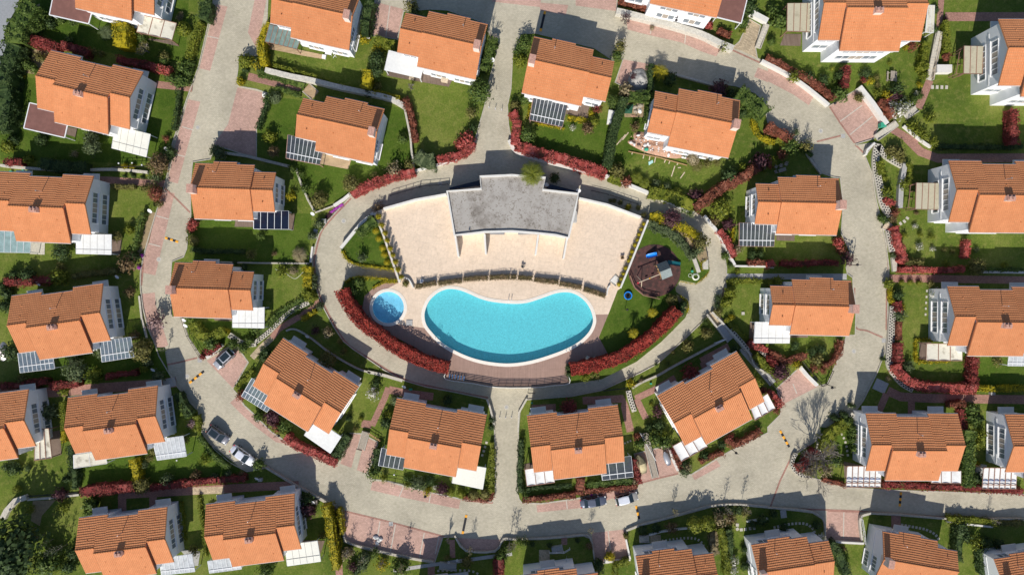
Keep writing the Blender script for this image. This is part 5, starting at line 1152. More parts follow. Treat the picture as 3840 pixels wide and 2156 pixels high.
    for x in (-.60 * h, .62 * h):
        for s in (-1, 1):
            t = MB(); t.tube([(x, s * (hw - .2), .31), (x, s * (hw - .005), .31)], .32, 16); w = t.build('wheel', 'rubber_black', root)
            r = MB(); r.tube([(x, s * (hw - .02), .31), (x, s * (hw + .01), .31)], .19, 10); r.build('rim', 'car_silver', w)
    for s in (-1, 1):
        g = MB(); g.ball((h * .93, s * hw * .66, .69), (.16, .17, .09), 8, 5); g.build('headlight', 'lamp_glass', root)
        g = MB(); g.ball((-h * .955, s * hw * .72, .86), (.09, .16, .1), 8, 5); g.build('tail_light', 'red_plastic', root)
        g = MB(); g.ball((h * .40, s * (hw + .10), 1.0), (.09, .13, .08), 8, 5); g.build('wing_mirror', paint, root)
    tag(root, label, cat, 'parked cars')
def boat(p0, p1, w, label, cover, hullm, h=1.0):
    A, B = W(p0, h * .7), W(p1, h * .7); d = B - A; l = d.length; c = (A + B) / 2; root = empty('covered_boat', (c.x, c.y, .01), math.atan2(d.y, d.x)); S = [(-.5, .55, 1), (-.3, .9, 1), (0, 1, 1), (.25, .86, 1), (.4, .52, 1.03), (.5, .06, 1.1)]
    m = MB(); k = MB(); n = 7
    for x, ww, zz in S:
        for i in range(n): a = math.pi * i / (n - 1); m.v.append((x * l, -math.cos(a) * ww * w / 2, h * .62 * zz - math.sin(a) * h * .5 * (.6 + .4 * ww)))
        for i in range(n): a = math.pi * i / (n - 1); k.v.append((x * l, -math.cos(a) * (ww * w / 2 + .03), h * .6 * zz + math.sin(a) ** .8 * h * (.42 if abs(x) < .35 else .2)))
    for q in (m, k):
        for i in range(len(S) - 1):
            for j in range(n - 1): a = i * n + j; q.f.append((a, a + 1, a + n + 1, a + n))
        q.f.append(tuple(range(n)))
    m.build('hull', hullm, root, True)
    c1 = k.build('cover', cover, root, True)
    if cover == 'camo_tarp':
        me = c1.data; me.materials.append(MATS['beige_tarp'])
        for f in me.polygons:
            if f.center.x < -.06 * l: f.material_index = 1
    tag(root, label, 'boat')
def build_vehicles():
    car(px('02', 2340, 628), px('02', 2163, 792), 'car_silver', 'silver grey hatchback with black glass roof on the brick drive', style='hatch', glassroof=True)
    car(px('03', 2095, -35), px('03', 2290, 108), 'car_dark', 'dark silver saloon with dark glass roof, behind the white car', style='hatch', glassroof=True)
    car(px('03', 2330, 165), px('03', 2545, 325), 'car_white', 'white saloon parked by the lawn in front of the dark one')
    car(px('23', 685, 728), px('23', 948, 690), 'car_blue', 'grey blue saloon parked below the rusty red hedge')
    car(px('23', 1035, 705), px('23', 1262, 645), 'car_beige', 'beige small people carrier with white roof on the lower road', roof='car_white', style='hatch')
    boat(px('23', 1325, 425), px('23', 1262, 240), 1.75, 'boat under a camouflage and beige cover on the brick bay', 'camo_tarp', 'beige_tarp', 1.2)
    boat(px('23', 1580, 342), px('23', 1530, 205), 1.05, 'small silver covered boat on the brick bay beside the rock wall', 'car_silver', 'car_silver', .8)

# ------------------------------------------------------------------ street furniture and garden things
def speed_bump(a, b, label, n=5, dark=False):
    A, B = W(a, .03), W(b, .03); d = B - A; l = d.length; c = (A + B) / 2; root = empty('speed_bump', (c.x, c.y, .008), math.atan2(d.y, d.x))
    for i in range(n):
        x0, x1 = -l / 2 + l * i / n, -l / 2 + l * (i + 1) / n; m = MB(); pr = [(-.2, 0), (-.14, .045), (0, .06), (.14, .045), (.2, 0)]
        vs = [(x0 + .01, y, z) for y, z in pr] + [(x1 - .01, y, z) for y, z in pr]; m.add(vs, [(j, j + 1, j + 6, j + 5) for j in range(4)] + [(0, 5, 9, 4), (4, 3, 2, 1, 0), (5, 6, 7, 8, 9)])
        yel = (i in (0, n - 1)) if dark else i % 2 == 0
        m.build('section', 'bump_yellow' if yel else 'bump_black', root)
    tag(root, label, 'speed bump')
def street_lamp(t, x, y, bx, by, look, h=3.6):
    """globe lamp at photo (x,y), foot of the post at (bx,by)"""
    b = W(px(t, bx, by), GZ); g = W(px(t, x, y), h - .2); root = empty('street_lamp', (b.x, b.y, GZ)); v = Vector((g.x - b.x, g.y - b.y, 0)); m = MB()
    hz = h - GZ; m.tube([(0, 0, -.1), (0, 0, hz * .75), (v.x * .1, v.y * .1, hz + .1), (v.x * .5, v.y * .5, hz + .45), (v.x * .9, v.y * .9, hz + .35), (v.x, v.y, hz + .05)], [.06, .045, .04, .035, .035, .03], 7); m.build('post', 'dark_metal', root)
    k = MB(); k.ball((v.x, v.y, hz - .15), .23, 12, 8); s = k.build('lamp_globe', 'dark_metal', root, True); k = MB(); k.tube([(v.x, v.y, hz + .0), (v.x, v.y, hz + .14)], [.16, .04], 10); k.build('lamp_cap', 'dark_metal', s)
    reg(root, look, 'street lamp', px(t, bx, by), 'globe street lamps')
def globe_light(t, x, y, look='small white globe garden light', h=.9):
    p = px(t, x, y); gz = ground_z(p); b = W(p, gz + h); root = empty('garden_light', (b.x, b.y, gz)); m = MB(); m.tube([(0, 0, -.05), (0, 0, h)], .035, 6); m.build('post', 'dark_metal', root); k = MB(); k.ball((0, 0, h + .1), .15, 10, 7); k.build('globe', 'white_frame', root, True); reg(root, look, 'garden light', p)
def dish(t, x, y, r=.42, look='white satellite dish', face=(-.35, -.9)):
    p = px(t, x, y); gz = ground_z(p); b = W(p, gz + 1.2); root = empty('satellite_dish', (b.x, b.y, gz)); f = Vector((face[0], face[1], 1.0)).normalized(); q = f.to_track_quat('Z', 'Y').to_matrix().to_4x4(); m = MB(); R = 5; n = 16; C = Vector((0, 0, 1.2))
    for i in range(R + 1):
        for k in range(n): a = k * 2 * math.pi / n; rr = r * i / R; m.v.append(tuple(q @ Vector((rr * math.cos(a), rr * math.sin(a), .16 * (i / R) ** 2)) + C))
    for i in range(R):
        for k in range(n): m.f.append((i * n + k, i * n + (k + 1) % n, (i + 1) * n + (k + 1) % n, (i + 1) * n + k))
    m.build('dish', 'white_frame', root, True); k = MB(); tip = q @ Vector((0, 0, .42)) + C; k.tube([q @ Vector((0, -r, .16)) + C, tip], .018, 5); k.ball(tip, .05, 6, 4); k.build('feed_arm', 'pipe', root); k = MB(); k.tube([(0, 0, -.1), (0, 0, 1.1), C - Vector((0, 0, .01))], .03, 6); k.build('post', 'pipe', root); reg(root, look, 'satellite dish', p, 'satellite dishes in the gardens')
def bollard(t, x, y, lbl, grp):
    b = W(px(t, x, y), .02); root = empty('bollard', (b.x, b.y, 0)); m = MB(); m.tube([(0, 0, 0), (0, 0, .8)], .05, 8); m.ball((0, 0, .82), .06, 8, 5); m.build('post', 'white_frame', root); k = MB(); k.tube([(0, 0, .005), (0, 0, .03)], .13, 10); k.build('base_plate', 'pipe', root); tag(root, lbl, 'bollard', grp)
def ladder(t, x, y, ang, label):
    b = W(px(t, x, y), DZ + .2); root = empty('pool_ladder', (b.x, b.y, DZ + .1), ang); m = MB(); k = MB()
    for s in (-.25, .25): m.tube([(s, .45, 0), (s, .45, .62), (s, .25, .8), (s, 0, .72), (s, -.12, .3), (s, -.12, -.8)], .03, 6)
    for z in (-.15, -.4, -.65): k.bar((-.25, -.12, z), (.25, -.12, z), .07, .03)
    m.build('handrail', 'white_frame', root); k.build('step', 'white_frame', root); tag(root, label, 'pool ladder', 'pool ladders')
def chair(t, x, y, ang, mat, label, gz=None, grp=None):
    p = px(t, x, y); z = ground_z(p) if gz is None else gz; b = W(p, z + .45); root = empty('garden_chair', (b.x, b.y, z), ang); m = MB(); m.box(-.24, .24, -.24, .24, .40, .45); m.build('seat', mat, root); m = MB(); m.bar((0, .24, .45), (0, .33, .9), .46, .04); m.build('backrest', mat, root); m = MB()
    for sx in (-.22, .22):
        for sy in (-.2, .2): m.bar((sx, sy, 0), (sx, sy, .40), .045)
        m.bar((sx * 1.15, -.22, .62), (sx * 1.15, .26, .64), .05, .03); m.bar((sx * 1.1, -.2, .42), (sx * 1.15, -.2, .62), .04)
    m.build('frame', mat, root); tag(root, label, 'chair', grp) if label else None; return root
def table(t, x, y, w, d, ang, mat, label, gz=None, h=.74):
    p = px(t, x, y); z = ground_z(p) if gz is None else gz; b = W(p, z + h); root = empty('garden_table', (b.x, b.y, z), ang); m = MB(); n = max(2, round(w / .18))
    for i in range(n): m.box(-w / 2 + w * i / n + .008, -w / 2 + w * (i + 1) / n - .008, -d / 2, d / 2, h - .04, h)
    m.build('table_top', mat, root); k = MB()
    for sx in (-1, 1):
        for sy in (-1, 1): k.bar((sx * (w / 2 - .08), sy * (d / 2 - .08), 0), (sx * (w / 2 - .08), sy * (d / 2 - .08), h - .04), .06)
    k.build('leg_frame', mat, root); tag(root, label, 'table')
def bin_box(t, x, y, w, d, h, ang, mat, look, name='storage_box', lidmat=None):
    p = px(t, x, y); gz = ground_z(p); b = W(p, gz + h); root = empty(name, (b.x, b.y, gz), ang); m = MB(); m.box(-w / 2, w / 2, -d / 2, d / 2, -.02, h); m.build('body', mat, root); k = MB(); k.box(-w / 2 - .03, w / 2 + .03, -d / 2 - .03, d / 2 + .03, h + .002, h + .05); k.build('lid', lidmat or mat, root); reg(root, look, 'box', p)
def plank(t, x, y, l, ang, mat='pale_wood', w=.16, look='loose pale plank'):
    p = px(t, x, y); b = W(p, GZ); m = MB(); m.box(-l / 2, l / 2, -w / 2, w / 2, 0, .06); o = m.build('plank', mat); o.location = (b.x, b.y, GZ + .01); o.rotation_euler.z = ang; reg(o, look, 'plank', p)
def heap(t, x, y, rx, ry, h, ang, mat, look, name, cat, seed=3, n=24):
    p = px(t, x, y); gz = .0 if t == '20' else ground_z(p); b = W(p, gz + h * .4); m = MB(); K = 14
    for i in range(K + 1):
        for j in range(n):
            a = j * 2 * math.pi / n; r = i / K; z = h * (1 - r ** 1.7) * (1 + .35 * noise.noise(Vector((math.cos(a) * r * 2.2, math.sin(a) * r * 2.2, seed)))) + .12 * h * noise.noise(Vector((math.cos(a) * r * 7, math.sin(a) * r * 7, seed))); m.v.append((rx * r * math.cos(a) * (1 + .1 * math.sin(3 * a + seed)), ry * r * math.sin(a), max(0, z) if i < K else -.05))
    for i in range(K):
        for j in range(n): m.f.append((i * n + j, i * n + (j + 1) % n, (i + 1) * n + (j + 1) % n, (i + 1) * n + j))
    o = m.build(name, mat, None, True); o.location = (b.x, b.y, gz + .01); o.rotation_euler.z = ang; reg(o, look, cat, p); return o
def stones(s, step, w, l, label, mat='pale_paving', grp='stepping stones'):
    q = [Vector(w2(p, GZ)) for p in pts(s)]; q = [Vector(v) for v in smooth_line(q, 8)]; acc = 0; nxt = 0; me = MB(); me.box(-l / 2, l / 2, -w / 2, w / 2, 0, .05); me = me.mesh('stepping_stone')
    for i in range(len(q) - 1):
        d = q[i + 1] - q[i]; sl = d.length
        while nxt <= acc + sl:
            c = q[i] + d * ((nxt - acc) / sl); o = link('stepping_stone', me, mat); o.location = (c.x, c.y, GZ + .015); o.rotation_euler.z = math.atan2(d.y, d.x) + random.uniform(-.1, .1); tag(o, label, 'stepping stone', label); nxt += step
        acc += sl

def playground():
    t = '21'; z0 = DZ + .03
    def Q(x, y, z=0): v = W(px(t, x, y), z0 + z); return v
    b = Q(1500, 1270); ang = math.radians(22); root = empty('climbing_frame', (b.x, b.y, z0), ang); c, s = math.cos(-ang), math.sin(-ang)
    def loc(v): d = v - b; return Vector((d.x * c - d.y * s, d.x * s + d.y * c, 0))
    m = MB()
    for x in (-.75, .75):
        for y in (-1.15, 0, 1.15): m.box(x - .05, x + .05, y - .05, y + .05, 0, 2.35)
    m.build('post', 'wood', root)
    m = MB(); m.box(-.8, .8, -1.2, 1.2, 1.15, 1.23); m.build('platform', 'wood', root)
    for nm, y0, y1, mt in (('roof_panel', 0, 1.35, 'dark_tarp'), ('roof_panel', -1.35, 0, 'grey_tarp')):
        m = MB(); zr = 3.0; za = 2.3; e = y1 if nm and mt == 'dark_tarp' else y0
        m.add([(-.92, 0, zr), (.92, 0, zr), (.92, e, za), (-.92, e, za), (-.92, 0, zr - .03), (.92, 0, zr - .03), (.92, e, za - .03), (-.92, e, za - .03)], [(0, 1, 2, 3), (7, 6, 5, 4), (0, 4, 5, 1), (1, 5, 6, 2), (2, 6, 7, 3), (3, 7, 4, 0)]); m.build(nm, mt, root)
    def chute(a, e, mt):
        a, e = loc(a), loc(e); d = (e - a); n = Vector((-d.y, d.x, 0)).normalized(); m = MB(); P = 9; prof = [(-.34, .2), (-.3, 0), (.3, 0), (.34, .2)]
        for i in range(P):
            u = i / (P - 1); zz = 1.2 * (1 - u) ** 1.15 + .12
            for o, hh in prof: v = a + d * u + n * o; m.v.append((v.x, v.y, zz + hh))
        for i in range(P - 1):
            for k in range(3): q = i * 4 + k; m.f.append((q, q + 1, q + 5, q + 4))
        m.build('slide', mt, root)
    chute(Q(1545, 1190), Q(1690, 1210), 'teal_plastic')
    # swing beam
    a, e = loc(Q(1240, 1395)), loc(Q(1470, 1305)); a.z = e.z = 2.3; m = MB(); m.bar(a, e, .11); n = Vector((-(e - a).y, (e - a).x, 0)).normalized(); p = a.lerp(e, .16)
    for sg in (-1, 1): m.bar(p, Vector((p.x, p.y, 0)) + n * sg * 1.0, .09)
    m.build('swing_beam', 'pale_wood', root)
    for f in (.45, .72):
        p = a.lerp(e, f); sw = MB(); dd = (e - a).normalized() * .22
        sw.box(p.x - .22, p.x + .22, p.y - .12, p.y + .12, .42, .47); so = sw.build('swing_seat', 'rubber_black', root); ch = MB()
        for sg in (-1, 1): ch.tube([p + dd * sg - Vector((0, 0, .02)), Vector((p.x, p.y, .45)) + dd * sg], .014, 4)
        ch.build('chain', 'dark_metal', so)
    k = MB(); k.ball(a + Vector((0, 0, .02)), .15, 10, 6); k.build('beam_cap', 'red_plastic', root)
    k = MB(); k.ball(e + Vector((0, 0, .06)), .14, 8, 5); k.ball(a.lerp(e, .5) + Vector((0, 0, .06)), .13, 8, 5); k.build('bracket', 'yellow_plastic', root)
    m = MB()
    for y in (-1.32,): m.box(-.7, .7, y - .04, y + .04, 1.3, 1.7)
    m.build('side_rail', 'yellow_plastic', root)
    # ladder on the far side
    m = MB(); l = loc(Q(1610, 1300)); 
    for sy in (-.25, .25): m.bar((.8, -.6 + sy, 1.2), (1.35, -.6 + sy, 0), .05)
    for q in range(4): u = (q + .5) / 4; m.bar((.8 + .55 * u, -.85, 1.2 * (1 - u)), (.8 + .55 * u, -.35, 1.2 * (1 - u)), .04)
    m.build('ladder', 'pale_wood', root)
    tag(root, 'wooden climbing frame with grey tarpaulin roof, swings and teal slide', 'climbing frame')
    b = Q(1400, 1118, .4); r2 = empty('slide', (b.x, b.y, z0), math.radians(14)); m = MB(); P = 10; prof = [(-.36, .26), (-.33, .06), (-.2, 0), (.2, 0), (.33, .06), (.36, .26)]
    for i in range(P):
        u = i / (P - 1); 
        for o, hh in prof: m.v.append(((u - .5) * 1.7, o * (1 - .3 * (abs(u - .5) * 2) ** 4), .14 + .75 * u ** 1.3 + hh))
    for i in range(P - 1):
        for k in range(5): q = i * 6 + k; m.f.append((q, q + 1, q + 7, q + 6))
    m.build('chute', 'blue_plastic', r2); m = MB(); m.box(.6, .8, -.3, .3, 0, .85); m.build('ladder', 'blue_plastic', r2); tag(r2, 'small bright blue toddler slide at the edge of the playground', 'slide')

def build_props():
    speed_bump(px('01', 1657, 940), px('01', 1790, 984), 'orange and black speed bump on the upper left road'); speed_bump(px('02', 1900, 953), px('02', 2047, 833), 'orange and black speed bump beside the brick drive at left', 6)
    speed_bump(px('33', 122, -5), px('33', 214, 160), 'orange and black speed bump left of the big bare tree', 6); speed_bump(px('23', 1246, 748), px('23', 1277, 880), 'orange and black speed bump near the beige people carrier', 4)
    speed_bump(px('33', 1337, 612), px('33', 1323, 755), 'orange and black speed bump in shade on the lower right road', 5); speed_bump(px('13', 2113, 840), px('13', 2075, 1030), 'black speed bump with yellow ends on the lower road', 7, True); speed_bump(px('20', 332, 118), px('20', 285, 318), 'black speed bump with yellow ends in villa shade at the top', 7, True)
    for a in (('20', 1650, 208, 1618, 245), ('30', 672, 1040, 605, 1065), ('31', 897, 1213, 838, 1218), ('32', 643, 1000, 582, 965), ('13', 230, 45, 245, 15), ('13', 1702, 655, 1712, 600), ('23', 2250, 218, 2205, 180), ('20', 2100, 480, 2075, 520)): street_lamp(*a, 'black globe street lamp')
    for a in (('10', 2375, 600), ('10', 1130, 375, .3), ('01', 1675, 50), ('01', 1605, 205, .3), ('01', 1510, 670), ('01', 1180, 1330, .38), ('01', 388, 1398), ('02', 1852, 318, .38), ('02', 1866, 373, .4), ('02', 1540, 815, .4), ('02', 145, 1045, .4), ('12', 518, 480, .36), ('12', 1490, 985, .36), ('11', 572, 698, .36), ('21', 350, 405, .4), ('21', 670, 465, .42), ('13', 10, 470, .36), ('13', 575, 705, .36), ('23', 552, 1278, .25), ('12', 2070, 1222, .3)): dish(*a)
    for i, (x, y) in enumerate(((2340, 1085), (2404, 1098), (2468, 1108))): bollard('10', x, y, ('left', 'middle', 'right')[i] + ' white bollard of three across the north lane', 'bollards of the north lane')
    for i, (x, y) in enumerate(((2447, 1292), (2507, 1296), (2566, 1292))): bollard('12', x, y, ('left', 'middle', 'right')[i] + ' white bollard of three across the south lane', 'bollards of the south lane')
    ladder('12', 2550, 128, 0, 'white pool ladder at the northern middle of the big pool'); ladder('12', 1828, 498, math.radians(145), 'white pool ladder at the lower left of the big pool'); ladder('22', 552, 612, math.radians(197), 'white pool ladder at the lower right of the big pool')
    chair('22', 760, 697, 2.6, 'cream_plastic', 'cream plastic chair on the deck, nearer the pool'); chair('22', 825, 707, 3.9, 'cream_plastic', 'cream plastic chair on the deck, touching the red hedge'); chair('21', 1107, 1138, 3.3, 'wood', 'lone orange wooden chair on the cream terrace')
    chair('21', 112, 1228, 2.4, 'grey_wood', 'grey chair lying at the middle front of the terrace', DZ + .1); chair('11', 1665, 1375, 3, 'white_frame', 'white chair at the lower left corner of the terrace', DZ + .1)
    for i in range(6):
        b = W(px('12', 1942 + i * 29, 893 + i * 4.2), DZ + .3); root = empty('sun_lounger', (b.x, b.y, DZ + .105), math.radians(81.5), .62); m = MB(); m.box(-.55, .5, -.17, .17, .26, .30); m.bar((.5, 0, .29), (.85, 0, .6), .34, .03); m.build('bed', 'blue_lounger', root); k = MB()
        for x in (-.45, .4):
            for y in (-.14, .14): k.box(x - .02, x + .02, y - .02, y + .02, 0, .26)
        k.build('leg_frame', 'white_frame', root); tag(root, 'blue folding sun lounger in the row behind the left deck railing', 'sun lounger', 'blue loungers behind the deck railing')
    # trampoline
    b = W(px('22', 1166, 75), DZ + .3); root = empty('trampoline', (b.x, b.y, DZ)); m = MB(); R = .62
    m.tube([(R * math.cos(a * .2618), R * math.sin(a * .2618), .32) for a in range(25)], .10, 6, False); m.build('padded_rim', 'blue_plastic', root); k = MB(); k.prism([((R - .08) * math.cos(a * .2618), (R - .08) * math.sin(a * .2618)) for a in range(24)], .29, .31); k.build('jumping_mat', 'rubber_black', root); k = MB()
    for a in range(4): k.tube([(R * math.cos(a * 1.57 + .4), R * math.sin(a * 1.57 + .4), 0), (R * math.cos(a * 1.57 + .4), R * math.sin(a * 1.57 + .4), .3)], .03, 5)
    k.build('leg_frame', 'dark_metal', root); tag(root, 'small round trampoline with blue rim on the pool lawn', 'trampoline')
    b = W(px('22', 1135, 212), DZ); root = empty('garden_lamp', (b.x, b.y, DZ)); m = MB(); m.tube([(0, 0, 0), (0, 0, 2.2)], .05, 7); m.build('post', 'dark_metal', root); m = MB(); m.ball((0, 0, 2.3), .2, 10, 7); m.build('globe', 'dark_metal', root); tag(root, 'thin dark garden lamp post on the lawn below the trampoline', 'lamp')
    # hose
    b = W(px('21', 1843, 1335), DZ); m = MB(); P = [(.62 * (1 - .35 * (i / 120)) * math.cos(i * .42) + .03 * math.sin(i), .62 * (1 - .35 * (i / 120)) * math.sin(i * .42) * .95, .04 + .14 * (i / 120)) for i in range(120)]; m.tube(P, .032, 5); m.tube([(-.62 + .3 * math.cos(i * .35) - .3, .25 + .3 * math.sin(i * .35), .05) for i in range(18)], .03, 5); o = m.build('garden_hose', 'hose'); o.location = (b.x, b.y, DZ + .01); tag(o, 'coiled pale garden hose beside the playground', 'hose')
    P = [W(p, GZ + .04) for p in pts('11 195,1255 230,1275 290,1290 340,1330 395,1352 440,1320 475,1285')]; c = P[3]; m = MB(); m.tube([Vector((*q, .04)) for q in smooth_line([(p.x - c.x, p.y - c.y) for p in P], 5)], .035, 5); o = m.build('garden_hose', 'hose'); o.location = (c.x, c.y, GZ); tag(o, 'loose pale garden hose snaking over the lawn left of the yellow hedge', 'hose')
    # picnic table
    b = W(px('30', 1230, 778), GZ); root = empty('picnic_table', (b.x, b.y, GZ), math.radians(-2))
    def slats(nm, x0, x1, z, n): 
        m = MB()
        for i in range(n): m.box(x0 + (x1 - x0) * i / n + .01, x0 + (x1 - x0) * (i + 1) / n - .01, -.85, .85, z - .04, z)
        m.build(nm, 'grey_wood', root)
    slats('table_top', -.38, .38, .75, 5); slats('seat', -.85, -.57, .45, 2); slats('seat', .57, .85, .45, 2); m = MB()
    for y in (-.6, .6): m.bar((-.75, y, 0), (-.2, y, .71), .07); m.bar((.75, y, 0), (.2, y, .71), .07); m.bar((-.8, y, .38), (.8, y, .38), .06)
    m.build('leg_frame', 'grey_wood', root); tag(root, 'weathered wooden picnic table on the lawn below the tall upper-right villa', 'table')
    # garden furniture
    table('31', 145, 262, 1.3, .6, .3, 'grey_wood', 'grey garden table in villa shade left of the upper right road'); chair('31', 82, 230, 1.1, 'grey_wood', 'grey garden chair left of two behind the shaded table'); chair('31', 130, 222, .2, 'grey_wood', 'grey garden chair in the middle behind the shaded table'); chair('31', 180, 203, -.3, 'grey_wood', 'grey garden chair right behind the shaded table'); chair('31', 80, 280, 2, 'grey_wood', 'grey garden chair at the left end of the shaded table')
    table('10', 1560, 785, .8, .6, -.2, 'pale_wood', 'pale table under the edge of the large white canopy at the top'); bin_box('10', 1893, 803, 1.1, .7, .7, -.2, 'pale_wood', 'beige wicker garden box'); table('10', 728, 527, 1.1, .8, -.2, 'white_frame', 'white garden table on the light deck at the top'); bin_box('10', 682, 572, .6, .6, .4, -.2, 'white_frame', 'white low box')
    b = W(px('10', 797, 570), GZ); m = MB()
    for a in (.7, -.8): m.bar((-.5 * math.cos(a), -.5 * math.sin(a), .1), (.5 * math.cos(a), .5 * math.sin(a), .6), .05)
    o = m.build('drying_rack', 'white_frame'); o.location = (b.x, b.y, GZ); tag(o, 'white folded drying rack on the grass right of the light deck', 'drying rack')
    # grey gravel pile, green tarpaulin, rubble, white box
    heap('20', 1283, 800, 2.05, 2.0, .95, .1, 'gravel', 'large heap of pale grey gravel on the brick bay', 'gravel_heap', 'gravel heap', 3)
    b = W(px('20', 1180, 1085), GZ + .8); m = MB(); v = [Vector((-.75, -.75, 0)), Vector((.55, -.8, 0)), Vector((.75, .75, 0)), Vector((-.45, .5, 0)), Vector((-.2, -.4, 1.0)), Vector((.62, .6, 1.1)), Vector((-.6, .1, .5))]; m.add(v, [(0, 1, 4), (1, 2, 5, 4), (2, 3, 5), (3, 6, 4, 5), (3, 0, 6), (0, 4, 6)]); o = m.build('tarpaulin', 'green_tarp'); o.location = (b.x, b.y, GZ + .02); tag(o, 'dark green tarpaulin tent beside the clipped hedge', 'tarpaulin')
    for x, y, r in ((1240, 1075, .5), (1245, 1120, .45), (1290, 1060, .5)): heap('20', x, y, r, r * 1.2, .5, x, 'grey_wood', 'brown building sack beside the tarpaulin', 'sack', 'sack', x)
    heap('20', 1285, 1115, .5, .6, .4, .2, 'rubble_white', 'heap of broken white plaster beside the tarpaulin', 'plaster_heap', 'rubble', 5); heap('20', 1220, 1165, .9, .35, .25, 0, 'rubble_brick', 'low heap of pinkish sand below the tarpaulin', 'sand_heap', 'sand heap', 8)
    bin_box('20', 1000, 1180, 1.25, 2.3, .75, math.radians(-8), 'cream_plastic', 'large pale covered box', lidmat='fabric_white')
    c = W(px('21', 1470, 30), GZ); heap('21', 1470, 45, 5.0, 1.3, .45, math.radians(-13), 'rubble_brick', 'long heap of brick rubble on the villa terrace', 'rubble_heap', 'rubble', 11, 40); heap('20', 1330, 1400, 2.3, 1.4, .55, math.radians(-13), 'rubble_brick', 'broad heap of brick rubble with white sacks', 'rubble_heap', 'rubble', 13, 40)
    rn = random.Random(5)
    for i in range(84):
        u = rn.random(); x = 1200 + 560 * u; y = -30 + 120 * u + rn.uniform(-75, 60); x += rn.uniform(-20, 20); p = px('21', x, y); b = W(p, GZ + .5); m = MB(); r = rn.uniform(.12, .38) if rn.random() < .6 else rn.uniform(.1, .18)
        m.ball((0, 0, 0), (r, r * rn.uniform(.5, .9), r * .45), 7, 5)
        for q in range(len(m.v)): w = m.v[q]; s = 1 + .35 * noise.noise(Vector(w) * 5 + Vector((i, 0, 0))); m.v[q] = tuple(k * s for k in w)
        wh = rn.random() < .62; o = m.build('rubble_sack' if wh else 'broken_brick', 'rubble_white' if wh else 'rubble_brick'); o.location = (b.x, b.y, GZ + .42 + r * .2); o.rotation_euler.z = rn.uniform(0, 6); tag(o, 'torn white rubble sack on the brick rubble of the villa terrace' if wh else 'broken reddish brick lump on the rubble of the villa terrace', 'sack' if wh else 'brick', 'sacks on the rubble heap' if wh else 'brick lumps on the rubble heap')
    b = W(px('21', 1350, 55), GZ + .7); m = MB(); m.ball((0, 0, 0), (.42, .33, .2), 9, 6); o = m.build('rubble_bag', 'green_bin'); o.location = (b.x, b.y, GZ + .62); tag(o, 'bright green bag lying on the brick rubble', 'bag')
    P = [W(p, GZ + .3) for p in pts('21 1170,75 1470,135 1760,215')]; m = MB(); c = P[1]
    for i in range(2): m.bar(P[i] - c, P[i + 1] - c, .14, .12)
    o = m.build('timber_edge', 'wood'); o.location = (c.x, c.y, GZ + .2); tag(o, 'long timber edge beam below the brick rubble', 'beam')
    for x, y, l, a in ((1322, 120, 1.0, 1.35), (1382, 140, .9, 1.35), (1437, 155, 1.2, 1.35), (1535, 175, .55, 1.2), (1580, 185, .6, 1.2), (1618, 275, 1.9, 1.25), (1712, 315, 1.3, .95), (1680, 240, .5, .0), (1207, 92, .5, 1.3), (1662, 200, .5, 1.2)): plank('21', x, y, l, a)
    b = W(px('21', 1392, 190), GZ); m = MB(); m.add([(-.45, -.3, .03), (.4, -.15, .04), (.5, .3, .03), (-.3, .25, .06)], [(0, 1, 2, 3)]); m.add([(-.45, -.3, .0), (.4, -.15, .0), (.5, .3, .0), (-.3, .25, .0)], [(3, 2, 1, 0)]); o = m.build('plastic_sheet', 'pale_teal'); o.location = (b.x, b.y, GZ + .02); o.rotation_euler.z = .4; tag(o, 'pale turquoise plastic sheet on the grass below the rubble', 'sheet')
    for x, y in ((1080, 1420), (1110, 1390), (1140, 1370)): plank('20', x, y, 1.6, .9, look='loose pale plank')
    # white rags in the lower bays, folding thing
    for x, y, r in ((1200, 1070, .5), (1235, 1100, .45), (1250, 1085, .4), (1215, 1130, .4)): heap('13', x, y, r, r * .7, .35, x, 'fabric_white', 'crumpled white sack', 'sack', 'sack', x)
    b = W(px('13', 1372, 545), .1); root = empty('folding_barrier', (b.x, b.y, .02)); m = MB()
    for x in (-.3, 0, .3): m.bar((x, -.4, .1), (x * .8, .4, .7), .05)
    for y in (-.3, .1): m.bar((-.32, y, .2 + .5 * (y + .3)), (.32, y, .2 + .5 * (y + .3)), .05)
    m.build('frame', 'pale_wood', root); tag(root, 'small pale wooden folding frame at the edge of the brick bays', 'barrier')
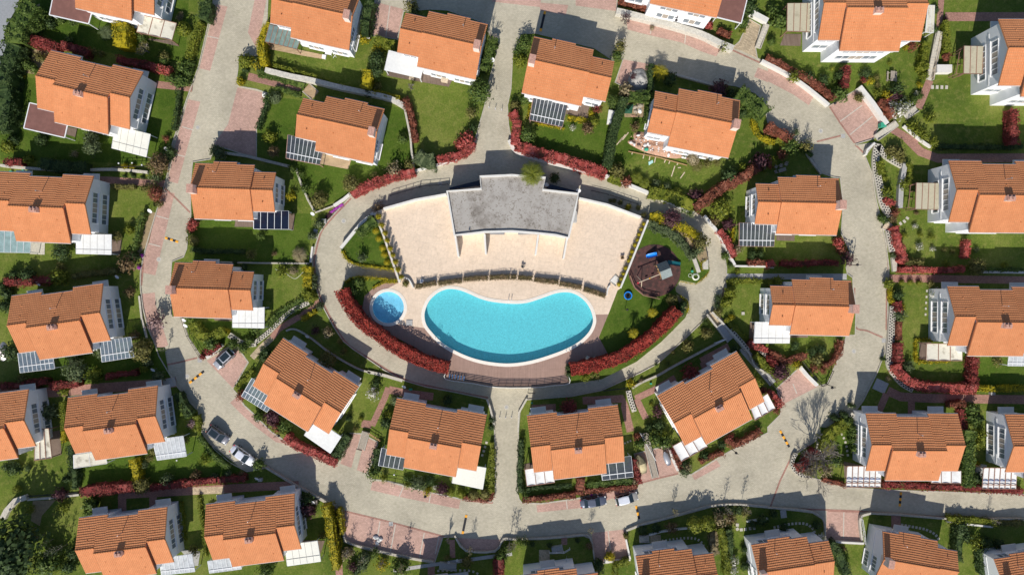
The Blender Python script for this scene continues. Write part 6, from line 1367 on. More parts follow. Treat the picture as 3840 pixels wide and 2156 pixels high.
    for t, x, y, w, d, h, mt, lk in (('11', 680, 775, .7, .7, .6, 'concrete', 'round grey stone block'), ('22', 2320, 255, .45, .45, .1, 'pale_paving', 'pale square slab on the lawn'), ('12', 1540, 350, 1.0, .9, .06, 'concrete', 'grey hatch cover on the pool terrace'), ('01', 108, 283, .4, .35, .3, 'green_bin', 'green drain box'), ('01', 228, 265, .25, .2, .3, 'green_bin', 'small green drain box'), ('22', 1395, 960, .3, .2, .3, 'green_bin', 'green meter box'), ('22', 200, 1153, .25, .2, .3, 'green_bin', 'green meter box'), ('12', 1552, 1018, .5, .3, .5, 'green_bin', 'green meter box'), ('21', 2000, 1210, .4, .55, .3, 'concrete', 'grey planter box') if 0 else ('21', 1810, 1280, .3, .3, .4, 'green_bin', 'green planter tub'), ('23', 947, 1290, .6, .6, .5, 'white_wall', 'white meter box at the driveway'), ('20', 2195, 475, .7, .6, .9, 'dark_tarp', 'dark grey waste bin'), ('30', 1160, 1255, .9, .7, .9, 'green_bin', 'dark green waste bin') if 1 else None, ('13', 595, 715, .6, .6, .7, 'grey_wood', 'small brown cabinet'), ('13', 40, 490, .6, .5, .6, 'concrete', 'grey cabinet'), ('32', 2260, 1060, .7, .4, .6, 'concrete', 'grey meter box'), ('01', 1240, 255, .6, .2, .3, 'soil', 'small soil trough')):
        bin_box(t, x, y, w, d, h, 0, mt, lk)
    b = W(px('21', 1940, 1212), DZ); m = MB(); m.box(-.5, .5, -.8, .8, 0, .12); o = m.build('stone_slab', 'pale_paving'); o.location = (b.x, b.y, DZ + .01); tag(o, 'pale rectangular slab ringed with yellow flowers beside the playground', 'slab')
    for t, x, y in (('00', 370, 377), ('00', 643, 443), ('01', 1195, 195), ('01', 1330, 192), ('01', 1428, 212), ('03', 1778, 290), ('13', 1388, 435), ('31', 1970, 1065)): globe_light(t, x, y)
    b = W(px('00', 268, 490), GZ); m = MB(); m.prism([(.42 * math.cos(a * .3927), .5 * math.sin(a * .3927)) for a in range(16)], 0, .35); o = m.build('water_tub', 'pipe'); o.location = (b.x, b.y, GZ); o2 = MB(); o2.prism([(.36 * math.cos(a * .3927), .43 * math.sin(a * .3927)) for a in range(16)], .34, .356); o2.build('tub_water', 'panel_pale', o); tag(o, 'oval grey water tub on the bare soil at the top left', 'tub')
    heap('12', -2, 0, .1, .1, .1, 0, 'soil', 'x', 'x', 'x') if 0 else None
    b = W(px('10', 82, 950), GZ + .4); heap('10', 82, 950, .5, .5, .7, 0, 'fabric_white', 'white draped garden chair', 'draped_chair', 'chair', 2)
    heap('02', 20, 640, .9, 1.7, .7, 0, 'pipe', 'grey covered garden swing', 'covered_swing', 'garden swing', 4)
    b = W(px('30', 180, 845), GZ); 
    for t, x, y, lb in (('13', 1938, 1303, 'left'), ('13', 2022, 1283, 'right')):
        b = W(px(t, x, y), GZ); m = MB(); m.tube([(.16 * math.cos(a * .3927), .16 * math.sin(a * .3927), .6) for a in range(17)], .05, 5, False); m.tube([(0, 0, 0), (0, 0, .58)], .04, 5); o = m.build('ring_light', 'white_frame'); o.location = (b.x, b.y, GZ); tag(o, lb + ' white ring shaped light above the grey bottom steps', 'garden light')
    # stepping stones
    stones('33 65,965 170,940 280,925 380,930 450,980 480,1060', .62, .42, .34, 'pale stepping stone in the arc left of the red driveway'); stones('33 1345,940 1460,960 1580,985 1670,1030 1712,1080', .62, .42, .36, 'pale stepping stone in the arc right of the red driveway')
    stones('23 1512,1098 1620,1085 1740,1072 1850,1080 1915,1135 1930,1220', .62, .42, .26, 'pale stepping stone in the arc below the round topiary trees'); stones('23 2262,940 2268,985 2350,983', .7, .5, .5, 'pale square stone in the corner path by the brown bed')
    stones('23 2390,975 2470,970', .7, .5, .42, 'pale square stone in shade at the right of the brown bed'); stones('33 740,30 770,90 790,170 805,280', .75, .36, .36, 'pale stepping stone in the line beside the bare tree villa'); stones('30 1650,878 1838,880', .8, .6, .45, 'square white slab in the row below the white block wall'); stones('31 1330,800 1375,772 1408,733', .75, .55, .4, 'pale slab in the short curve below the reed pergola')
    stones('13 2315,115 2265,265', .75, .4, .4, 'grey stepping stone right beside the villa left of south lane'); stones('32 1595,30 1590,90 1585,180 1580,280', 1.0, .3, .4, 'small pale stone in the line across the right lawn'); stones('23 1135,120 1215,85', .5, .3, .25, 'small pale stone in the short arc near the smoked canopy'); stones('13 1390,1400 1780,1390', .9, .3, .4, 'x') if 0 else None
    stones('13 1830,1400 2000,1395 2150,1400 2230,1430', .75, .35, .35, 'pale stone in the shaded arc at the bottom edge'); stones('11 600,870 590,960', .55, .7, .45, 'dark grey edging slab beside the oval road at left', 'concrete')
# ------------------------------------------------------------------ planting
def H(s, w, h, col, **k): hedge(s, w, h, col, **k)
def build_hedges():
    H('00 180,365 290,395 380,420 480,445 570,470', 1.9, 1.5, 'deepred'); H('00 600,445 740,480 880,530', 1.5, 1.4, 'deepred'); H('00 1165,590 1340,625 1520,665', 1.4, 1.3, 'deepred'); H('00 1510,665 1600,690 1700,720', 1.5, 1.4, 'red')
    H('00 300,20 200,180 130,320 120,420', 3.2, 2.8, 'green', ragged=.6, leaf=.3, look='tall mixed green hedge along the left road'); H('00 130,440 90,560 40,720 20,850 30,960 10,1150 -20,1300', 2.6, 2.4, 'dark', ragged=.6, leaf=.3, look='tall dark mixed hedge along the left road')
    H('00 2050,10 2060,100 2030,190', 2.0, 1.6, 'dark', ragged=.5); H('00 2010,230 1965,330 1925,440 1890,590', 1.1, 1.1, 'lime'); H('00 1195,225 1200,330 1190,455', 2.3, 2.6, 'yellow', look='broad golden conifer hedge'); H('00 130,738 190,755 240,768', .5, .5, 'yellow'); H('00 1790,900 1770,1050 1760,1200 1730,1300', .7, .9, 'dark', ragged=.45)
    H('10 135,235 70,330 45,450 55,560 70,650', 1.4, 1.7, 'yellow', look='golden conifer hedge'); H('10 170,655 340,700 560,760 780,830 900,868 1060,910', .6, .9, 'lime'); H('10 1190,395 1280,430 1380,445', 1.7, 1.3, 'lime'); H('10 1115,700 1110,790 1090,880', 1.6, 2.0, 'yellow', look='golden conifer hedge'); H('10 1180,925 1290,955 1440,990', .8, .9, 'yellow')
    H('10 1480,1005 1530,1080 1560,1180 1580,1300 1595,1420', 1.0, 1.1, 'brownred'); H('10 1150,10 1125,100 1100,220 1090,350', 1.5, 2.0, 'dark', ragged=.5); H('10 2400,370 2360,470 2330,560 2290,700', 1.4, 1.4, 'green', ragged=.5); H('10 20,740 160,770 300,810 480,860', 1.1, .7, 'green', ragged=.45); H('10 190,880 300,915 440,945', .9, .8, 'green', ragged=.4); H('10 130,945 90,1060 50,1180 10,1290', .8, 1.0, 'dark', ragged=.4)
    H('11 2175,-20 2150,25 2085,85 1960,130 1820,155', 1.6, 1.3, 'red'); H('11 965,510 1100,430 1300,350 1450,310 1590,275', 1.7, 1.3, 'red'); H('11 1610,110 1700,165 1790,160', 2.6, 1.8, 'grey', ragged=.6, look='large grey green shrub bed'); H('11 1020,905 1100,830 1190,760', 1.5, 1.2, 'green', ragged=.5); H('11 1120,740 1190,770', 1.0, 1.0, 'grey', ragged=.5)
    H('11 870,1078 890,1130 940,1180 1030,1212 1150,1232 1270,1247 1385,1256', .62, .5, 'yellow', leaf=.18); H('11 890,1392 940,1352 1010,1335 1110,1345 1250,1352 1412,1380', .62, .5, 'yellow', leaf=.18); H('11 1170,1446 1230,1408 1290,1388 1400,1385', .55, .5, 'yellow', leaf=.18); H('11 512,1235 512,1330 510,1440', 1.5, 1.5, 'yellow', look='tall golden conifer hedge'); H('11 745,690 800,650 870,605', .65, .28, 'magenta', look='strip of magenta flowers', leaf=.14, cat='flower bed', name='flower_strip'); H('11 700,740 750,700', 1.0, .3, 'purple', leaf=.15, look='low purple flower bed', cat='flower bed', name='flower_strip')
    for i, s in enumerate(('11 1600,1432 1700,1415 1800,1392', '11 1830,1402 1940,1385 2060,1372', '11 2080,1362 2200,1350 2320,1343', '11 2345,1345 2450,1337 2545,1335', '11 2560,1335 21 40,1338', '21 62,1342 200,1350', '21 225,1362 340,1375 465,1388', '21 482,1402 590,1420 700,1438', '22 725,10 830,40 940,80')):
        H(s, .85, .95, 'planter', dens=70, leaf=.16, ragged=.1, base=DZ + .1, label=('leftmost', 'second', 'third', 'fourth', 'fifth', 'sixth', 'seventh', 'eighth', 'last')[i] + ' clipped brownish planter hedge along the terrace front' + ('' if i == 0 else ', counted from the left'))
    H('12 850,20 900,150 980,270 1080,375 1230,490 1400,605 1550,690 1700,755 1830,795 1920,812', 1.95, 4.7, 'crimson', base=0, dens=60, ragged=.26, taper=.74, label='long tall red hedge at the lower left of the pool, curving along the oval road'); H('22 595,820 760,790 1000,735 1150,665 1300,575 1410,490 1500,410 1600,300 1670,225', 1.95, 3.9, 'crimson', base=0, dens=60, ragged=.26, label='long tall red hedge at the lower right of the pool, below the lawn')
    H('22 700,900 900,870 1150,730 1400,570 1600,400', 1.0, .5, 'olive', base=.4, ragged=.5, look='strip of low green ground cover below the red hedge'); H('12 460,315 520,275 595,232', .8, .8, 'yellow'); H('12 0,485 110,400 200,300 330,220 470,155 560,125', 1.8, .5, 'green', ragged=.4, look='strip of green ground cover on the bank'); H('22 1690,85 1750,130 1778,190 1765,250', .5, .4, 'yellow', leaf=.16)
    H('22 2150,310 2250,415 2345,505', .9, .8, 'lime'); H('22 2390,545 2480,590 2571,625', 1.3, 1.2, 'red'); H('22 2440,680 2500,730 2560,800', 1.2, 1.0, 'lime', ragged=.4); H('20 1080,0 1200,30 1350,68 1500,105 1650,145', 1.2, 1.0, 'brownred'); H('20 2080,300 2140,330 2200,350', 1.0, .9, 'brownred')
    H('20 10,1120 50,1230 40,1340 20,1446', 1.7, 1.6, 'red'); H('21 40,15 180,55 300,95 460,135 620,185 800,245 945,305', 2.1, 1.5, 'red'); H('20 1130,985 1100,1080 1060,1200 1020,1330 1000,1446 21 975,150 955,230', 1.5, 2.0, 'dark', dens=60, ragged=.12, look='tall clipped dark hedge'); H('20 1400,640 1395,760 1400,900', 1.0, 1.2, 'dark'); H('20 1180,960 1280,965 1385,955', 1.7, 1.6, 'green'); H('20 1390,1085 1370,1160 1350,1235', 1.1, 1.1, 'green')
    H('20 2280,920 2380,1000 2460,1060 2550,1150', 2.6, 2.0, 'green', ragged=.6, leaf=.3); H('20 2435,1200 2440,1290 2500,1370 2571,1410 21 2640,-20', 1.0, .8, 'yellow'); H('20 565,1172 650,1192 755,1218', .8, .6, 'yellow'); H('20 235,1232 370,1262 522,1292', .5, .5, 'yellow', leaf=.18); H('20 185,1050 170,1110 158,1190', .5, .5, 'yellow', leaf=.18)
    H('21 975,340 1030,365 1100,385', 1.3, 1.0, 'lime', ragged=.5); H('21 1380,480 1500,500 1640,545 1740,590 1830,620', 2.1, 1.2, 'lime', ragged=.5); H('21 1850,640 1950,560 2060,470 2180,405 2280,360 2390,290 2480,225', 1.9, 1.6, 'brownred', ragged=.4); H('21 1390,728 1460,735 1540,755', 1.5, .7, 'yellow', ragged=.4); H('21 1620,815 1700,830 1780,870 1880,935', 1.5, .7, 'yellow', ragged=.45); H('21 1370,800 1480,850 1600,900 1690,970 1760,1060 1820,1150', 1.4, .7, 'grey', ragged=.5, look='grey green shrub strip around the lawn')
    H('21 2085,870 2140,940 2180,1010 2240,1130', 1.3, 1.2, 'red'); H('21 2380,1195 2480,1190 2571,1200', 1.1, 1.0, 'brownred'); H('21 1850,1398 1925,1350 1975,1285 1960,1220', .45, .4, 'yellow', leaf=.16); H('21 1700,1375 1780,1392 1850,1398', .4, .35, 'yellow', leaf=.16); H('21 1915,1270 1905,1190 1950,1170', .4, .4, 'yellow', leaf=.16); H('21 2225,840 2220,980', .5, .6, 'yellow'); H('21 2160,1390 2300,1375 2571,1380', .9, .6, 'lime', ragged=.4)
    H('31 -10,1215 70,1190', 1.4, 1.2, 'red'); H('31 140,1200 290,1200 430,1193 590,1188 715,1195', 1.1, 1.1, 'deepred', ragged=.5); H('31 1330,1265 1500,1258 1760,1268 1990,1252', 1.25, 1.2, 'red'); H('31 2015,965 2010,1050 2000,1145', 1.2, 1.2, 'red'); H('31 1292,830 1300,900 1315,980 1345,1070 1372,1130 1330,1190', 1.5, 1.2, 'red', ragged=.45); H('31 1140,175 1155,240 1165,300', 1.1, 1.2, 'lime', ragged=.5); H('31 1420,190 1435,300 1425,410', .8, 1.0, 'lime', ragged=.45); H('31 2150,1255 2350,1258 2571,1265', .7, .8, 'green')
    H('31 1180,550 1230,570 1270,600', 1.2, 1.0, 'red', ragged=.5); H('31 1700,20 2000,28 2300,30 2571,20', .9, .8, 'dark', ragged=.4); H('30 -10,570 140,640 300,730 420,800 520,860 620,930 680,985', 1.1, 1.1, 'brownred', ragged=.45); H('30 805,660 800,760 790,875', 1.4, 1.8, 'deepred'); H('30 1600,420 1585,540 1570,640 1590,700', 1.3, 1.1, 'lime', ragged=.4); H('30 1800,215 1805,350 1812,520', 1.1, 1.2, 'lime', ragged=.4); H('30 2485,1095 2480,1220 2480,1446', 1.6, 1.6, 'deepred'); H('30 1130,1010 1200,1080 1260,1180', 1.3, 1.2, 'brownred', ragged=.5)
    H('32 1235,5 1235,70 1240,135', .7, .8, 'yellow'); H('32 1320,140 1330,190 1320,240', 1.3, 1.2, 'deepred'); H('32 1335,345 1330,410 1330,520', 1.3, 1.1, 'brownred', ragged=.5); H('32 1325,555 1330,640 1325,740', 1.6, 1.4, 'deepred'); H('32 1300,770 1330,840 1400,905 1470,960 1560,990 1700,1000 1900,1010 2105,1015', 1.8, 1.4, 'red'); H('32 2090,700 2085,800 2080,965', 1.5, 1.5, 'deepred', dens=60); H('32 2125,1012 2350,1012 2600,1008', .9, 1.2, 'yellow', ragged=.15); H('32 1495,515 1492,620 1495,735', .6, .6, 'yellow'); H('32 1500,518 1660,520', .5, .5, 'yellow'); H('32 1510,742 1650,742 1830,740', .5, .5, 'yellow')
    H('32 400,680 300,695 200,740 120,700 30,640', 1.2, 1.0, 'brownred', ragged=.6); H('32 745,530 730,620 690,700 640,760 560,790', 1.1, 1.0, 'brownred', ragged=.5); H('32 1830,1175 1900,1170 1980,1160', 1.2, 1.1, 'brownred'); H('32 1950,1220 1965,1330 1970,1446', 1.1, 1.1, 'deepred', ragged=.5); H('33 1975,10 1970,150 1965,300 1955,500', .9, 1.0, 'deepred', ragged=.5); H('33 2030,0 2035,180 2020,380 2030,560', 1.7, 2.0, 'green', ragged=.4, leaf=.3); H('32 790,1340 740,1400 33 640,40 600,110 570,200', 1.9, 1.2, 'lime', ragged=.6); H('32 20,1040 100,1120 130,1200', 1.0, .9, 'red', ragged=.5)
    H('33 320,330 340,400 410,290 480,190', 1.5, 1.0, 'deepred', ragged=.5); H('33 560,490 680,520 780,545', .9, .8, 'brownred'); H('33 1150,545 1400,552 1700,568 1960,575', 1.3, 1.0, 'deepred', ragged=.4); H('33 1960,575 2200,590 2571,612', 1.0, .9, 'deepred', ragged=.4); H('33 1820,885 1980,895 2150,905 2300,925', 1.1, .9, 'lime', ragged=.6); H('33 1960,945 1935,1060 1930,1180 1920,1310', 1.3, 1.5, 'dark', ragged=.4); H('33 2150,1190 2160,1320 2170,1446', 1.1, 1.2, 'dark', ragged=.4); H('33 640,1130 700,1200 750,1300 800,1446', 1.5, 1.3, 'dark', ragged=.5); H('33 2260,920 2400,925 2571,930', 1.0, .8, 'olive', ragged=.5)
    H('23 110,692 300,682 480,660 640,650', 1.0, .9, 'brownred', ragged=.45); H('23 700,490 690,560 680,640', 1.7, 1.4, 'brownred'); H('23 740,612 870,598 1000,585 1130,575 1260,560', .9, 1.0, 'brownred'); H('23 1215,290 1240,360 1260,440 1285,530', 1.0, 1.0, 'deepred'); H('23 90,95 90,250 80,420 85,620', .9, 1.1, 'dark'); H('23 2150,90 2250,140 2400,70 2500,0', 1.2, 1.0, 'brownred', ragged=.55); H('23 1900,320 1980,270 2130,225', .9, .9, 'brownred', ragged=.5); H('23 2090,985 2130,1080 2150,1200 2170,1320 2160,1446', 1.2, 1.2, 'lime', ragged=.3); H('23 2180,1000 2200,1130 2190,1300', 1.2, 1.2, 'dark', ragged=.5)
    H('23 2040,1010 2030,1080 2030,1160 2040,1240', 1.6, .5, 'straw', ragged=.4, look='bed of straw coloured dry plants'); H('23 1025,1345 1100,1328 1175,1310', .9, .9, 'lime'); H('23 1040,1340 1042,1446', .9, .9, 'lime'); H('23 1640,240 1680,330 1700,380', 1.0, .9, 'brownred', ragged=.5); H('22 2440,1446 23 2440,30', 1, .8, 'brownred', ragged=.5) if 0 else None
    H('23 760,540 900,530 1050,515 1200,500', 1.0, 1.0, 'green', ragged=.5); H('23 150,590 300,570 450,560 600,545', .7, 1.0, 'dark', ragged=.6)
    H('13 290,60 350,115 420,160 520,205 620,235 700,285 800,325', 1.7, 1.5, 'red'); H('13 920,50 870,130 830,200 800,265', 1.5, 1.4, 'dark', ragged=.5); H('13 1215,190 1200,300 1215,410', 1.2, 1.3, 'dark', ragged=.5); H('13 2080,672 2200,690 2340,695 2380,620', .8, .7, 'brownred', ragged=.5); H('13 690,760 700,830 735,900 740,980 755,1080 770,1180 785,1270 795,1400', 1.25, 2.2, 'yellow', look='long row of golden cypresses', ragged=.5); H('13 822,785 838,860 850,940 858,1030', .75, 1.2, 'yellow'); H('13 2365,125 2370,240 2370,320 2365,420 2360,560', .9, .9, 'lime', ragged=.6); H('13 2440,1300 2440,1446', 2.0, 1.6, 'deepred'); H('13 1480,480 1650,520 1900,560', .8, .8, 'green', ragged=.6)
    H('03 800,620 900,605 1000,592 1150,588 1330,570', 2.0, 1.7, 'deepred', ragged=.4); H('03 1500,578 1650,562 1800,540 1980,520 2160,500', 1.3, 1.3, 'deepred'); H('03 2180,505 2320,490 2460,480', 1.3, 1.2, 'deepred', ragged=.5); H('03 1325,290 1340,360 1355,430 1350,520', 1.4, 1.4, 'yellow'); H('03 690,150 710,300 735,430 740,580', 1.1, 1.2, 'dark', ragged=.4); H('03 1990,650 2005,760 2020,880 2045,1060 2060,1260', .6, .7, 'lime'); H('03 625,5 630,60 640,110', 1.0, 1.2, 'yellow'); H('03 1810,720 1830,900 1845,1100', .5, .7, 'lime', ragged=.3); H('03 860,520 1000,480 1150,490 1290,480', 1.2, 1.5, 'dark', ragged=.5) if 0 else None
    H('03 2000,60 2150,260 2300,370', .9, .8, 'green', ragged=.5); H('02 -20,990 110,985 230,965 350,950 470,935', 1.2, 1.2, 'deepred'); H('02 490,985 620,975 780,962', 1.4, 1.3, 'deepred'); H('02 1050,890 1200,868 1370,848', .9, 1.0, 'deepred'); H('02 1930,350 1955,420 2010,480 2110,490 2180,465 2240,430', 1.7, 1.3, 'lime', ragged=.4); H('02 2365,1005 2440,920 2540,830', .7, .7, 'lime', ragged=.5); H('02 2060,650 2130,610 2200,575', 1.3, 1.1, 'deepred', ragged=.5); H('02 1770,1060 1830,1190 1900,1280', 1.5, 1.3, 'dark', ragged=.5); H('02 610,1150 620,1280 615,1440', .9, 1.1, 'lime'); H('02 1960,1290 1980,1360 1960,1440', 1.0, 1.0, 'lime', ragged=.4)
    H('01 400,195 550,215 700,230 860,235', 1.9, 1.4, 'dark'); H('01 60,185 120,175 205,180', 1.5, 1.2, 'deepred', ragged=.5); H('01 710,1330 850,1305 1000,1290 1150,1270', 1.0, 1.0, 'olive'); H('01 30,1385 200,1390 320,1380 500,1360', 1.4, 1.2, 'deepred', ragged=.5); H('01 1430,690 1400,800 1370,950 1340,1060', .8, 1.0, 'green', ragged=.6); H('01 1110,425 1220,430 1340,425', .8, .9, 'olive', ragged=.5); H('01 1920,1060 2100,1080 2300,1075 2450,1085', .8, .8, 'dark', ragged=.3)
    H('12 0,790 40,740', 1.6, 1.2, 'dark') if 0 else None
    H('31 450,120 330,20', .9, .8, 'green', ragged=.5); H('30 100,1380 200,1446', 1.2, .9, 'lime', ragged=.5); H('30 0,1260 120,1330 230,1410', 1.8, 1.3, 'brownred', ragged=.6)

def S(t, s, col, kind='bush', hh=None, **k):
    for w in s.split():
        a = [float(x) for x in w.split(',')]; shrub(t, a[0], a[1], a[2], col, kind, a[3] if len(a) > 3 else hh, **k)
def build_plants():
    # terrace rows
    lab = 'yellow cypress'
    for i, (x, y) in enumerate(((1225, 725), (1257, 812), (1292, 893), (1313, 965), (1342, 1047), (1370, 1112), (1398, 1180), (1422, 1258), (1455, 1335))):
        o = shrub('11', x, y, .42, 'yellow', 'column', 2.0, look='_'); REG.pop(); tag(o, 'slender yellow cypress in the row inside the left terrace wall', 'cypress', 'yellow cypresses of the left terrace wall')
    for x, y in ((1200, 873), (1232, 950), (1268, 1045), (1287, 1112), (1312, 1188)):
        o = shrub('11', x, y, .55, 'yellow', 'ball', .9, look='_'); REG.pop(); tag(o, 'round yellow shrub in the row on the lawn left of the terrace', 'shrub', 'yellow shrubs on the left lawn')
    for x, y in ((1328, 803), (1303, 855), (1280, 910), (1265, 962), (1238, 1015), (1210, 1080), (1198, 1132), (1178, 1172), (1145, 1245), (1125, 1303), (1100, 1355), (1078, 1410)):
        o = shrub('21', x, y, .40, 'yellow', 'ball', 1.2, look='_'); REG.pop(); tag(o, 'round yellow shrub in the row inside the right terrace wall', 'shrub', 'yellow shrubs of the right terrace wall')
    S('00', '1790,180,.6 1815,145,.5', 'straw', 'loose'); S('00', '1835,290,1.2', 'lime', 'ball'); S('00', '505,240,.9 2445,700,.4 2480,710,.4 690,400,.7', 'dark'); S('00', '2460,610,1.25', 'lime'); S('00', '2410,820,.8', 'yellow'); S('00', '2570,640,.9', 'yellow'); S('00', '600,200,.8 720,215,.8 1420,370,.8 260,640,1.0 330,690,.8 1640,600,.9 1830,680,1.1 1880,720,1.0', 'green'); S('00', '1780,800,1.3 1850,820,1.0 1900,640,.9 1690,770,.9', 'green'); S('00', '1450,440,.6 1320,660,.6', 'lime', 'loose'); S('00', '940,520,.7 1010,540,.7 380,560,.9 420,590,.7', 'olive', 'loose'); S('00', '50,1280,1.3 130,1400,.9 400,1400,1.0 1290,1420,.1', 'dark'); S('00', '900,1380,1.2 1780,850,.6', 'grey'); S('00', '1660,1390,.7', 'brownred', 'loose')
    palm('00', 1050, 320, 1.5, 1.5, 'grey', 'grey green fan palm'); bare_tree('00', 1500, 530, 3.6, .7, 'leafless spreading tree on the lawn', 4, 'olive', 4, 3); S('00', '1640,560,1.0', 'olive', 'loose')
    S('01', '60,20,1.2 280,150,.9', 'lime'); round_tree('01', 920, 30, 1.5, 3.0, 'grey'); S('01', '740,100,.7', 'straw', 'loose'); round_tree('01', 1590, 200, 1.9, 3.4, 'brown'); S('01', '1700,80,1.1 1670,130,1.0', 'dark'); S('01', '1545,330,1.1', 'grey', 'loose'); S('01', '1440,440,.9 1530,430,1.0 1590,600,.8', 'olive', 'loose'); round_tree('01', 1560, 500, 1.4, 2.6, 'brownred'); S('01', '1250,222,.55 1325,225,.5', 'yellow'); S('01', '1290,860,.85', 'lime'); round_tree('01', 1395, 680, .8, 3.0, 'dark', look='slim dark tree', kind='crown') if 0 else None
    round_tree('01', 610, 1080, 1.6, 3.2, 'dark'); round_tree('01', 1170, 930, 1.0, 2.2, 'olive'); round_tree('01', 1270, 1200, 2.0, 3.2, 'brown', kind='loose'); S('01', '1340,1130,.9 1240,1260,.8', 'dark'); S('01', '575,1340,1.5', 'lime'); S('01', '600,1230,.9', 'olive', 'loose'); S('01', '130,1310,1.0 260,1310,1.2 10,1430,.9', 'dark'); S('01', '1415,1120,.35 1390,1240,.35', 'magenta'); S('01', '1930,800,.9,1.6 1910,845,.75,1.4', 'red'); S('01', '1925,968,1.0', 'olive', 'ball'); S('01', '1900,880,.6', 'green'); round_tree('01', 2520, 1110, 1.1, 2.2, 'olive', kind='loose'); S('01', '2190,90,1.2 2150,60,.9', 'grey'); S('01', '2440,1240,.7 2360,1190,.5', 'dark'); S('01', '1310,290,.4 1240,320,.4 1330,320,.4 1420,330,.4', 'dark', 'cone')
    S('02', '60,60,1.1 30,180,1.2', 'dark'); round_tree('02', 115, 640, 1.8, 3.4, 'dark'); S('02', '210,920,.9 200,960,.7', 'olive'); round_tree('02', 760, 830, 2.1, 3.8, 'grey', look='large feathery conifer'); S('02', '720,720,1.1', 'dark'); S('02', '930,880,1.3', 'lime'); S('02', '1020,650,1.3,2.4', 'grey'); round_tree('02', 1420, 620, 2.1, 3.2, 'olive'); S('02', '1340,480,.9', 'brown', 'loose'); S('02', '1290,40,1.0', 'brown', 'loose'); S('02', '1440,800,.9', 'lime', 'loose'); S('02', '1580,890,1.1 1470,740,.9', 'grey'); round_tree('02', 1560, 330, 1.9, 3.6, 'pink', look='pink blossoming tree over the kerb', kind='loose'); slim_tree('02', 1690, 610, 3.0, 6, 'slim conifer like young tree by the road', 'dark', .5); S('02', '2275,440,.55', 'yellow', 'ball'); S('02', '2430,600,1.0 2330,560,.9 2480,560,.7 2120,560,1.3', 'green'); S('02', '2030,690,.6 2100,640,.8', 'deepred')
    S('02', '630,1035,.9', 'lime'); S('02', '470,1250,1.5,2.4', 'grey', look='grey green tree like shrub'); S('02', '1920,1360,.9', 'pink', 'loose'); S('02', '1830,1190,1.0 1800,1130,.7 1880,1270,.9', 'green'); S('02', '2420,1080,.9', 'brownred'); S('02', '2560,380,1.2 2500,520,.9', 'green')
    S('03', '160,590,.7', 'lime', 'ball'); round_tree('03', 1425, 550, 1.55, 2.6, 'olive', look='round olive green tree'); S('03', '590,640,1.1', 'purple'); S('03', '1670,490,1.1 1450,340,.7', 'grey', 'loose'); S('03', '2290,440,.7 2150,460,.7', 'grey'); S('03', '1960,440,.9 2420,440,.7', 'brown', 'loose'); S('03', '2050,290,1.1', 'lime', 'loose'); S('03', '1540,200,1.1 1500,270,.8 1850,90,.8', 'olive', 'loose'); round_tree('03', 110, 1160, 4.6, 9.0, 'dark', look='huge dark tree in the corner'); round_tree('03', 60, 1400, 4.0, 9.0, 'dark', look='huge dark tree at the very corner'); round_tree('03', 460, 1320, 2.6, 4.2, 'green', look='large light green tree'); S('03', '470,1240,.8', 'brownred', 'loose'); S('03', '250,1030,1.4', 'lime', 'loose'); S('03', '290,790,.9', 'lime', 'loose'); S('03', '620,770,1.1 560,1380,1.0', 'lime', 'loose'); S('03', '900,740,1.3 880,830,1.0', 'green')
    for x, y, h in ((540, 1080, 4), (630, 1130, 4.5), (700, 1120, 5), (365, 960, 2.2), (450, 1030, 2.4), (590, 1180, 3.5)): slim_tree('03', x, y, h, 7, 'slender dark young tree', 'dark', .8)
    S('03', '130,380,1.2 60,360,.8 720,1230,1.2 680,1370,1.2', 'dark'); S('03', '270,370,.6', 'dark', 'ball'); S('03', '1940,1210,1.1', 'olive', 'loose'); S('03', '2100,810,.8', 'dark'); S('03', '860,350,.5 660,480,.9', 'dark', 'cone')
    S('10', '1220,480,.9', 'yellow'); round_tree('10', 1215, 590, 1.6, 3.0, 'dark'); round_tree('10', 1205, 710, 1.4, 2.8, 'dark'); S('10', '1090,390,.9', 'yellow'); round_tree('10', 1560, 60, 1.5, 2.6, 'olive', kind='loose'); S('10', '1580,110,1.0', 'dark'); S('10', '190,980,1.1,1.7', 'grey', 'ball'); S('10', '1220,860,.8', 'olive', 'loose'); S('10', '1130,930,.9 20,640,1.2', 'dark'); S('10', '10,640,1.2', 'yellow'); round_tree('10', 2250, 930, 2.1, 4.0, 'green', look='broad green fir'); round_tree('10', 2240, 850, 1.5, 3.0, 'green'); S('10', '2290,680,.9 2320,620,.9 2390,450,.8', 'dark'); round_tree('10', 2160, 1130, 1.2, 2.4, 'olive', kind='loose'); S('10', '2180,1280,.9', 'dark'); bare_tree('10', 2375, 400, 4.0, .45, 'leafless young tree beside the north lane', 9, None, 4); bare_tree('10', 1560, 900, 2.8, .45, 'small leafless tree on the lawn', 19, None, 4); S('10', '130,1370,1.1', 'lime'); S('10', '110,1000,.8 60,700,.8', 'green'); S('10', '2120,1400,1.4 2050,1446,1.0', 'red'); S('10', '1470,1390,.9', 'green'); S('10', '1510,1000,.7', 'brownred', 'loose')
    S('10', '1700,1290,.9,2.6', 'dark', 'cone') if 0 else None
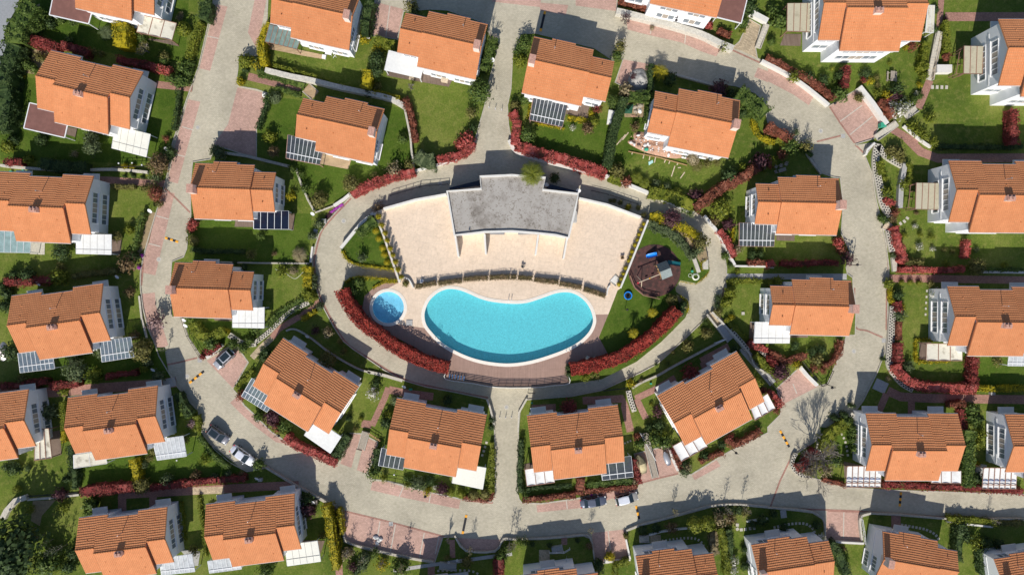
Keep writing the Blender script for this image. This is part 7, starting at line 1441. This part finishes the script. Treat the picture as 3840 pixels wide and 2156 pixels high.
    round_tree('11', 175, 75, 1.05, 2.4, 'brown', look='small bronze tree on a trunk'); round_tree('11', 630, 560, 1.7, 2.8, 'olive', look='rounded olive tree'); round_tree('11', 950, 400, 1.6, 2.8, 'olive'); S('11', '1380,250,1.4', 'straw', 'loose'); S('11', '1190,315,.8', 'olive', 'loose'); S('11', '1540,200,1.1', 'olive', 'loose'); S('11', '480,440,1.0 440,300,.8 360,250,.9', 'green', 'loose'); S('11', '345,520,1.0', 'yellow', 'loose'); S('11', '360,680,.6 40,920,.9', 'green', 'loose'); S('11', '630,800,.9 560,920,.8', 'grey'); palm('11', 430, 1110, 1.7, 1.3, 'straw', 'dry straw coloured yucca clump', 18); S('11', '250,1280,1.2', 'lime', 'loose'); S('11', '370,1280,.9', 'straw', 'loose'); S('11', '575,1340,.8 580,1420,.8', 'grey'); S('11', '1230,650,1.1,1.6', 'brown', 'loose'); S('11', '1060,1140,1.0', 'grey', 'loose'); S('11', '1030,1400,1.1', 'green'); S('11', '1500,1400,.6', 'olive'); S('11', '180,1100,.5', 'brown', 'loose')
    round_tree('12', 720, 450, 1.1, 2.0, 'straw', kind='loose'); S('12', '590,430,.8', 'purple', 'loose'); S('12', '875,640,.7 840,540,.6', 'olive', 'loose'); round_tree('12', 715, 720, 1.6, 3.0, 'olive', look='tall tree in villa shade'); S('12', '550,90,1.0 520,50,1.0', 'lime'); S('12', '640,180,.8', 'grey'); S('12', '140,130,.1 100,640,1.0 60,700,.9', 'dark'); S('12', '1170,1060,1.2', 'white', 'loose', look='white blossoming shrub'); S('12', '1200,960,1.0', 'dark', 'loose'); S('12', '1395,1130,.9,1.3', 'grey', 'ball'); S('12', '1335,1270,.85', 'lime'); S('12', '1305,1350,1.2,2.2', 'dark'); S('12', '1050,1320,.45', 'lime', 'ball'); S('12', '920,1310,.7', 'dark', 'cone'); S('12', '150,1310,1.6', 'purple'); S('12', '280,1390,1.3', 'green'); S('12', '270,1420,.6', 'yellow', 'loose'); S('12', '210,1400,1.0', 'brownred'); S('12', '20,1290,.9', 'green'); S('12', '1920,1130,.9', 'dark'); S('12', '980,40,.9', 'green'); S('12', '1000,1420,.6', 'olive', 'loose'); S('12', '2365,1320,.6 2365,1400,.6', 'dark')
    S('13', '1170,420,1.5', 'green', 'loose'); S('13', '1280,475,.8', 'lime', 'loose'); S('13', '1520,545,.8', 'lime', 'loose'); S('13', '1625,530,1.3', 'grey'); S('13', '1720,610,.9', 'yellow', 'loose'); S('13', '1740,500,1.0,2.2', 'dark', 'cone'); S('13', '1800,570,.6', 'white', 'loose'); S('13', '1870,590,1.2', 'purple'); S('13', '1955,620,.75 2057,633,.8', 'lime', 'ball'); S('13', '2182,645,.85 2298,638,.9', 'olive', 'ball'); S('13', '2358,585,.7', 'lime', 'ball'); S('13', '20,340,1.1', 'green'); S('13', '520,800,1.4', 'purple'); S('13', '510,690,1.2', 'dark'); S('13', '660,1060,.8', 'olive', 'loose'); S('13', '90,1400,1.5', 'green'); S('13', '720,770,.8', 'yellow'); S('13', '810,240,.9', 'dark')
    S('13', '910,1230,1.1', 'straw'); S('13', '1090,1290,1.2 1060,1360,1.1', 'grey'); S('13', '1265,1345,1.2', 'yellow', 'loose'); S('13', '1450,1375,1.5', 'green'); S('13', '960,1370,1.0', 'purple', 'loose'); S('13', '1190,1230,.9', 'green', 'loose'); S('13', '2115,1320,1.0', 'olive'); S('13', '1920,1280,.7', 'olive', 'loose'); S('13', '2460,1270,1.1 2530,1190,.9', 'green'); S('13', '1000,1420,.8', 'dark')
    for a in (('13', 945, 1172, 3.6, 2, 'thin young tree behind the low wall'), ('13', 1108, 1222, 5.0, 2, 'thin tall young tree behind the low wall'), ('13', 1292, 1262, 4.8, 3, 'young tree behind the low wall'), ('13', 1490, 1292, 5.4, 9, 'leafy young tree behind the low wall'), ('13', 2158, 1142, 3.8, 4, 'young tree at the edge of the brick bay'), ('13', 2545, 1095, 4.8, 4, 'young tree by the lower road'), ('23', 782, 968, 2.4, 3, 'tiny young tree by the lower road'), ('23', 1610, 775, 3.0, 5, 'young tree in front of the shaded kerb'), ('23', 2122, 748, 4.2, 2, 'thin young tree along the kerb'), ('23', 2300, 742, 4.2, 5, 'leafy young tree along the kerb'), ('23', 20, 1085, 4.4, 5, 'young tree by the kerb'), ('33', 2200, 860, 3.0, 1, 'thin young tree by the lower right road')): slim_tree(*a)
    bare_tree('13', 1935, 1060, 3.8, .3, 'thin leafless sapling by the lower road', 23, None, 3)
    palm('20', 560, 410, .1, .1) if 0 else None
    round_tree('20', 120, 440, 1.5, 3.0, 'green'); S('20', '80,600,1.2', 'lime'); S('20', '60,520,.9', 'green'); round_tree('20', 1090, 460, 1.3, 3.4, 'olive', kind='loose'); S('20', '1060,550,1.1', 'green'); bare_tree('20', 1130, 240, 3.2, .45, 'small purple budded tree', 31, 'purple', 4, 3); palm('20', 1500, 715, 1.6, 2.8, 'yellow', 'golden feathery tree with radiating branches', 16); S('20', '2130,465,.9', 'lime', 'loose'); S('20', '1410,280,.5', 'straw', 'loose'); S('20', '1150,905,1.3', 'straw'); round_tree('20', 1010, 1020, 1.2, 2.6, 'green'); S('20', '860,1090,.8', 'deepred', 'loose'); S('20', '800,1130,.6,1.4', 'yellow', 'cone'); S('20', '825,1225,.9', 'lime'); S('20', '760,1285,1.1', 'brown'); S('20', '610,1280,.6', 'white', 'loose'); round_tree('20', 160, 1350, 1.5, 2.8, 'green'); S('20', '30,1060,1.0', 'olive'); S('20', '120,1000,.9', 'green'); S('20', '2085,890,1.6,2.4', 'purple'); S('20', '2200,940,1.0', 'dark'); S('20', '1590,790,1.2', 'dark'); S('20', '2330,1130,.9', 'dark', 'cone'); S('20', '1430,720,.8', 'dark'); S('20', '1240,1270,1.0', 'brown', 'loose'); S('20', '1690,80,1.1', 'green'); S('20', '1700,160,.6 1785,190,.6 1870,205,.65 1980,245,.8', 'red'); S('20', '1780,150,.7 1870,150,.6 1980,180,.6', 'dark'); S('20', '2390,60,1.5', 'dark'); S('20', '2330,230,1.0', 'green'); S('20', '2320,300,.6', 'lime'); bare_tree('20', 1195, 800, 3.0, .3, 'narrow bare sapling beside the gravel', 37, 'purple', 4, 3)
    palm('20', 2571, 1130, .1, .1) if 0 else None
    palm('21', 205, 300, 2.5, 4.6, 'lime', 'spiky green palm on the road side of the clubhouse roof', 26); S('21', '1065,265,1.3', 'olive'); S('21', '1150,380,1.0', 'brownred'); S('21', '1030,230,.8', 'green'); palm('21', 1255, 335, 1.2, 1.2, 'lime', 'lime green fan palm'); palm('21', 1330, 390, 1.2, 1.2, 'lime', 'lower lime green fan palm'); palm('21', 1660, 470, .9, .9, 'lime', 'small lime green fan palm'); S('21', '1450,400,.8 1560,425,.7', 'grey'); palm('21', 1870, 220, 1.2, .9, 'olive', 'olive green fan palm'); S('21', '1820,150,1.1', 'straw', 'ball'); S('21', '1970,190,.9 2060,180,.8', 'olive', 'loose'); S('21', '2190,320,1.3', 'dark'); S('21', '2330,240,.8', 'lime'); S('21', '1860,520,1.4,1.6', 'purple'); round_tree('21', 1612, 742, 1.65, 3.4, 'purple', look='dark purple leaved tree'); round_tree('21', 2095, 650, 2.0, 3.2, 'lime', look='broad lime green tree'); S('21', '2180,800,1.1', 'purple'); S('21', '2040,760,1.0', 'brown', 'loose'); S('21', '2500,170,1.6', 'purple'); S('21', '2540,240,.8', 'lime'); round_tree('21', 1920, 980, 1.5, 3.8, 'olive', kind='loose', look='thin leaved tree over the paved road'); S('21', '1170,635,.6', 'yellow'); S('21', '990,570,.4 1090,590,.5 1030,570,.4 1270,640,.5', 'olive'); S('21', '1330,710,.6', 'olive', 'loose'); S('21', '1880,1060,1.0 1820,1110,.8', 'grey'); S('21', '1850,1020,.8', 'brown', 'loose'); S('21', '1740,650,.8 1800,690,.8', 'green', 'loose'); S('21', '2150,1120,.8 2200,1220,.6', 'green'); S('21', '2420,1110,.9 2500,1100,.7', 'dark'); S('21', '2280,1050,.9', 'straw', 'loose'); S('21', '2270,1280,.5 2240,1380,.8', 'lime'); S('21', '2090,430,.5', 'green'); S('21', '430,340,.9', 'dark')
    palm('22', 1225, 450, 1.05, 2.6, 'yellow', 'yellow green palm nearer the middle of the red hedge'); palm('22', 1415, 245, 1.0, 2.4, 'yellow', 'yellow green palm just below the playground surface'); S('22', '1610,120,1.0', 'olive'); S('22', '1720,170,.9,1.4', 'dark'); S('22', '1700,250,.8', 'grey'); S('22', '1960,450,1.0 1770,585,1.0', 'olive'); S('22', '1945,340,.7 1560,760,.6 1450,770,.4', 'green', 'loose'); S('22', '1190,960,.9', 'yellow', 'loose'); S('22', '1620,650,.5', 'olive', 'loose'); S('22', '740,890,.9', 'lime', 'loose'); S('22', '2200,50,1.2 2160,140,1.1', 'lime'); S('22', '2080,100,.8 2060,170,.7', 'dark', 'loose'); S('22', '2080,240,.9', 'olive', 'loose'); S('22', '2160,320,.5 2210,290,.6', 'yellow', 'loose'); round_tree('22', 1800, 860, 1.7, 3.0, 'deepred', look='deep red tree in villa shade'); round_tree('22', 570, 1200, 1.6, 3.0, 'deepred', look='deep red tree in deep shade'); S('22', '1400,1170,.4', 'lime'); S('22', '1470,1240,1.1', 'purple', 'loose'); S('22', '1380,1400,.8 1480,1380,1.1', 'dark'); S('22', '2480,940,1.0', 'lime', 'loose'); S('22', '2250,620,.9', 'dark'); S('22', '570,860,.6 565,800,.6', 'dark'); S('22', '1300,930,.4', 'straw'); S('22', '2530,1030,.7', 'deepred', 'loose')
    S('23', '1285,130,1.0', 'green'); S('23', '1260,60,.7', 'brownred'); S('23', '1450,90,1.7', 'green', 'loose'); S('23', '1540,110,1.2', 'green'); S('23', '1500,40,1.0', 'lime', 'loose'); round_tree('23', 1835, 940, 1.5, 3.6, 'lime', look='round topiary tree on the left of the pair', kind='ball'); round_tree('23', 1960, 928, 1.4, 3.5, 'lime', look='round topiary tree on the right of the pair', kind='ball'); S('23', '1615,980,1.2', 'brown', 'loose'); S('23', '1320,1000,.9,.9 1450,980,.9,.9', 'dark'); S('23', '2100,890,1.4', 'straw', 'loose'); S('23', '2210,890,1.1', 'brown', 'loose'); S('23', '2080,820,1.1,.9 2190,810,1.0,.9 2290,800,.8,.8', 'dark'); S('23', '2350,830,.8', 'olive', 'loose'); S('23', '985,1265,.9', 'yellow'); S('23', '780,1160,.7', 'brown', 'loose'); S('23', '130,1130,1.0 70,1110,.8', 'green', 'loose'); S('23', '870,1330,.9', 'dark'); S('23', '885,1390,1.0', 'grey', 'loose'); S('23', '1150,1060,.5 1135,1040,.4', 'olive'); S('23', '2190,1260,.7', 'brownred', 'loose'); S('23', '2230,1300,.9 2230,1400,.9', 'white', 'loose', look='white flowering shrub'); S('23', '2350,1360,.8 2340,1190,.7', 'dark'); S('23', '800,640,.25 1175,590,.25', 'magenta', look='tuft of magenta flowers'); S('23', '1230,500,.8', 'straw', 'loose'); S('23', '1720,330,.8', 'dark'); S('23', '1770,370,.9', 'straw', 'loose'); S('23', '1740,410,.9', 'grey'); S('23', '1940,250,.8 2110,140,.8', 'dark'); S('23', '2200,60,.8', 'deepred', 'loose'); S('23', '140,650,.7 110,590,.6', 'green'); S('23', '660,1100,.5 380,1150,.5 200,1140,.5', 'dark'); S('23', '1640,200,.9', 'deepred', 'loose'); S('23', '2520,900,1.0 2420,940,.7', 'dark')
    S('30', '145,200,1.6', 'green'); S('30', '40,410,.8 40,100,1.0', 'green'); S('30', '1460,460,1.0', 'brownred', 'loose'); S('30', '1390,475,.5', 'yellow'); S('30', '1590,300,.6', 'olive', 'loose'); S('30', '650,690,.4', 'lime', 'ball'); round_tree('30', 265, 775, 1.3, 3.2, 'lime', kind='loose', look='thin lime tree over the white wall'); S('30', '735,940,1.4', 'green'); S('30', '730,750,.9,2.2 570,800,1.0,2.0 420,770,.9,1.8', 'dark'); S('30', '970,800,.7', 'deepred', 'loose'); S('30', '1030,810,.8', 'yellow', 'loose'); S('30', '1100,780,.6 1110,850,.6', 'olive', 'loose'); S('30', '1195,950,.9', 'yellow', 'loose'); S('30', '1110,930,.8', 'lime', 'loose'); S('30', '1200,1000,.6', 'red'); S('30', '1310,880,1.2', 'dark', 'loose', 3.0); S('30', '1280,960,1.2,2.0', 'purple', 'loose'); S('30', '1370,990,.5', 'grey'); S('30', '1330,1100,1.6 1400,1070,1.0 1240,1060,.8', 'white', 'loose', look='white blossoming shrub bed'); S('30', '1500,940,.5', 'white', 'loose'); S('30', '1260,1110,.8 1290,1150,.8', 'olive'); S('30', '1480,1000,.8 1530,960,.7', 'green'); S('30', '1530,850,.6', 'yellow', 'loose'); S('30', '1540,680,.9 1580,600,.8 1570,760,.8', 'lime'); S('30', '1640,1180,1.2', 'lime', 'loose'); S('30', '1460,1260,1.1 1510,1310,1.1 1580,1360,1.0 1680,1420,1.0', 'lime', 'loose'); S('30', '1800,560,.8', 'brownred'); S('30', '1790,190,.5', 'purple', 'loose'); S('30', '1230,630,.5', 'lime', 'loose'); S('30', '1690,100,.7 1680,300,.6', 'dark'); slim_tree('30', 365, 1430, 2.8, 3, 'thin young tree at the kerb of the upper right road', 'grey', .6); S('30', '290,1330,.7', 'grey', 'loose', 1.8)
    S('30', '920,980,.8', 'olive'); S('30', '640,690,.3', 'lime'); S('30', '990,740,1.0,1.5', 'dark')
    S('31', '720,985,1.0,2.4', 'red'); S('31', '745,1065,.8', 'brownred'); round_tree('31', 812, 1150, 1.5, 2.8, 'purple', kind='loose', look='purple leaved tree overhanging the road'); S('31', '1145,745,.7', 'green'); S('31', '1190,760,.8 1210,500,1.0', 'dark', 'loose'); S('31', '1380,400,1.1', 'lime', 'loose'); S('31', '1210,480,1.0', 'lime'); S('31', '1290,690,.9', 'brownred', 'loose'); S('31', '1260,750,.8', 'brown', 'loose'); S('31', '1380,915,.6 1535,910,.6 1650,930,.7 1800,1195,.7 2390,1210,.6', 'lime', 'loose'); S('31', '1480,825,.5 1530,1030,.7 1660,1050,.5', 'white', 'loose'); S('31', '1860,1080,.5 1780,1060,.5', 'olive', 'loose'); round_tree('31', 2100, 1230, 1.6, 2.6, 'olive', look='olive green tree by the red path'); S('31', '1430,1190,.9 1520,1190,.9', 'olive'); S('31', '50,170,1.0', 'lime'); S('31', '140,110,1.0', 'brownred', 'loose'); S('31', '20,200,.8', 'red'); round_tree('31', 240, 20, 1.8, 3.0, 'green', kind='loose', look='grey green tree by the kerb'); S('31', '400,20,1.1', 'olive', 'loose'); S('31', '1320,90,1.2 1250,60,1.0 1340,150,.8', 'olive'); S('31', '1180,340,.7 1220,130,.6', 'lime', 'loose'); S('31', '1350,1390,.5 1435,1390,.5 1525,1395,.5', 'lime', 'ball', 1.0); S('31', '1640,1400,.7', 'olive', 'loose'); S('31', '1220,1400,.9', 'lime'); S('31', '1260,1120,.6', 'grey', 'loose'); S('31', '100,1380,.9 30,1390,.7', 'lime'); S('31', '1500,690,.5', 'brown', 'loose'); S('31', '2100,1060,.5', 'grey', 'loose'); S('31', '1700,60,.1', 'lime') if 0 else None
    S('32', '1690,60,1.0', 'white', 'loose', look='white flowering shrub at the gable'); S('32', '1310,70,1.0,1.5', 'dark'); S('32', '1350,180,.7', 'yellow', 'loose'); S('32', '1340,270,1.2 1420,780,1.0', 'grey', 'loose'); S('32', '1250,130,.6', 'yellow', 'loose'); S('32', '290,770,.9', 'yellow', 'loose'); round_tree('32', 125, 845, 1.7, 2.6, 'purple', look='dark purple tree at the brick drive'); S('32', '20,820,.8', 'lime'); S('32', '500,720,1.2', 'olive'); S('32', '460,640,1.0,1.8 540,620,1.0,1.6 280,580,.8,1.6', 'dark'); S('32', '480,800,.9 560,830,.7', 'brownred', 'loose'); S('32', '440,860,.5', 'lime'); S('32', '1175,715,.4,1.8', 'dark', 'cone'); S('32', '1210,910,.5', 'straw', 'loose'); S('32', '2320,740,.9', 'olive', 'loose'); S('32', '2050,1220,1.2 2080,1330,1.1 2030,1300,1.0', 'green'); S('32', '2140,1310,.9,2.0', 'dark', 'cone'); S('32', '800,1330,1.0 850,1400,.8', 'green'); S('32', '700,1420,.5', 'white', 'loose'); S('32', '320,700,.5', 'red', 'loose'); S('32', '40,1180,.8 90,1230,.8', 'brownred', 'loose'); S('32', '60,750,.9 20,700,.8', 'deepred')
    S('32', '770,1270,.6,2.2 850,1180,.45,2.0', 'dark', 'column'); S('32', '690,1310,.8,2.4', 'dark', 'cone')
    bare_tree('33', 420, 250, 9.5, .62, 'big leafless tree leaning over the lower right road', 5, None, 6); bare_tree('33', 330, 330, 5.0, .6, 'smaller leafless tree beside the big bare tree', 12, 'straw', 5, 1); S('33', '480,330,1.2 430,400,1.0', 'olive'); S('33', '600,400,1.3', 'straw', 'loose'); S('33', '600,160,1.0', 'yellow', 'loose'); S('33', '850,90,.8 870,180,.8 860,20,.8', 'green'); S('33', '1350,535,.7', 'green'); S('33', '2130,130,1.1 2150,40,1.1', 'lime', 'loose'); S('33', '2110,330,.5', 'yellow'); S('33', '2110,470,1.0', 'dark'); S('33', '700,300,1.2', 'dark', 'loose'); S('33', '170,970,.7 220,1050,.5', 'dark'); S('33', '540,1070,.8', 'white', 'loose'); S('33', '680,1160,.8 720,1220,.9', 'green'); S('33', '2090,1120,1.3', 'lime', 'loose'); S('33', '1990,1060,1.2 1940,1000,1.2', 'dark'); S('33', '2330,1140,.9 2200,1120,1.0', 'dark'); S('33', '500,950,.8 60,830,.7', 'dark'); S('33', '760,1180,.4', 'brown')

# ------------------------------------------------------------------ labels
PLACES = [('swimming pool', (1913, 1215)), ('clubhouse', (1925, 770)), ('playground', (2454, 1014)), ('kids pool', (1456, 1152))]
ORD = ('first', 'second', 'third', 'fourth', 'fifth', 'sixth', 'seventh', 'eighth', 'ninth', 'tenth', 'eleventh', 'twelfth')
def label_all():
    marks = [(s, c, 1.0) for _, s, c in HOUSES if 'frame' not in s] + [(s, c, 1.25) for s, c in PLACES]
    cnt = {}
    for e in REG: cnt[e[1]] = cnt.get(e[1], 0) + 1
    G = {}
    for o, look, cat, p, grp in REG:
        w = look.split()
        if cnt[look] == 1 and len(w) >= 6: tag(o, look, cat, grp); continue
        s, c, _ = min(marks, key=lambda m: math.hypot(m[1][0] - p[0], (m[1][1] - p[1])) * m[2])
        dx, dy = p[0] - c[0], p[1] - c[1]; a = math.degrees(math.atan2(-dy, dx)) % 360
        rel = ('right of', 'upper right of', 'above', 'upper left of', 'left of', 'lower left of', 'below', 'lower right of')[int((a + 22.5) // 45) % 8]
        G.setdefault((look, rel, s, cat), []).append((o, p, grp))
    for (look, rel, s, cat), L_ in G.items():
        n = len(L_); xs = [p[0] for _, p, _ in L_]; ys = [p[1] for _, p, _ in L_]
        hor = (max(xs) - min(xs)) >= (max(ys) - min(ys)); L_.sort(key=lambda e: e[1][0] if hor else e[1][1])
        for i, (o, p, grp) in enumerate(L_):
            lb = look + ' ' + rel + ' the ' + s
            if n > 1: lb += ', ' + (('leftmost' if hor else 'topmost') if i == 0 else (('rightmost' if hor else 'lowest') if i == n - 1 else ORD[i] + (' from left' if hor else ' from top')))
            tag(o, lb, cat, grp or (look + ' ' + rel + ' the ' + s if n > 1 else None))

# ------------------------------------------------------------------ light and camera
def light_and_camera():
    w = bpy.data.worlds.new('World'); SC.world = w; w.use_nodes = True; nt = w.node_tree; bg = nt.nodes['Background']
    sky = N(nt, 'ShaderNodeTexSky', sky_type='NISHITA'); sky.sun_disc = False; sky.ozone_density = 3.0; sky.altitude = 200; sky.sun_elevation = ELEV; sky.sun_rotation = math.pi + AZ
    L(nt, sky.outputs[0], bg.inputs[0]); bg.inputs[1].default_value = .103
    sd = bpy.data.lights.new('sun', 'SUN'); sd.energy = 4.75; sd.angle = math.radians(.53); sd.color = (1, .955, .88); so = bpy.data.objects.new('sun', sd); COL.objects.link(so)
    d = Vector((math.sin(AZ) * math.cos(ELEV), math.cos(AZ) * math.cos(ELEV), -math.sin(ELEV))); so.rotation_euler = d.to_track_quat('-Z', 'Y').to_euler(); so.location = -d * 100
    cd = bpy.data.cameras.new('camera'); cd.sensor_width = 36; cd.lens = 36 * HC / (3840 / PXM); cd.clip_end = 3000; cd.clip_start = 1
    co = bpy.data.objects.new('camera', cd); COL.objects.link(co); co.location = (0, 0, HC); co.rotation_euler = (0, 0, 0); SC.camera = co
    SC.view_settings.view_transform = 'Standard'; SC.view_settings.look = 'None'; SC.view_settings.exposure = 0.0; SC.view_settings.gamma = 1
    SC.render.engine = 'CYCLES'; SC.cycles.max_bounces = 5; SC.cycles.transparent_max_bounces = 12

import time as _t
T0 = _t.time()
def step(f): f(); print('%-18s %.1fs objects %d' % (f.__name__, _t.time() - T0, len(bpy.data.objects)))
def check():
    for o in bpy.data.objects:
        if o.parent is None and o.get('label'):
            n = len(o['label'].split())
            if n > 16 or n < 4: print('LABEL', n, o.name, o['label'])
    for e in REG:
        if len(e[1].split()) > 6: print('LOOK', e[1])
def main():
    make_materials(); noisy('blue_lounger', (.10, .22, .42), .3, 9, .6); noisy('blue_cloth', (.10, .14, .28), .2, 4, .8); noisy('dark_brown', (.16, .085, .055), .2, 5, .8); noisy('pale_teal', (.42, .68, .64), .15, 4, .6)
    for f in (light_and_camera, build_ground, build_island, clubhouse, build_walls, build_houses, build_canopies, build_vehicles, playground, build_props, build_hedges, build_plants, label_all): step(f)
    check()
main()
